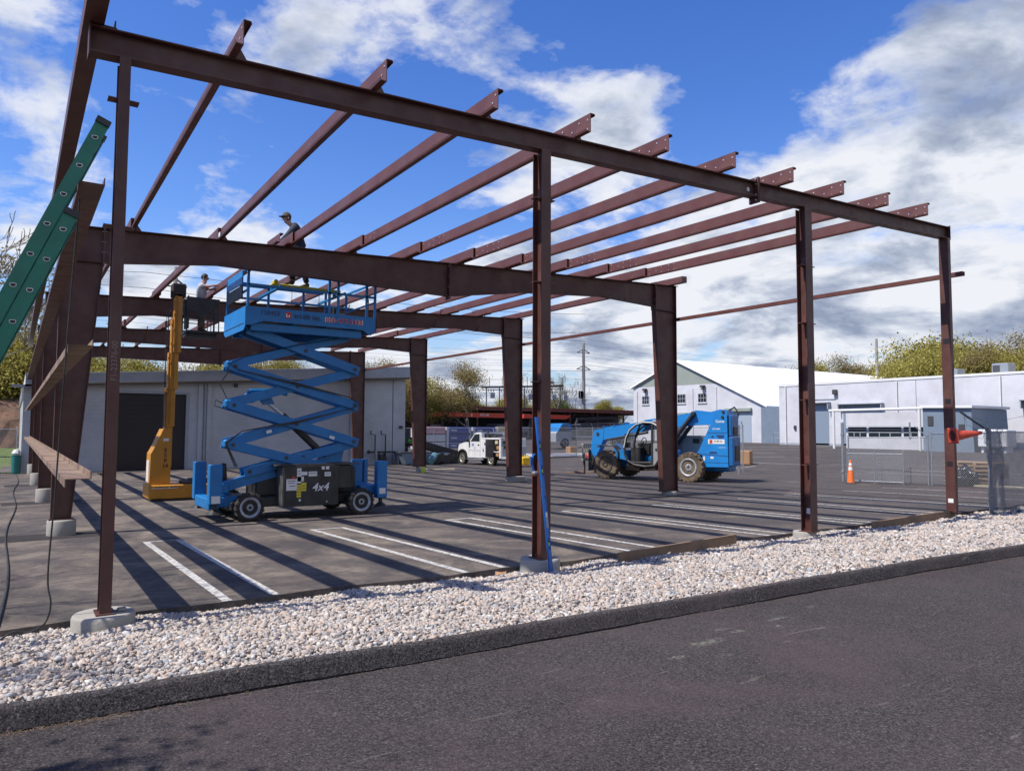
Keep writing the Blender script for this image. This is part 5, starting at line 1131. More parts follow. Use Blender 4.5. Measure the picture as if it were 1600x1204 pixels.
# ================================================================== MACHINES
def wheel(parent, c, r, w, axis, mt, mr, lugs=18, rimr=.6, face=-1, world=True, name='wheel'):
    """tyre with lugs and a dished rim; face = side (+1/-1 along axis) that shows the rim"""
    m = MB(); f = face
    m.lathe([(r*rimr, -w/2*.8), (r*.80, -w/2), (r*.93, -w*.44), (r*.955, -w*.3), (r*.96, 0), (r*.955, w*.3), (r*.93, w*.44), (r*.80, w/2), (r*rimr, w/2*.8)], c, axis, 36)
    for i in range(lugs):
        for sgn in (-1, 1):
            a = 2*math.pi*(i+(.5 if sgn > 0 else 0))/lugs; a2 = a+.16
            def pt(rr, ang, h): 
                q = (rr*math.cos(ang), rr*math.sin(ang))
                return Vector((h+c[0], q[0]+c[1], q[1]+c[2])) if axis == 'x' else Vector((q[0]+c[0], h+c[1], q[1]+c[2]))
            p0, p1 = pt(r*.965, a, 0), pt(r*.955, a2, sgn*w*.5); m.beam(p0, p1, r*.10, r*.075, up=(0, 0, 1) if axis == 'x' else (0, 0, 1))
    t_ = m.build(name, mt, parent, world=world, smooth=True)
    m = MB(); o = f*w/2
    m.lathe([(0, o*.78), (r*.10, o*.78), (r*.12, o*.86), (r*.22, o*.84), (r*.25, o*.66), (r*.40, o*.62), (r*.47, o*.66), (r*rimr*.90, o*.90), (r*rimr*1.05, o*1.01), (r*rimr*1.12, o*.96), (r*rimr*1.12, o*.6)], c, axis, 32)
    for i in range(8):
        a = 2*math.pi*i/8; q = (r*.17*math.cos(a), r*.17*math.sin(a))
        b0 = Vector((c[0]+o*.84, c[1]+q[0], c[2]+q[1])) if axis == 'x' else Vector((c[0]+q[0], c[1]+o*.84, c[2]+q[1])); dv = Vector((f*.025, 0, 0)) if axis == 'x' else Vector((0, f*.025, 0)); m.cyl(b0, b0+dv, r*.022, n=6)
    m.build('rim', mr, t_, world=world, smooth=True); return t_
# ---- blue scissor lift
T = thing('scissor_lift', (4.8, 9.7, -.24), 'tall blue rough-terrain scissor lift raised under the first frame, marked 4x4', 'scissor lift')
NY, FYY = 8.80, 10.80
for (x, y) in ((3.62, 8.80), (6.22, 8.80), (3.62, 10.72), (6.22, 10.72)):
    wheel(T, (x, y, g(x, y)+.315), .325, .27, 'y', RUBBER, RIM, 16, .62, -1)
m = MB(); m.bbox(3.45, 6.45, 9.15, 10.35, .02, .26, .03); m.bbox(3.3, 3.85, 8.95, 10.6, -.02, .16, .02); m.bbox(5.95, 6.5, 8.95, 10.6, -.02, .16, .02); m.bbox(3.9, 6.3, 9.3, 10.2, .26, .85, .02); m.build('chassis_frame', BLACK, T)
m = MB(); m.bbox(4.36, 5.66, 8.74, 9.28, .03, .95, .012); tb = m.build('tool_box', BLACK, T)
m = MB(); m.bbox(5.665, 6.06, 8.86, 9.28, .40, .94, .012); m.build('rear_box', BLACK, tb)
m = MB(); m.box(4.345, 4.357, 8.76, 9.26, .05, .93); m.build('end_panel', mat('sunlit_black_metal', (.10, .10, .105), .4, .3, .5, 5, 0, 1, (.2, .19, .18), 6, .7), tb)  # lighter than the box: sunlit end face put into the colour
m = MB(); m.box(4.2, 6.2, 8.80, 10.6, .955, .985); m.build('deck_cover', mat('dusty_black', (.06, .055, .05), .7, 0, .4, 5), tb)
m = MB(); m.bbox(4.05, 4.5, 9.9, 10.65, .25, .93, .012); m.bbox(4.5, 5.6, 10.1, 10.65, .05, .93, .012); m.build('far_box', BLACK, T)
def stick(x0, x1, z0, z1, mm, nm='sticker'):
    m = MB(); m.box(x0, x1, 8.734, 8.7385, z0, z1); m.build(nm, mm, tb)
stick(4.42, 4.66, .40, .66, WPLAS); stick(4.66, 4.76, .56, .90, WPLAS); stick(4.76, 4.90, .74, .82, WPLAS); stick(4.93, 5.13, .71, .82, WPLAS); stick(4.67, 4.82, .60, .71, WPLAS)
stick(5.24, 5.31, .86, .93, WPLAS); stick(5.34, 5.42, .86, .93, WPLAS); stick(5.31, 5.46, .70, .80, WPLAS); stick(4.66, 4.76, .24, .53, YSTICK, 'warning_sticker'); stick(4.765, 4.88, .38, .57, YSTICK, 'warning_sticker'); stick(4.71, 4.76, .15, .2, WPLAS); stick(5.36, 5.39, .1, .13, WPLAS)
stick(4.54, 4.62, .66, .72, REDT, 'red_mark')
for (x0, x1, z) in ((4.45, 4.63, .62), (4.45, 4.6, .57), (4.48, 4.63, .5), (4.68, 4.74, .84), (4.68, 4.74, .78), (4.67, 4.75, .48), (4.67, 4.75, .42), (4.67, 4.75, .36), (4.67, 4.75, .30), (4.78, 4.86, .5), (4.78, 4.86, .44), (4.95, 5.10, .78), (4.33+1, 5.44, .76)):
    m = MB(); m.box(x0, x1, 8.7315, 8.7335, z-.006, z+.006); m.build('printed_line', BLKT, tb)
for i in range(5):
    m = MB(); m.box(4.47+.0*i, 4.60, 8.732, 8.7385, .74+i*.03, .752+i*.03); m.build('vent_slot', GREYD, tb)
text('marking_4x4', '4x4', .26, WHT, tb, plane_m((5.21, 8.735, .45), (1, 0, 0), (0, 0, 1)), .003, world=True, shear=.25)
m = MB()
for k in range(5): m.beam((6.03, 8.85, .55+k*.08), (6.12, 8.85, .55+k*.08), .05, .03)
m.build('side_cleats', BLACK, T)
# outriggers
for (x0, x1, y, z0, z1, nm) in ((2.79, 3.06, 8.95, .16, 1.02, 'n'), (2.80, 3.07, 10.6, .15, 1.02, 'f'), (6.69, 6.95, 8.95, .12, 1.02, 'n'), (6.73, 6.98, 10.6, .2, 1.0, 'f')):
    m = MB(); m.bbox(x0, x1, y-.11, y+.11, z0, z1, .015); o_ = m.build('outrigger', BLUE, T)
    m = MB(); m.cyl(((x0+x1)/2, y, z0-.12), ((x0+x1)/2, y, z0), .05, n=10); m.lathe([(.0, z0-.10), (.07, z0-.12), (.16, z0-.19), (.17, z0-.21), (0, z0-.21)], ((x0+x1)/2, y, 0), n=16); m.build('foot_pad', BLACK, o_)
m = MB(); m.bbox(7.03, 7.14, 10.5, 10.7, .2, 1.0, .01); m.build('ladder_rail', BLUE, T)
m = MB(); m.bbox(2.82, 3.05, 9.06, 10.49, .02, .26, .02); m.bbox(3.05, 3.5, 9.2, 9.45, .05, .28, .02); m.bbox(3.05, 3.5, 10.0, 10.3, .05, .28, .02); m.build('outrigger_beam', BLUE, T); m = MB(); m.bbox(6.35, 6.72, 9.1, 9.35, .22, .42, .02); m.bbox(6.70, 6.93, 9.06, 10.49, .18, .42, .02); m.build('outrigger_beam', BLUE, T)
m = MB(); m.bbox(2.84, 3.02, 8.836, 8.8395, .18, .34, .001); m.bbox(6.74, 6.9, 8.836, 8.8395, .22, .36, .001); m.build('outrigger_sticker', WPLAS, T)
m = MB(); m.beam((3.2, 9.35, .50), (4.32, 9.35, .80), .16, .22); m.bbox(3.08, 3.3, 9.2, 9.5, .34, .60, .04); m.build('lower_link', BLUE, T); m = MB(); m.beam((6.1, 9.4, .50), (6.6, 9.4, .35), .12, .14); m.build('lower_link', BLUE, T)
m = MB(); m.prism([(3.1, .52), (3.45, .55), (3.42, .98), (3.33, 1.0), (3.24, .7)], 10.1, 10.2, 'y'); m.bbox(3.4, 3.8, 10.0, 10.5, .5, .62, .02); m.build('steering_bracket', BLACK, T)
# scissor stack
zj = [.60, 1.465, 2.36, 3.23, 4.07]; xl, xr = 3.30, 6.20
def arm(a, b, y, w=.07, h=.205, nm='scissor_arm'):
    m = MB(); m.beam(a, b, w, h, up=(0, 0, 1)); A = Vector(a); B = Vector(b); d = (B-A).normalized()
    o = m.build(nm, BLUE, T)
    for s_ in (A+d*.11, (A+B)/2, B-d*.11): m = MB(); m.cyl(s_+Vector((0, -w/2-.012, 0)), s_+Vector((0, -w/2+.0, 0)), .045, n=12); m.build('pivot_pin', GREYD, o)
    return o
for k in range(4):
    z0, z1 = zj[k], zj[k+1]
    L0 = xl+.0 if k > 0 else 4.0; R0 = xr if k > 0 else 5.5
    xa, xb = (xl, xr)
    if k == 3: ta, tb_ = 3.66, 5.95
    else: ta, tb_ = xl, xr
    if k == 0: ba, bb = 3.7, 5.75; z0 = .80
    else: ba, bb = xl, xr
    for (y, y2) in ((9.15, 9.24), (9.72, 9.63)):
        arm((ta-.08, y, z1+.0), (bb+.08, y, z0), y); arm((ba-.08, y2, z0), (tb_+.08, y2, z1), y2)
for k in range(1, 4):
    for x in (xl, xr):
        m = MB(); m.cyl((x, 9.11, zj[k]), (x, 9.77, zj[k]), .05, n=12)
        if x == xl: m.bbox(x-.17, x-.06, 9.12, 9.3, zj[k]-.09, zj[k]+.09, .03)
        m.build('cross_tube', BLUE, T)
for k in range(4):
    zc_ = (zj[k]+zj[k+1])/2; m = MB(); m.cyl((4.75, 9.12, zc_), (4.75, 9.77, zc_), .055, n=12); m.build('centre_tube', BLUE, T)
m = MB(); m.cyl((4.15, 9.43, 2.42), (4.5, 9.43, 2.12), .045, n=12); o_ = m.build('cylinder_rod', ALU, T)
m = MB(); m.cyl((4.5, 9.43, 2.12), (5.55, 9.43, 1.15), .085, n=14); m.build('lift_cylinder', BLACK, T, smooth=True)
m = MB(); m.prism([(3.5, 2.35), (3.85, 2.66), (4.15, 2.66), (4.3, 2.38), (4.05, 2.36), (3.95, 2.5), (3.82, 2.4)], 9.37, 9.49, 'y'); m.tube([(3.55, 9.43, 2.42), (3.75, 9.43, 2.68), (4.2, 9.43, 2.70), (4.6, 9.43, 2.62)], .05, 6); m.build('cylinder_bracket', BLUE, T); m = MB(); m.prism([(5.3, 1.0), (5.95, 1.0), (6.05, 1.4), (5.8, 1.45)], 9.37, 9.49, 'y'); m.build('cylinder_bracket', BLUE, T)
m = MB(); m.tube([(3.1, 9.2, 2.36), (2.95, 9.2, 2.44), (2.93, 9.2, 2.30), (3.1, 9.2, 2.26)], .012, 5); m.tube([(3.3, 9.3, 3.2), (3.05, 9.3, 2.8), (3.25, 9.3, 2.4)], .012, 5); m.build('hydraulic_hose', BLACK, T)
m = MB()
for k in range(3): m.tube([(3.36+.03*k, 9.05, .95), (3.15, 9.05, 1.45+.03*k), (3.5, 9.06, 1.75), (4.7, 9.07, 1.93+.02*k), (6.0, 9.07, 2.28), (6.32+.02*k, 9.07, 2.4), (6.0, 9.07, 2.58), (4.7, 9.07, 2.84+.02*k), (3.4, 9.07, 3.12), (3.2, 9.07, 3.25), (3.5, 9.07, 3.42), (4.75, 9.07, 3.78), (5.7, 9.07, 4.0)], .011, 5)
m.build('hose_bundle', BLACK, T)
for (x, z) in ((4.05, 1.72), (5.55, 1.62)):
    m = MB(); m.beam((x, 9.108, z), (x+.12, 9.108, z+(.035 if x < 5 else -.045)), .003, .07); m.build('arm_sticker', WPLAS, T)
# platform
PX0, PX1, PY0, PY1 = 3.45, 6.60, 8.86, 10.85
P = thing  # alias kept short
m = MB()
m.prism([(PX0+.02, 4.13), (PX0+.02, 4.55), (PX1, 4.55), (PX1, 4.22), (PX1-.15, 4.10), (PX1-.35, 4.22), (PX0+.4, 4.24), (PX0+.12, 4.13)], PY0, PY0+.02, 'y'); pf = m.build('platform_side', BLUE, T)
m = MB(); m.prism([(PX0+.02, 4.13), (PX0+.02, 4.55), (PX1, 4.55), (PX1, 4.22), (PX1-.15, 4.10), (PX1-.35, 4.22), (PX0+.4, 4.24), (PX0+.12, 4.13)], PY1-.02, PY1, 'y'); m.build('far_side', BLUE, pf)
m = MB(); m.prism([(PY0, 4.10), (PY0+.14, 4.02), (PY1-.14, 4.02), (PY1, 4.10), (PY1, 4.55), (PY0, 4.55)], PX0, PX0+.018, 'x'); m.build('end_board', BLUEB, pf)  # brighter blue puts the sunlight on this left end into the colour
m = MB(); m.beam((PX0-.004, PY0+.1, 4.17), (PX0-.004, PY1-.1, 4.17), .006, .012); m.build('end_seam', BLKT, pf)
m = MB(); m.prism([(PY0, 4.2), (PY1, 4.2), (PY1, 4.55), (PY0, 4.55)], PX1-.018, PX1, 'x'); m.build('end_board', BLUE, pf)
m = MB(); m.box(PX0+.02, PX1-.02, PY0+.021, PY1-.021, 4.30, 4.34); m.build('deck', GREYD, pf)
m = MB()
for y in (PY0+.15, PY1-.2): m.bbox(PX0+.15, PX1-.35, y-.06, y+.06, 4.02, 4.20, .01)
for x in (3.8, 4.6, 5.4, 6.1): m.box(x-.05, x+.05, PY0+.1, PY1-.1, 4.205, 4.295)
m.build('under_frame', BLUE, pf)
text('fleet_number', '138455', .15, DBLT, pf, plane_m((4.0, PY0-.004, 4.43), (1, 0, 0), (0, 0, 1)), .002, world=True)
m = MB(); m.box(4.34, 4.48, PY0-.004, PY0-.001, 4.35, 4.49); m.build('logo_square', REDT, pf)
m = MB(); m.box(4.365, 4.385, PY0-.007, PY0-.0045, 4.38, 4.46); m.box(4.385, 4.43, PY0-.007, PY0-.0045, 4.38, 4.40); m.box(4.43, 4.45, PY0-.007, PY0-.0045, 4.38, 4.43); m.build('logo_mark', WHT, pf)
text('hire_lettering', 'tri-lift inc.', .165, BLKT, pf, plane_m((4.88, PY0-.004, 4.41), (1, 0, 0), (0, 0, 1)), .002, world=True)
text('phone_outline', '800-479-5438', .172, WHT, pf, plane_m((5.77, PY0-.003, 4.39), (1, 0, 0), (0, 0, 1)), .0015, world=True)
text('phone_lettering', '800-479-5438', .165, REDT, pf, plane_m((5.77, PY0-.006, 4.39), (1, 0, 0), (0, 0, 1)), .002, world=True)
def rail(pts, r=.022, nm='guard_rail', mm=BLUE):
    m = MB()
    for a, b in zip(pts[:-1], pts[1:]): m.beam(a, b, r*2, r*2)
    return m.build(nm, mm, T)
zt, zm, zl = 5.42, 5.05, 4.72
for y in (PY0+.03, PY1-.03):
    for x in ((PX0+.06, 5.40, 5.62, PX1-.25, PX1-.03) if y < 9 else (PX0+.06, 4.5, 5.4, 6.0, PX1-.03)): rail([(x, y, 4.5), (x, y, zt)], .026, 'rail_post')
    if y > 9: rail([(PX0+.06, y, zt), (PX1-.03, y, zt)], .03); rail([(PX0+.3, y-.04, zt-.06), (5.9, y-.04, zt-.06)], .024)
    else: rail([(5.40, y, zt), (PX1-.03, y, zt)], .025)
    rail([(PX0+.06, y, zm), (PX1-.03, y, zm)], .026); rail([(PX0+.06, y, zl), (PX1-.6, y, zl)], .018)
for x in (PX0+.06, PX1-.03): rail([(x, PY0+.03, zt), (x, PY1-.03, zt)]); rail([(x, PY0+.03, zm-.12), (x, PY1-.03, zm-.12)], .02)
m = MB(); m.bbox(PX0+.0, PX0+.03, PY0+.35, PY1-.25, 5.10, 5.42, .01); m.build('gate_panel', BLUEB, T)
m = MB(); m.bbox(PX0+.0, PX0+.03, PY0+.35, PY1-.25, 4.78, 5.08, .01); m.build('manual_box', GREYD, T)
m = MB()
for x in (4.5, 5.15): m.cyl((x, PY0+.04, 4.5), (x, PY0+.04, zm), .006, n=5)
m.tube([(5.9, 9.0, 5.6), (5.92, 9.0, 5.42), (6.05, 9.0, 5.36), (6.2, 9.0, 5.40)], .016, 6); m.tube([(6.35, 9.1, 5.1), (6.45, 9.1, 5.2), (6.5, 9.1, 4.9), (6.45, 9.1, 4.6)], .012, 6); m.build('cable', BLACK, T)
m = MB(); m.bbox(4.9, 5.3, 9.6, 9.95, 4.36, 4.66, .03); m.bbox(6.1, 6.3, 10.5, 10.6, 4.8, 5.0, .02); m.build('control_box', BLACK, T)
m = MB(); m.bbox(5.75, 5.95, 9.3, 9.5, 4.36, 4.66, .01); m.build('cardboard_carton', CARD, T)
t = thing('yellow_plank', (4.9, 9.62, 5.2), 'yellow board laid across the mid rails under the feet of the man in the cap', 'plank')
m = MB(); m.bbox(4.2, 5.9, 9.45, 9.85, 5.205, 5.25, .01); m.build('board', YSTICK, t)
m = MB(); m.cyl((4.28, 9.42, 5.29), (4.28, 9.6, 5.29), .05, n=12); m.build('end_reel', YSTICK, t)
m = MB(); m.beam((4.25, PY0+.05, 5.09), (4.25, PY1-.05, 5.09), .05, .05); m.beam((5.8, PY0+.05, 5.09), (5.8, PY1-.05, 5.09), .05, .05); m.beam((4.25, 9.65, 5.12), (4.25, 9.65, 5.204), .05, .1); m.beam((5.8, 9.65, 5.12), (5.8, 9.65, 5.204), .05, .1); m.build('cross_bar', BLUE, t)
# ---- yellow mast lift
T = thing('mast_lift', (3.1, 16, gy(16)), 'orange-yellow vertical mast lift with a dark basket, left of the blue scissor lift', 'mast lift')
zb = -.33
m = MB(); m.bbox(2.52, 4.35, 15.45, 16.55, zb+.08, zb+.48, .03); m.build('base', YEL, T)
m = MB(); m.bbox(2.6, 4.3, 15.5, 16.5, zb+.0, zb+.09, .01); m.build('under_tray', BLACK, T)
m = MB(); m.bbox(2.56, 4.3, 15.43, 15.449, zb+.10, zb+.15, .004); m.build('rubbing_strip', YEL, T)
m = MB(); m.bbox(3.45, 3.9, 15.55, 16.2, zb+.481, zb+.56, .02); m.bbox(3.7, 4.35, 15.7, 16.3, zb+.481, zb+.62, .03); m.bbox(4.2, 4.4, 15.9, 16.2, zb+.2, zb+.5, .02); m.build('deck_fittings', mat('rusty_fittings', (.10, .05, .03), .7), T)
m = MB(); m.prism([(2.56, zb+.48), (3.12, zb+.48), (3.12, 1.78), (2.90, 1.78), (2.66, 1.20), (2.58, 1.05)], 15.62, 16.38, 'y'); tw = m.build('tower', YEL, T)
m = MB(); m.box(2.555, 2.575, 15.8, 16.2, .2, .85); m.build('tower_sticker', WPLAS, tw)
m = MB(); m.box(2.90, 3.05, 15.612, 15.617, 1.42, 1.50); m.box(2.6, 3.3, 15.44, 15.447, zb+.38, zb+.40); m.build('data_plate', WPLAS, tw)
text('model_lettering', 'E\nS\nP\n19', .155, BLKT, tw, plane_m((2.97, 15.614, .92), (1, 0, 0), (0, 0, 1)), .003, world=True)
text('base_lettering', 'Quick-up  Built', .10, BLKT, tw, plane_m((2.98, 15.444, zb+.41), (1, 0, 0), (0, 0, 1)), .002, world=True)
segs = [(2.94, 3.16, .65, 2.95), (2.985, 3.20, 1.85, 4.05), (3.035, 3.25, 2.95, 5.05), (3.09, 3.30, 4.05, 5.80)]
for i, (xa, xb, za, zb_) in enumerate(segs):
    y0 = 15.88-.05*i; m = MB(); m.bbox(xa, xb, y0-.13, y0+.13, za, zb_, .008); s_ = m.build('mast_section', YEL, T)
    m = MB(); m.box(xa+.02, xa+.10, y0-.142, y0-.131, za+.05, zb_-.05); m.build('groove_shade', mat('deep_yellow_shadow', (.40, .16, .012), .5), s_)  # darker yellow strip: shade of a groove painted as colour
    for q in range(4):
        zz = za+.2+(zb_-za-.4)*q/3; m = MB(); m.bbox(xa-.02, xa+.012, y0-.15, y0-.10, zz, zz+.06, .005); m.build('roller_block', YEL, s_)
m = MB(); m.cyl((2.92, 15.75, .9), (2.92, 15.75, 2.9), .022, n=8); m.build('cylinder_rod', ALU, T)
m = MB(); m.cyl((2.90, 15.7, 1.8), (2.90, 15.7, 5.35), .010, n=5)
for k in range(36): m.bbox(2.885, 2.925, 15.68, 15.72, 1.85+k*.055, 1.88+k*.055, .002)
m.tube([(2.95, 15.7, 4.2), (2.95, 15.7, 5.2), (3.0, 15.7, 5.3), (3.15, 15.7, 5.32)], .014, 5); m.build('lift_chain', BLACK, T)
m = MB(); m.bbox(2.90, 2.98, 15.66, 15.78, 2.85, 2.98, .01); m.build('chain_anchor', YEL, T)
m = MB(); m.bbox(3.02, 3.40, 15.6, 16.0, 5.70, 6.13, .03); m.build('control_cover', mat('dark_brown_canvas', (.045, .032, .028), .8), T)
bk = MB(); bk.bbox(3.42, 4.36, 15.6, 16.35, 4.66, 4.75, .01); bk.bbox(3.44, 4.30, 15.65, 16.3, 4.56, 4.655, .01); B_ = bk.build('basket_floor', BLACK, T)
m = MB()
for x in (3.44, 4.35):
    for y in (15.62, 16.33): m.cyl((x, y, 4.74), (x, y, 5.74), .018, n=8)
for z in (5.05, 5.30, 5.55, 5.74):
    for y in (15.62, 16.33): m.cyl((3.44, y, z), (4.35, y, z), .014, n=6)
    for x in (3.44, 4.35): m.cyl((x, 15.62, z), (x, 16.33, z), .014, n=6)
for x in (4.02, 4.12, 4.22): m.cyl((x, 15.60, 4.75), (x, 15.60, 5.5-.3*(x < 4.1)), .014, n=6)
m.build('basket_rails', GREYD, T)
m = MB(); m.bbox(3.42, 3.50, 15.60, 16.0, 4.80, 5.70, .01); m.prism([(3.42, 5.35), (3.7, 5.30), (3.75, 5.1), (4.0, 5.2), (4.30, 5.55), (4.34, 5.74), (3.42, 5.76)], 15.585, 15.605, 'y'); m.build('canvas_apron', BLACK, T)
m = MB(); m.bbox(3.98, 4.14, 15.66, 15.9, 5.40, 5.66, .02); m.tube([(3.6, 15.57, 5.3), (3.66, 15.57, 5.15), (3.76, 15.57, 5.13), (3.82, 15.57, 5.28)], .015, 6); m.build('controller', BLACK, T)

# ---- blue telehandler (local frame: x forward, y left, z up)
TO = (22.34, 14.84); TG = -.31; TRZ = math.atan2(.947, -.322)
T = thing('telehandler', (TO[0], TO[1], TG), 'bright blue telescopic handler with a low boom and forks, parked behind the first frame', 'telehandler', rz=TRZ)
def lp(m, poly, y0, y1): m.prism([(s, z-TG) for s, z in poly], y0, y1, 'y'); return m
def LB(m, x0, x1, y0, y1, z0, z1, b=.02): m.bbox(x0, x1, y0, y1, z0-TG, z1-TG, b); return m
kw = dict(world=False)
for (s, l_, steer) in ((1.92, 1.0, 1), (1.92, -1.0, -1), (-1.92, 1.0, 1), (-1.92, -1.0, -1)):
    wheel(T, (s, l_, .62), .62, .42, 'y', RUBBERM, RIMD if s > 0 else RIM, 20, .52, 1 if l_ > 0 else -1, world=False)
m = MB(); LB(m, -3.3, 2.6, -.45, .45, .15, .72, .05); LB(m, 1.7, 2.15, -.8, .8, .15, .45, .05); LB(m, -2.15, -1.7, -.8, .8, .15, .45, .05); m.build('chassis', BLUE, T, **kw)
m = MB(); lp(m, [(.9, .52), (1.45, .60), (1.35, .95), (.9, .95)], .55, 1.15); m.build('side_deck', BLUE, T, **kw); m = MB(); lp(m, [(-1.3, .5), (-.65, .4), (-.65, .95), (-1.2, .95)], .5, 1.05); m.build('side_deck', BLUE, T, **kw)
m = MB(); LB(m, .3, .95, .65, 1.12, .08, .34, .03); m.build('step_box', mat('rusty_brown_step', (.09, .05, .03), .8), T, **kw); m = MB(); LB(m, -.45, -.1, .65, 1.15, .14, .30, .02); m.build('step_box', mat('rusty_brown_step', (.09, .05, .03), .8), T, **kw)
# rear tower and counterweight
m = MB(); lp(m, [(-2.17, .90), (-2.25, .98), (-2.93, 2.38), (-3.05, 2.60), (-3.44, 2.58), (-3.48, .36), (-2.49, .34), (-2.40, .84)], .40, .92); tp = m.build('tower_side', BLUEB, T, **kw)
m = MB(); lp(m, [(-2.17, .90), (-2.25, .98), (-2.60, 2.20), (-2.72, 2.45), (-2.95, 2.45), (-2.98, .36), (-2.49, .34), (-2.40, .84)], -.62, -.35); m.build('tower_side', BLUEB, T, **kw)
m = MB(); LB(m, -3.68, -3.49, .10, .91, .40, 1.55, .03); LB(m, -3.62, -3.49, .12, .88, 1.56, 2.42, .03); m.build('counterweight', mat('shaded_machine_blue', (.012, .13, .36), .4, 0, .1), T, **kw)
m = MB(); LB(m, -3.70, -3.682, .2, .7, .6, 1.2, .005); m.build('rear_grille', BLACK, T, **kw); m = MB(); LB(m, -3.65, -3.622, .3, .7, 1.62, 1.95, .01); m.build('rear_lamp', BLACK, T, **kw)
m = MB(); lp(m, [(-2.42, .86), (-3.48, .80), (-3.48, .775), (-2.42, .835)], .921, .925); lp(m, [(-2.64, 1.71), (-3.48, 1.72), (-3.48, 1.70), (-2.64, 1.69)], .921, .925); lp(m, [(-2.5, .53), (-3.48, .53), (-3.48, .515), (-2.5, .515)], .921, .925); m.build('panel_seam', DBLT, tp, **kw)
m = MB(); lp(m, [(-2.68, .88), (-2.75, .96), (-3.0, .96), (-3.06, .88)], .921, .926); lp(m, [(-2.77, 1.52), (-2.86, 1.62), (-2.92, 1.52)], .921, .926); lp(m, [(-2.98, 1.62), (-3.32, 1.62), (-3.3, 1.50), (-3.1, 1.50)], .921, .926); m.build('dark_decal', DBLT, tp, **kw)
m = MB(); lp(m, [(-2.66, 1.27), (-2.66, 1.45), (-3.34, 1.45), (-3.34, 1.27)], .921, .926); m.build('hire_sticker', WPLAS, tp, **kw)
m = MB(); lp(m, [(-2.72, 1.29), (-2.72, 1.43), (-2.84, 1.43), (-2.84, 1.29)], .9265, .930); m.build('logo_square', REDT, tp, **kw)
PM = lambda s, l_, z: plane_m((s, l_, z-TG), (-1, 0, 0), (0, 0, 1))
text('hire_lettering', 'tri-lift inc', .095, BLKT, tp, PM(-3.08, .928, 1.375), .002)
text('maker_lettering', 'Genie', .15, WHT, tp, PM(-3.16, .922, 2.16), .003)
text('model_lettering', 'GTH-844', .085, WHT, tp, PM(-3.0, .922, 1.86), .003)
text('fleet_number', '148478', .11, mat('pale_blue_lettering', (.3, .5, .75), .5), tp, PM(-3.22, .922, 1.12), .003)
m = MB(); lp(m, [(-2.45, .60), (-2.45, .76), (-2.52, .76), (-2.52, .60)], .921, .926); m.build('small_sticker', WPLAS, tp, **kw); m = MB(); lp(m, [(-2.75, .68), (-2.75, .76), (-2.88, .76), (-2.88, .68)], .921, .926); m.build('small_sticker', WPLAS, tp, **kw)
for (s, z) in ((-3.27, 2.33), (-3.3, 2.54)): m = MB(); m.lathe([(.0, .0), (.06, .0), (.06, .03), (0, .03)], (s, .92, z-TG), 'y', 14); m.build('pivot_cap', BLACK, tp, **kw)
# boom
m = MB(); lp(m, [(-3.3, 2.20), (-3.25, 2.62), (-2.9, 2.66), (-2.5, 2.56), (-1.85, 2.64), (-1.70, 2.55), (-.8, 2.40), (.5, 2.24), (.5, 1.80), (-.8, 1.92), (-1.8, 2.02), (-2.45, 2.04), (-2.9, 1.95)], -.24, .24); bo = m.build('boom', BLUEB, T, **kw)
text('boom_number', 'GTH-844', .30, WHT, bo, plane_m((-.42, .244, 2.17-TG), Vector((-1, 0, .135)), Vector((.135, 0, 1))), .003)
for i, (a, b, top, bot, w) in enumerate(((.5, 1.52, 2.15, 1.70, .215), (1.50, 2.05, 2.04, 1.50, .20), (2.03, 2.60, 1.98, 1.40, .185))):
    m = MB(); lp(m, [(a, top+.02), (b, top-.10), (b, bot-.05 if i else bot-.08), (a, bot+.06)], -w, w); m.build('boom_section', BLUEB, bo, **kw)
    m = MB(); lp(m, [(b-.05, top-.08), (b+.012, top-.09), (b+.012, top-.02), (b-.05, top-.01)], -w-.02, w+.02); m.build('section_collar', BLUE, bo, **kw)
m = MB(); lp(m, [(2.55, 1.86), (3.05, 1.80), (3.12, 1.55), (3.32, .50), (3.22, .36), (3.02, .42), (2.60, 1.32)], -.20, .20); m.build('boom_head', BLUEB, T, **kw)
m = MB(); m.lathe([(0, 0), (.07, 0), (.07, .03), (0, .03)], (2.86, .20, 1.62-TG), 'y', 14); m.lathe([(0, 0), (.06, 0), (.06, .03), (0, .03)], (3.15, .20, .6-TG), 'y', 14); m.build('head_pin', BLACK, T, **kw)
m = MB(); m.cyl((-1.80, .34, 2.50-TG), (-.45, .34, .80-TG), .085, n=14); m.cyl((-1.78, -.34, 2.48-TG), (-.45, -.34, .80-TG), .085, n=14); m.cyl((-1.80, -.42, 2.50-TG), (-1.80, .44, 2.50-TG), .08, n=12); m.cyl((.3, .3, 1.70-TG), (2.4, .2, 1.36-TG), .05, n=10); m.build('lift_cylinder', BLACK, T, **kw)
m = MB(); m.tube([(-3.2, .1, 2.6-TG), (-3.45, .1, 2.75-TG), (-3.62, .1, 2.5-TG), (-3.55, .1, 2.2-TG)], .035, 6); m.build('hydraulic_hose', BLACK, T, **kw)
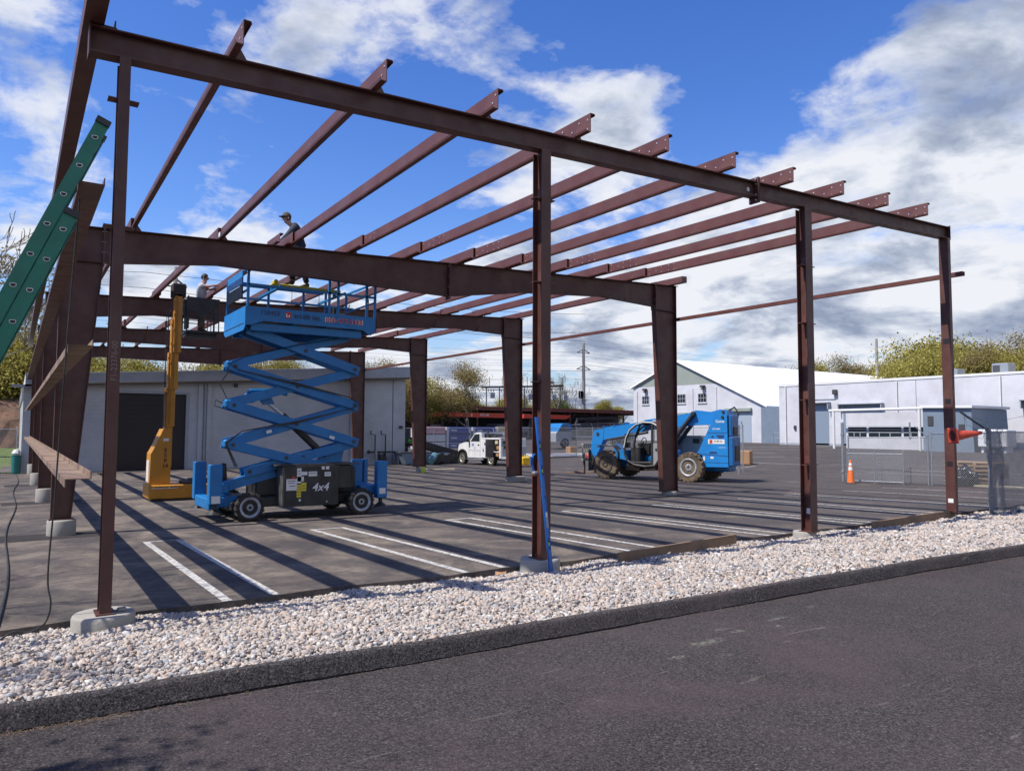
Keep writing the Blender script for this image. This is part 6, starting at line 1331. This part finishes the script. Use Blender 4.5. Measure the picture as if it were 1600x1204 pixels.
# fork carriage
m = MB(); LB(m, 3.30, 3.40, -.75, .75, .42, .52, .01); LB(m, 3.30, 3.40, -.75, .75, 1.10, 1.18, .01)
for i in range(9): l_ = -.72+i*.18; m.beam((3.35, l_, .5-TG), (3.35, l_, 1.14-TG), .03, .03)
m.build('carriage', mat('worn_pale_steel', (.42, .36, .28), .6, .2, .3, 8), T, **kw)
for l_ in (-.45, .45): m = MB(); LB(m, 3.40, 3.46, l_-.06, l_+.06, -.20, .9, .01); LB(m, 3.46, 4.5, l_-.06, l_+.06, -.20, -.14, .01); m.build('fork', mat('rusty_fork_steel', (.20, .13, .09), .7, .2, .3, 8), T, **kw)
m = MB(); lp(m, [(3.0, .5), (3.3, .9), (3.3, -.05), (3.15, .0)], -.3, .3); m.build('tilt_bracket', BLACK, T, **kw)
# cab: rounded frame loop, glass, door, interior
loop = [(.98, 1.05), (.90, 1.45), (.72, 1.80), (.42, 2.03), (.05, 2.13), (-.33, 2.11), (-.58, 1.98), (-.71, 1.72), (-.73, 1.2), (-.66, .6), (-.45, .33), (.0, .28), (.52, .34), (.82, .50), (.94, .75)]
def looptube(m, y, r): m.tube([(s, y, z-TG) for s, z in loop+[loop[0]]], r, 8)
m = MB(); looptube(m, 1.17, .055); m.build('cab_frame', BLACK, T, **kw)
m = MB(); m.tube([(s, 1.21, z-TG) for s, z in loop[:7]], .026, 6); m.build('cab_white_trim', mat('off_white_trim', (.6, .6, .58), .5), T, **kw)
m = MB(); looptube(m, .32, .05); m.build('cab_inner_frame', BLACK, T, **kw)
n = len(loop); m = MB()
vs = [(s, y, z-TG) for y in (.34, 1.15) for s, z in loop]
m.add(vs, [(i, i+1, n+i+1, n+i) for i in range(3, 7)]); m.build('cab_roof', BLACK, T, **kw)
m = MB(); m.add(vs, [(i, i+1, n+i+1, n+i) for i in range(7, 12)]); m.add([(s, .36, z-TG) for s, z in loop[7:]+[(.9, .95), (-.70, .95)]], [tuple(range(10))]); m.build('cab_shell', BLACK, T, **kw)
cg = bpy.data.materials.new('clear_cab_glass'); cg.use_nodes = True; N_ = NT(cg.node_tree); gl = N_.n('ShaderNodeBsdfGlossy'); gl.inputs['Roughness'].default_value = .03; trn = N_.n('ShaderNodeBsdfTransparent'); trn.inputs[0].default_value = (.72, .78, .80, 1); mxx = N_.n('ShaderNodeMixShader'); mxx.inputs[0].default_value = .10
N_.l(trn.outputs[0], mxx.inputs[1]); N_.l(gl.outputs[0], mxx.inputs[2]); N_.l(mxx.outputs[0], cg.node_tree.nodes['Material Output'].inputs[0])
m = MB(); m.add(vs, [(i, i+1, n+i+1, n+i) for i in range(0, 3)]); m.build('windscreen', cg, T, **kw)
m = MB(); m.add([(s, 1.165, z-TG) for s, z in ((-.35, 1.28), (-.35, 2.07), (-.56, 1.95), (-.67, 1.7), (-.69, 1.28))], [(0, 1, 2, 3, 4)]); m.build('side_glass', cg, T, **kw)
m = MB(); lp(m, [(-.33, 1.26), (-.71, 1.26), (-.70, .70), (-.62, .42), (-.44, .34), (-.33, .34)], 1.13, 1.19); dr = m.build('cab_door_panel', SILV, T, **kw)
m = MB(); LB(m, -.55, -.48, 1.19, 1.215, .95, 1.05, .005); m.build('door_handle', BLACK, dr, **kw)
m = MB(); m.beam((-.33, 1.17, .32-TG), (-.33, 1.17, 2.10-TG), .09, .07); m.tube([(.3, 1.0, 2.05-TG), (.55, 1.0, 1.5-TG), (.62, 1.0, 1.0-TG), (.55, 1.0, .5-TG)], .04, 6); m.build('pillar', BLACK, T, **kw)
m = MB(); LB(m, -.66, .9, .36, 1.10, .38, .47, .02); LB(m, -.66, .75, .34, .40, .47, 1.25, .02); m.build('cab_dark_floor', BLACK, T, **kw)  # black floor and side panel added to keep the cab interior dark
m = MB(); LB(m, -.6, -.15, .5, .95, .5, .85, .08); LB(m, -.68, -.5, .5, .95, .85, 1.5, .08); m.build('seat', BLACK, T, **kw)
m = MB(); LB(m, .35, .8, .45, 1.0, .42, 1.12, .06); m.tube([(.28+.02*math.cos(a)-.12*math.sin(a)*.3, .75+.19*math.cos(a), 1.30+.18*math.sin(a)-TG) for a in np.linspace(0, 2*math.pi, 17)], .018, 6); m.cyl((.5, .75, 1.0-TG), (.28, .75, 1.30-TG), .03, n=8); m.build('dashboard', BLACK, T, **kw)
m = MB(); m.tube([(1.35, 1.0, .55-TG), (1.28, 1.0, .85-TG), (1.5, 1.0, 1.10-TG), (1.95, 1.0, 1.16-TG), (2.4, 1.0, 1.05-TG)], .03, 6); m.prism([(1.25, .9-TG), (1.5, 1.14-TG), (2.3, 1.14-TG), (2.3, 1.10-TG), (1.52, 1.10-TG), (1.29, .86-TG)], .8, 1.22, 'y'); m.prism([(1.25, .5-TG), (1.29, .5-TG), (1.29, .9-TG), (1.25, .9-TG)], .8, 1.22, 'y'); m.build('front_mudguard', BLACK, T, **kw)
m = MB(); lp(m, [(-.4, .55), (-.4, 1.40), (-.65, 1.58), (-1.75, 1.58), (-2.0, 1.25), (-2.0, .75)], -1.15, -.5); m.build('engine_cover', SILV, T, **kw)
m = MB(); LB(m, -1.7, -1.4, -.498, -.49, 1.25, 1.45, .002); m.build('engine_vent', BLACK, T, **kw); m = MB(); LB(m, -1.25, -1.0, .60, .85, .85, 1.18, .02); m.build('lamp_box', BLACK, T, **kw); m = MB(); LB(m, 1.5, 1.7, -.4, -.1, 1.0, 1.25, .03); m.build('lamp_box', BLACK, T, **kw)
m = MB(); LB(m, -1.35, -1.05, .62, .95, .80, .98, .02); lp(m, [(1.45, .9), (1.6, 1.2), (1.75, 1.1), (1.85, .85)], .3, .6); m.build('blue_bracket', BLUEB, T, **kw)

# ---- white utility pickup
TO2 = (24.33, 31.2); TG2 = -.45; TRZ2 = math.atan2(.996, -.09)
T = thing('utility_pickup', (TO2[0], TO2[1], TG2), 'white utility pickup with tool lockers, one locker door standing open', 'pickup', rz=TRZ2)
def q2(m, poly, y0, y1): m.prism([(s, z-TG2) for s, z in poly], y0, y1, 'y'); return m
def B2(m, x0, x1, y0, y1, z0, z1, b=.02): m.bbox(x0, x1, y0, y1, z0-TG2, z1-TG2, b); return m
for (s, l_) in ((1.92, .86), (1.92, -.86), (-1.10, .86), (-1.10, -.86)):
    wheel(T, (s, l_, .385), .385, .26, 'y', RUBBER, mat('bright_rim', (.55, .53, .45), .4, .4, .2, 6), 20, .58, 1 if l_ > 0 else -1, world=False)
lo2 = [(2.42, .20), (2.42, .60), (2.34, .82), (1.75, .96), (1.22, 1.02), (.62, 1.54), (.45, 1.60), (-.05, 1.62), (-.12, 1.0), (-.12, .02), (1.40, .02), (1.45, .30), (1.62, .46), (1.92, .52), (2.22, .46), (2.38, .25)]
m = MB(); q2(m, lo2, -.93, .93); bd = m.build('body', WPAINT, T, **kw)
m = MB(); q2(m, [(1.08, 1.03), (.62, 1.48), (.12, 1.50), (.12, 1.03)], .931, .936); q2(m, [(1.08, 1.03), (.62, 1.48), (.12, 1.50), (.12, 1.03)], -.936, -.931); m.build('side_window', GLASS, bd, **kw)
m = MB(); m.add([(1.20, -.80, 1.05-TG2), (1.20, .80, 1.05-TG2), (.68, .72, 1.52-TG2), (.68, -.72, 1.52-TG2)], [(0, 1, 2, 3)]); m.build('windscreen', GLASS, bd, **kw)
m = MB(); B2(m, -.135, -.123, -.72, .72, 1.16, 1.52, .003); m.build('rear_window', GLASS, bd, **kw)
m = MB(); q2(m, [(1.24, .10), (1.24, 1.0), (1.225, 1.0), (1.225, .10)], .931, .935); q2(m, [(.06, .10), (.06, 1.5), (.045, 1.5), (.045, .10)], .931, .935); q2(m, [(.06, .46), (1.24, .46), (1.24, .475), (.06, .475)], .931, .935); m.build('door_seam', GREYD, bd, **kw)
m = MB(); B2(m, .15, .3, .936, .95, .78, .86, .01); m.build('door_handle', BLACK, bd, **kw)
m = MB(); q2(m, [(.95, .74), (.95, .92), (.70, .92), (.70, .74)], .931, .935); q2(m, [(.72, .60), (.55, .70), (.62, .55)], .931, .935); m.build('door_logo', mat('faded_blue_logo', (.25, .32, .55), .5), bd, **kw)
m = MB(); ar = [(1.92+.50*math.cos(a), .0+.50*math.sin(a)+.0) for a in np.linspace(-.15, math.pi+.15, 14)]
for a, b in zip(ar[:-1], ar[1:]): m.beam((a[0], .95, a[1]-TG2), (b[0], .95, b[1]-TG2), .09, .07)
m.build('wheel_arch', BLACK, T, **kw)
m = MB(); B2(m, 1.15, 1.30, .96, 1.18, .98, 1.20, .03); m.build('mirror', BLACK, T, **kw)
m = MB(); B2(m, 2.40, 2.55, -.92, .92, .02, .28, .04); B2(m, -.3, 1.45, .86, .98, -.12, -.04, .02); m.build('bumper', GALV, T, **kw)
m = MB(); B2(m, 2.30, 2.43, .55, .9, .48, .68, .03); m.build('headlight', GLASS, T, **kw)
m = MB(); B2(m, -2.6, 2.2, -.5, .5, -.1, .1, .02); m.build('chassis', BLACK, T, **kw)
# service body lockers
m = MB(); q2(m, [(-.16, .05), (-.16, 1.22), (-.78, 1.24), (-.78, .05)], .55, 1.0); q2(m, [(-1.95, .05), (-1.95, 1.26), (-2.1, 1.26), (-2.1, .05)], .55, 1.0); B2(m, -2.1, -.16, .55, 1.0, 1.18, 1.27, .01); B2(m, -2.1, -.16, .52, .56, .05, 1.18, .005); B2(m, -2.1, -.75, .55, 1.0, .40, .44, .005); B2(m, -2.1, -.16, -1.0, -.55, .05, 1.25, .02); sb = m.build('service_body', WPAINT, T, **kw)
m = MB(); q2(m, [(-.2, .62), (-.76, .63), (-.76, .64), (-.2, .63)], 1.001, 1.004); m.build('locker_seam', GREYD, sb, **kw)
for (s, z) in ((-.52, .90), (-.36, .50)): m = MB(); B2(m, s-.05, s+.05, 1.001, 1.02, z-.07, z+.07, .01); m.build('locker_handle', BLACK, sb, **kw)
m = MB(); m.box(-1.37, -1.33, 1.0, 1.58, .10-TG2, 1.18-TG2); m.build('open_door', mat('grey_brown_door_inside', (.13, .115, .11), .6, 0, .3, 3), sb, **kw)
m = MB(); B2(m, -1.93, -.8, .57, .60, .10, 1.15, .005); B2(m, -1.9, -.85, .62, .95, .80, .83, .005); m.build('locker_inside', GREYD, sb, **kw)
for (s, z, mm) in ((-1.75, .58, CARD), (-1.7, .15, CARD), (-1.6, .9, LUML), (-1.85, .32, CARD)): m = MB(); B2(m, s-.14, s+.14, .66, .96, z, z+.2, .02); m.build('stored_box', mm, sb, **kw)
m = MB(); B2(m, -2.6, -2.1, -.98, .98, .0, .15, .02); B2(m, -2.18, -2.11, -.95, .95, .15, .75, .01); B2(m, -2.12, -2.105, .6, .95, .3, 1.1, .002); m.build('tailgate', GREY, T, **kw)
for z in (.62, .92): m = MB(); B2(m, -2.19, -2.12, .68, .84, z, z+.2, .01); m.build('tail_lamp', BLACK, T, **kw)
m = MB(); B2(m, -1.9, -.3, -.4, .4, 1.12, 1.35, .05); m.cyl((-.3, .6, 1.2-TG2), (-.3, .6, 1.75-TG2), .05, n=8); m.tube([(-.6, .5, 1.3-TG2), (-1.0, .4, 1.5-TG2), (-1.6, -.2, 1.35-TG2)], .04, 6); m.cyl((-2.0, -.9, 1.2-TG2), (-2.0, -.9, 1.85-TG2), .03, n=6); m.beam((-.5, -.9, 1.75-TG2), (-2.4, -.9, 1.75-TG2), .03, .03); m.build('bed_load', GREYD, T, **kw)

# ================================================================== PEOPLE
def skin(name, J, E, m, parent, root, sub=2):
    names = list(J); idx = {k: i for i, k in enumerate(names)}
    me = bpy.data.meshes.new(name); me.from_pydata([J[k][0] for k in names], [(idx[a], idx[b]) for a, b in E], [])
    o = bpy.data.objects.new(name, me); COL.objects.link(o); o.parent = parent
    sk = o.modifiers.new('Skin', 'SKIN'); sk.use_smooth_shade = True
    lay = me.skin_vertices[0].data
    for k in names:
        r = J[k][1]; lay[idx[k]].radius = r if isinstance(r, tuple) else (r, r); lay[idx[k]].use_root = (k == root)
    ss = o.modifiers.new('Sub', 'SUBSURF'); ss.levels = sub; ss.render_levels = sub
    dg = bpy.context.evaluated_depsgraph_get(); nm = bpy.data.meshes.new_from_object(o.evaluated_get(dg)); o.modifiers.clear(); o.data = nm; nm.name = name
    nm.materials.clear(); nm.materials.append(m); nm.shade_smooth(); return o
def lerp(a, b, t): return tuple(a[i]+(b[i]-a[i])*t for i in range(3))
def person(loc, rz, label, P, top_m, leg_m, cap, sleeves, hood=False):
    t = thing('person', loc, label, 'person', rz=rz); J = {}; E = []
    pel, che, nk, hd = P['pelvis'], P['chest'], P['neck'], P['head']
    J['pelvis'] = (pel, (.13, .10)); J['waist'] = (lerp(pel, che, .45), (.125, .095)); J['chest'] = (che, (.15, .11)); J['neck'] = (nk, .052); J['headbase'] = (lerp(nk, hd, .55), .06); J['headc'] = (hd, (.078, .09)); J['headt'] = ((hd[0]-.01, hd[1], hd[2]+.085), (.06, .07))
    fx = P.get('face', (1, 0, 0)); J['nose'] = ((hd[0]+fx[0]*.105, hd[1]+fx[1]*.105, hd[2]-.02), .014); J['chin'] = ((hd[0]+fx[0]*.06, hd[1]+fx[1]*.06, hd[2]-.09), .032)
    E += [('pelvis', 'waist'), ('waist', 'chest'), ('chest', 'neck'), ('neck', 'headbase'), ('headbase', 'headc'), ('headc', 'headt'), ('headc', 'nose'), ('headbase', 'chin')]
    clo = {'c0': (lerp(pel, che, -.05), (.18, .15)), 'c1': (lerp(pel, che, .5), (.18, .155)), 'c2': (che, (.225, .185)), 'c3': (lerp(che, nk, .75), (.10, .09))}; ce = [('c0', 'c1'), ('c1', 'c2'), ('c2', 'c3')]
    leg = {'p': (pel, (.165, .135)), 'pw': (lerp(pel, che, .2), (.15, .13))}; le = [('p', 'pw')]
    for s, sg in (('L', 1), ('R', -1)):
        sh, el, wr, ha = P['sh'+s], P['el'+s], P['wr'+s], P['ha'+s]; hp, kn, an, to = P['hip'+s], P['kn'+s], P['an'+s], P['to'+s]
        J['sh'+s] = (sh, .062); J['el'+s] = (el, .043); J['wr'+s] = (wr, .028); J['ha'+s] = (ha, (.036, .02)); E += [('chest', 'sh'+s), ('sh'+s, 'el'+s), ('el'+s, 'wr'+s), ('wr'+s, 'ha'+s)]
        d = Vector(ha)-Vector(wr); d.normalize(); side = d.cross(Vector((0, 0, 1))).normalized(); dn = Vector((0, 0, -1))
        for k in range(4):
            f0 = Vector(ha)+side*(k-1.5)*.019+d*.03; Lk = (.062, .072, .066, .052)[k]; J['f%s%da' % (s, k)] = (tuple(f0), .0105); J['f%s%db' % (s, k)] = (tuple(f0+d*Lk*.55+dn*.012), .009); J['f%s%dc' % (s, k)] = (tuple(f0+d*Lk*.75+dn*.035), .008)
            E += [('ha'+s, 'f%s%da' % (s, k)), ('f%s%da' % (s, k), 'f%s%db' % (s, k)), ('f%s%db' % (s, k), 'f%s%dc' % (s, k))]
        th = Vector(wr)+d*.03+side*.03*sg; J['th'+s] = (tuple(th), .012); J['tt'+s] = (tuple(th+d*.04+side*.02*sg+dn*.015), .009); E += [('wr'+s, 'th'+s), ('th'+s, 'tt'+s)]
        J['hip'+s] = (hp, .085); J['kn'+s] = (kn, .055); J['an'+s] = (an, .038); J['to'+s] = (to, (.04, .028)); E += [('pelvis', 'hip'+s), ('hip'+s, 'kn'+s), ('kn'+s, 'an'+s), ('an'+s, 'to'+s)]
        clo['s'+s] = (sh, .118); clo['u'+s] = (lerp(sh, el, .6 if not sleeves else 1.0), .075 if not sleeves else .078); ce += [('c2', 's'+s), ('s'+s, 'u'+s)]
        if sleeves: clo['w'+s] = (lerp(el, wr, .95), .058); ce += [('u'+s, 'w'+s)]
        leg['h'+s] = (hp, .118); leg['k'+s] = (kn, .085); leg['a'+s] = (lerp(kn, an, .93), .074); le += [('p', 'h'+s), ('h'+s, 'k'+s), ('k'+s, 'a'+s)]
        bt = skin('boot', {'a': (lerp(an, kn, .14), .056), 'b': ((an[0], an[1], an[2]-.01), .052), 'c': (lerp(an, to, .6), (.05, .038)), 'd': (lerp(an, to, 1.08), (.045, .03)), 'e': ((an[0]-(to[0]-an[0])*.25, an[1]-(to[1]-an[1])*.25, to[2]+.01), (.04, .035))}, [('a', 'b'), ('b', 'c'), ('c', 'd'), ('b', 'e')], BOOT, t, 'b')
    b = skin('body', J, E, SKIN, t, 'pelvis'); skin('jacket' if sleeves else 'shirt', clo, ce, top_m, t, 'c1'); skin('trousers', leg, le, leg_m, t, 'p')
    h = Vector(hd); f = Vector(fx).normalized(); r_ = f.cross(Vector((0, 0, 1)))
    for sg in (-1, 1):
        m = MB(); c = h+r_*sg*.088+Vector((0, 0, -.01)); m.cyl(c-f*.012+Vector((0, 0, -.03)), c-f*.012+Vector((0, 0, .03)), .014, .017, n=8); m.build('ear', SKIN, b, world=False, smooth=True)
    m = MB(); A_ = h+f*.093+Vector((0, 0, .018)); m.beam(A_-r_*.07, A_+r_*.07, .014, .034); m.beam(A_-r_*.07, A_-r_*.085-f*.09, .008, .012); m.beam(A_+r_*.07, A_+r_*.085-f*.09, .008, .012); m.build('sunglasses', BLKT, t, world=False)
    m = MB(); A_ = h+f*.088+Vector((0, 0, -.058)); m.beam(A_-r_*.022, A_+r_*.022, .01, .008); m.build('mouth', mat('lips', (.35, .12, .1), .6), b, world=False)
    bm = bmesh.new(); bmesh.ops.create_uvsphere(bm, u_segments=20, v_segments=14, radius=1)
    for v in bm.verts:
        c = v.co.copy(); v.co = Vector((c.x*.112, c.y*.098, max(c.z, -.35 if not cap else -.1)*.125+.028))
        if not cap and c.x > .35 and c.z < .35: v.co.x = min(v.co.x, .06)
    me = bpy.data.meshes.new('hair'); bm.to_mesh(me); bm.free(); me.shade_smooth(); me.materials.append(CAPM if cap else HAIR)
    o = bpy.data.objects.new('cap' if cap else 'hair', me); COL.objects.link(o); o.parent = t; o.location = h+Vector((0, 0, .01))-f*(.012); o.rotation_euler = (0, .12 if cap else 0, math.atan2(f.y, f.x))
    if cap:
        m = MB(); Rr = [(.09, -.08), (.15, -.07), (.19, -.035), (.20, 0), (.19, .035), (.15, .07), (.09, .08)]; m.prism(Rr, .028, .040, 'z'); m.build('brim', CAPM, o, world=False)
        hh = bmesh.new(); bmesh.ops.create_uvsphere(hh, u_segments=16, v_segments=10, radius=1)
        for v in hh.verts: v.co = Vector((v.co.x*.098-.014, v.co.y*.090, v.co.z*.10))
        for v in hh.verts:
            if v.co.x > .01: v.co.x = .01
        me = bpy.data.meshes.new('hair'); hh.to_mesh(me); hh.free(); me.shade_smooth(); me.materials.append(HAIR); q = bpy.data.objects.new('hair', me); COL.objects.link(q); q.parent = t; q.location = h; q.rotation_euler = (0, 0, math.atan2(f.y, f.x))
    if hood: skin('hood', {'a': (lerp(che, nk, .95), (.095, .07)), 'b': ((nk[0]-.09, nk[1], nk[2]+.0), (.085, .05))}, [('a', 'b')], top_m, t, 'a')
    return t
WK1 = dict(pelvis=(-.06, 0, .98), chest=(.07, 0, 1.33), neck=(.19, 0, 1.52), head=(.29, 0, 1.67), face=(.96, .28, 0),
    shL=(.08, .19, 1.44), elL=(.26, .24, 1.20), wrL=(.44, .15, 1.03), haL=(.50, .12, .99), shR=(.08, -.19, 1.44), elR=(.22, -.25, 1.19), wrR=(.40, -.18, 1.01), haR=(.46, -.15, .97),
    hipL=(-.04, .10, .92), knL=(.13, .13, .50), anL=(.13, .13, .09), toL=(.30, .15, .035), hipR=(-.09, -.10, .92), knR=(-.13, -.12, .50), anR=(-.25, -.12, .09), toR=(-.08, -.14, .035))
person((4.86, 9.65, 5.252), R_(168), 'man in navy jacket and cap leaning over the frame above the scissor lift', WK1, NAVY, JEAN, True, True, True)
WK2 = dict(pelvis=(-.02, 0, .95), chest=(0, 0, 1.30), neck=(.04, 0, 1.50), head=(.09, 0, 1.66), face=(1, 0, 0),
    shL=(.02, .19, 1.42), elL=(.22, .20, 1.36), wrL=(.43, .12, 1.42), haL=(.50, .10, 1.44), shR=(.02, -.19, 1.42), elR=(.24, -.20, 1.38), wrR=(.44, -.12, 1.44), haR=(.51, -.10, 1.46),
    hipL=(-.02, .10, .90), knL=(.02, .12, .48), anL=(-.02, .13, .09), toL=(.15, .14, .035), hipR=(-.02, -.10, .90), knR=(.03, -.11, .48), anR=(.0, -.12, .09), toR=(.17, -.13, .035))
person((3.90, 15.97, 4.752), R_(-28), 'man in a pale grey shirt standing in the basket of the yellow mast lift', WK2, SHIRT, KHAKI, False, False)

# ================================================================== TREES
def branch_tree(seed, H, spread, levels, r0, kids=(3, 4), clear=.25, droop=0, up=.35):
    rg = random.Random(seed); segs = []; tips = []
    def grow(p, d, L, r, lv):
        n = 3; q = p.copy(); dd = d.copy(); pts = [(q.copy(), r)]
        for i in range(n):
            dd = (dd+Vector((rg.gauss(0, .13), rg.gauss(0, .13), rg.gauss(0, .08)+.05*up))).normalized(); q = q+dd*L/n; pts.append((q.copy(), r*(1-.45*(i+1)/n)))
        segs.append((pts, lv))
        if lv >= levels: tips.append(q.copy()); return
        k = rg.randint(*kids)
        for j in range(k):
            t = rg.uniform(.35, 1.0) if j else 1.0; idx = min(n, max(1, int(round(t*n)))); bp, br = pts[idx]
            a = rg.uniform(0, 2*math.pi); sp = rg.uniform(.4, .95)*spread if j else rg.uniform(.1, .35)
            side = dd.cross(Vector((math.cos(a), math.sin(a), .3))).normalized(); nd = (dd*math.cos(sp)+side*math.sin(sp)); nd.z += up*.25; nd.normalize()
            grow(bp, nd, L*rg.uniform(.58, .82), br*rg.uniform(.55, .75), lv+1)
    grow(Vector((0, 0, -.3)), Vector((rg.gauss(0, .04), rg.gauss(0, .04), 1)).normalized(), H*clear+.3, r0, 0)
    return segs, tips
def tree_proto(name, seed, H, spread, levels, r0, leaf, nleaf, lsize, lspread, bark, kids=(3, 4), clear=.25, up=.35, label='', cat='tree', minr=.012):
    segs, tips = branch_tree(seed, H, spread, levels, r0, kids, clear, 0, up)
    t = thing(name, (0, 0, 0), label, cat)
    mt = MB(); mb = MB()
    for pts, lv in segs:
        P = [p for p, r in pts]; R = max(pts[0][1], minr); R1 = max(pts[-1][1], minr*.8)
        (mt if lv == 0 else mb).tube(P, R, 7 if lv < 2 else 4 if lv < 4 else 3, R1)
    tr = mt.build('trunk', bark, t, world=False, smooth=True)
    mb.build('branches', bark, t, world=False, smooth=True)
    if leaf:
        rg = np.random.default_rng(seed); T = np.array([tuple(p) for p in tips]); C = T[rg.integers(0, len(T), nleaf)]+rg.normal(0, lspread, (nleaf, 3))*np.array([1, 1, .7])
        N = rg.normal(0, 1, (nleaf, 3)); N /= np.linalg.norm(N, axis=1)[:, None]; A = np.cross(N, rg.normal(0, 1, (nleaf, 3))); A /= np.linalg.norm(A, axis=1)[:, None]; B = np.cross(N, A)
        s = lsize*rg.uniform(.5, 1.2, (nleaf, 1)); V = np.stack([C-A*s-B*s*.5, C+A*s*.3-B*s*.8, C+A*s+B*s*.4, C-A*s*.2+B*s*.9], 1).reshape(-1, 3)
        F = np.arange(nleaf*4, dtype=np.int32)
        me = bpy.data.meshes.new('crown'); me.vertices.add(nleaf*4); me.vertices.foreach_set('co', V.ravel()); me.loops.add(nleaf*4); me.loops.foreach_set('vertex_index', F)
        me.polygons.add(nleaf); me.polygons.foreach_set('loop_start', np.arange(0, nleaf*4, 4, dtype=np.int32)); me.polygons.foreach_set('loop_total', np.full(nleaf, 4, dtype=np.int32)); me.update(calc_edges=True)
        me.materials.append(leaf); o = bpy.data.objects.new('crown', me); COL.objects.link(o); o.parent = t
    return t
protos = {
 'y': [tree_proto('leafy_tree', 5, 10, .9, 4, .28, LEAFY, 42000, .066, .60, BARK, label='x'), tree_proto('leafy_tree', 9, 10, 1.0, 4, .26, LEAFY, 40000, .066, .58, BARKG, (3, 4), .2, label='x')],
 'o': [tree_proto('leafy_tree', 23, 11, .85, 4, .24, LEAFO, 24000, .06, .55, BARKG, label='x')],
 'g': [tree_proto('leafy_tree', 31, 8, .9, 4, .2, LEAFG, 32000, .062, .5, BARK, label='x')],
 'b': [tree_proto('bare_tree', 41, 11, .75, 6, .22, LEAFO, 1500, .06, .3, BARKG, (2, 4), .28, .5, label='x', minr=.014), tree_proto('bare_tree', 47, 11, .8, 6, .2, None, 0, 0, 0, BARKG, (2, 3), .3, .6, label='x', minr=.016)],
}
for lst in protos.values():
    for p in lst:
        zs = [v.co.z for ch in p.children for v in ch.data.vertices]; p['h_'] = max(zs)
used = set(); cnt = {}
KN = {'y': 'yellow-green tree', 'o': 'thin olive-brown tree', 'g': 'small green tree', 'b': 'bare grey tree'}
rg = random.Random(77)
def put(kind, x, y, h, where, rel=''):
    lst = protos[kind]; p = lst[rg.randrange(len(lst))]; s = h/p['h_']; z = max(g(x, y), -.4) if abs(x) < 180 else 0
    lab = '%s %s' % (KN[kind], where)
    args = dict(loc=(x, y, z-.1), rz=rg.uniform(0, 6.28), scale=(s*rg.uniform(.95, 1.2),)*2+(s,))
    if p.name not in used: used.add(p.name); p.location = args['loc']; p.rotation_euler = (0, 0, args['rz']); p.scale = args['scale']; o = p
    else: o = copy_tree(p, None, **args)
    o['label'] = lab; o['group'] = rel; return o
def row(n, x0, y0, x1, y1, h0, h1, kinds, where, rel, jit=2.5):
    for i in range(n):
        f = (i+.5)/n; nm = '%s, %s from left' % (where, ORD[i])
        put(kinds[i % len(kinds)], x0+(x1-x0)*f+rg.uniform(-jit, jit), y0+(y1-y0)*f+rg.uniform(-jit, jit), rg.uniform(h0, h1), nm, rel)
put('b', -1.9, 41, 14.8, 'standing alone at the far left behind the green ladder', 'trees at the far left')
put('b', -3.2, 48, 15.5, 'second at the far left behind the ladder', 'trees at the far left')
row(8, -9, 64, 2, 62, 10, 12.5, 'yoyy', 'behind the fence at the far left', 'trees at the far left', 1.8)
row(12, -2, 74, 48, 74, 9.5, 11.5, 'yoyo', 'behind the roof of the block building', 'trees behind the block building', 2)
row(6, 0, 88, 50, 92, 11, 13, 'obo', 'in the rear row behind the block building', 'trees behind the block building', 3)
row(9, 38, 122, 74, 124, 7, 9.5, 'gyoy', 'behind the red shed, left part', 'trees behind the red shed', 2)
row(12, 72, 128, 118, 120, 7, 9.5, 'yoyg', 'behind the red shed and the substation', 'trees behind the red shed', 2)
put('b', 46, 104, 10.5, 'rising above the red shed left of the second frame leg', 'trees behind the red shed')
put('b', 82, 108, 13, 'tall, just right of the transmission pole', 'trees behind the red shed')
put('b', 90, 110, 13.5, 'between the transmission pole and white gabled building', 'trees behind the red shed')
put('b', 97, 112, 12.5, 'rising left of the white gabled building', 'trees behind the red shed')
row(5, 142, 88, 156, 62, 17, 19, 'yoy', 'above the ridge of the white gabled roof', 'trees behind the white buildings', 3)
row(16, 112, 47, 96, -12, 12.5, 15.5, 'yyo', 'behind the flat-roofed white building', 'trees behind the white buildings', 3)
row(10, 124, 56, 110, -6, 15, 18.5, 'yo', 'in the rear row beyond the flat-roofed building', 'trees behind the white buildings', 3)
put('b', -5.4, 1.3, 9.0, 'just outside the left edge beside the pavement', 'trees at the far left')
put('b', -5.0, -2.6, 8.0, 'by the road just outside the left edge', 'trees at the far left')
for lst in protos.values():
    for p in lst: del p['h_']
for o in list(bpy.data.objects):
    if o.parent is None and 'h_' in o: del o['h_']
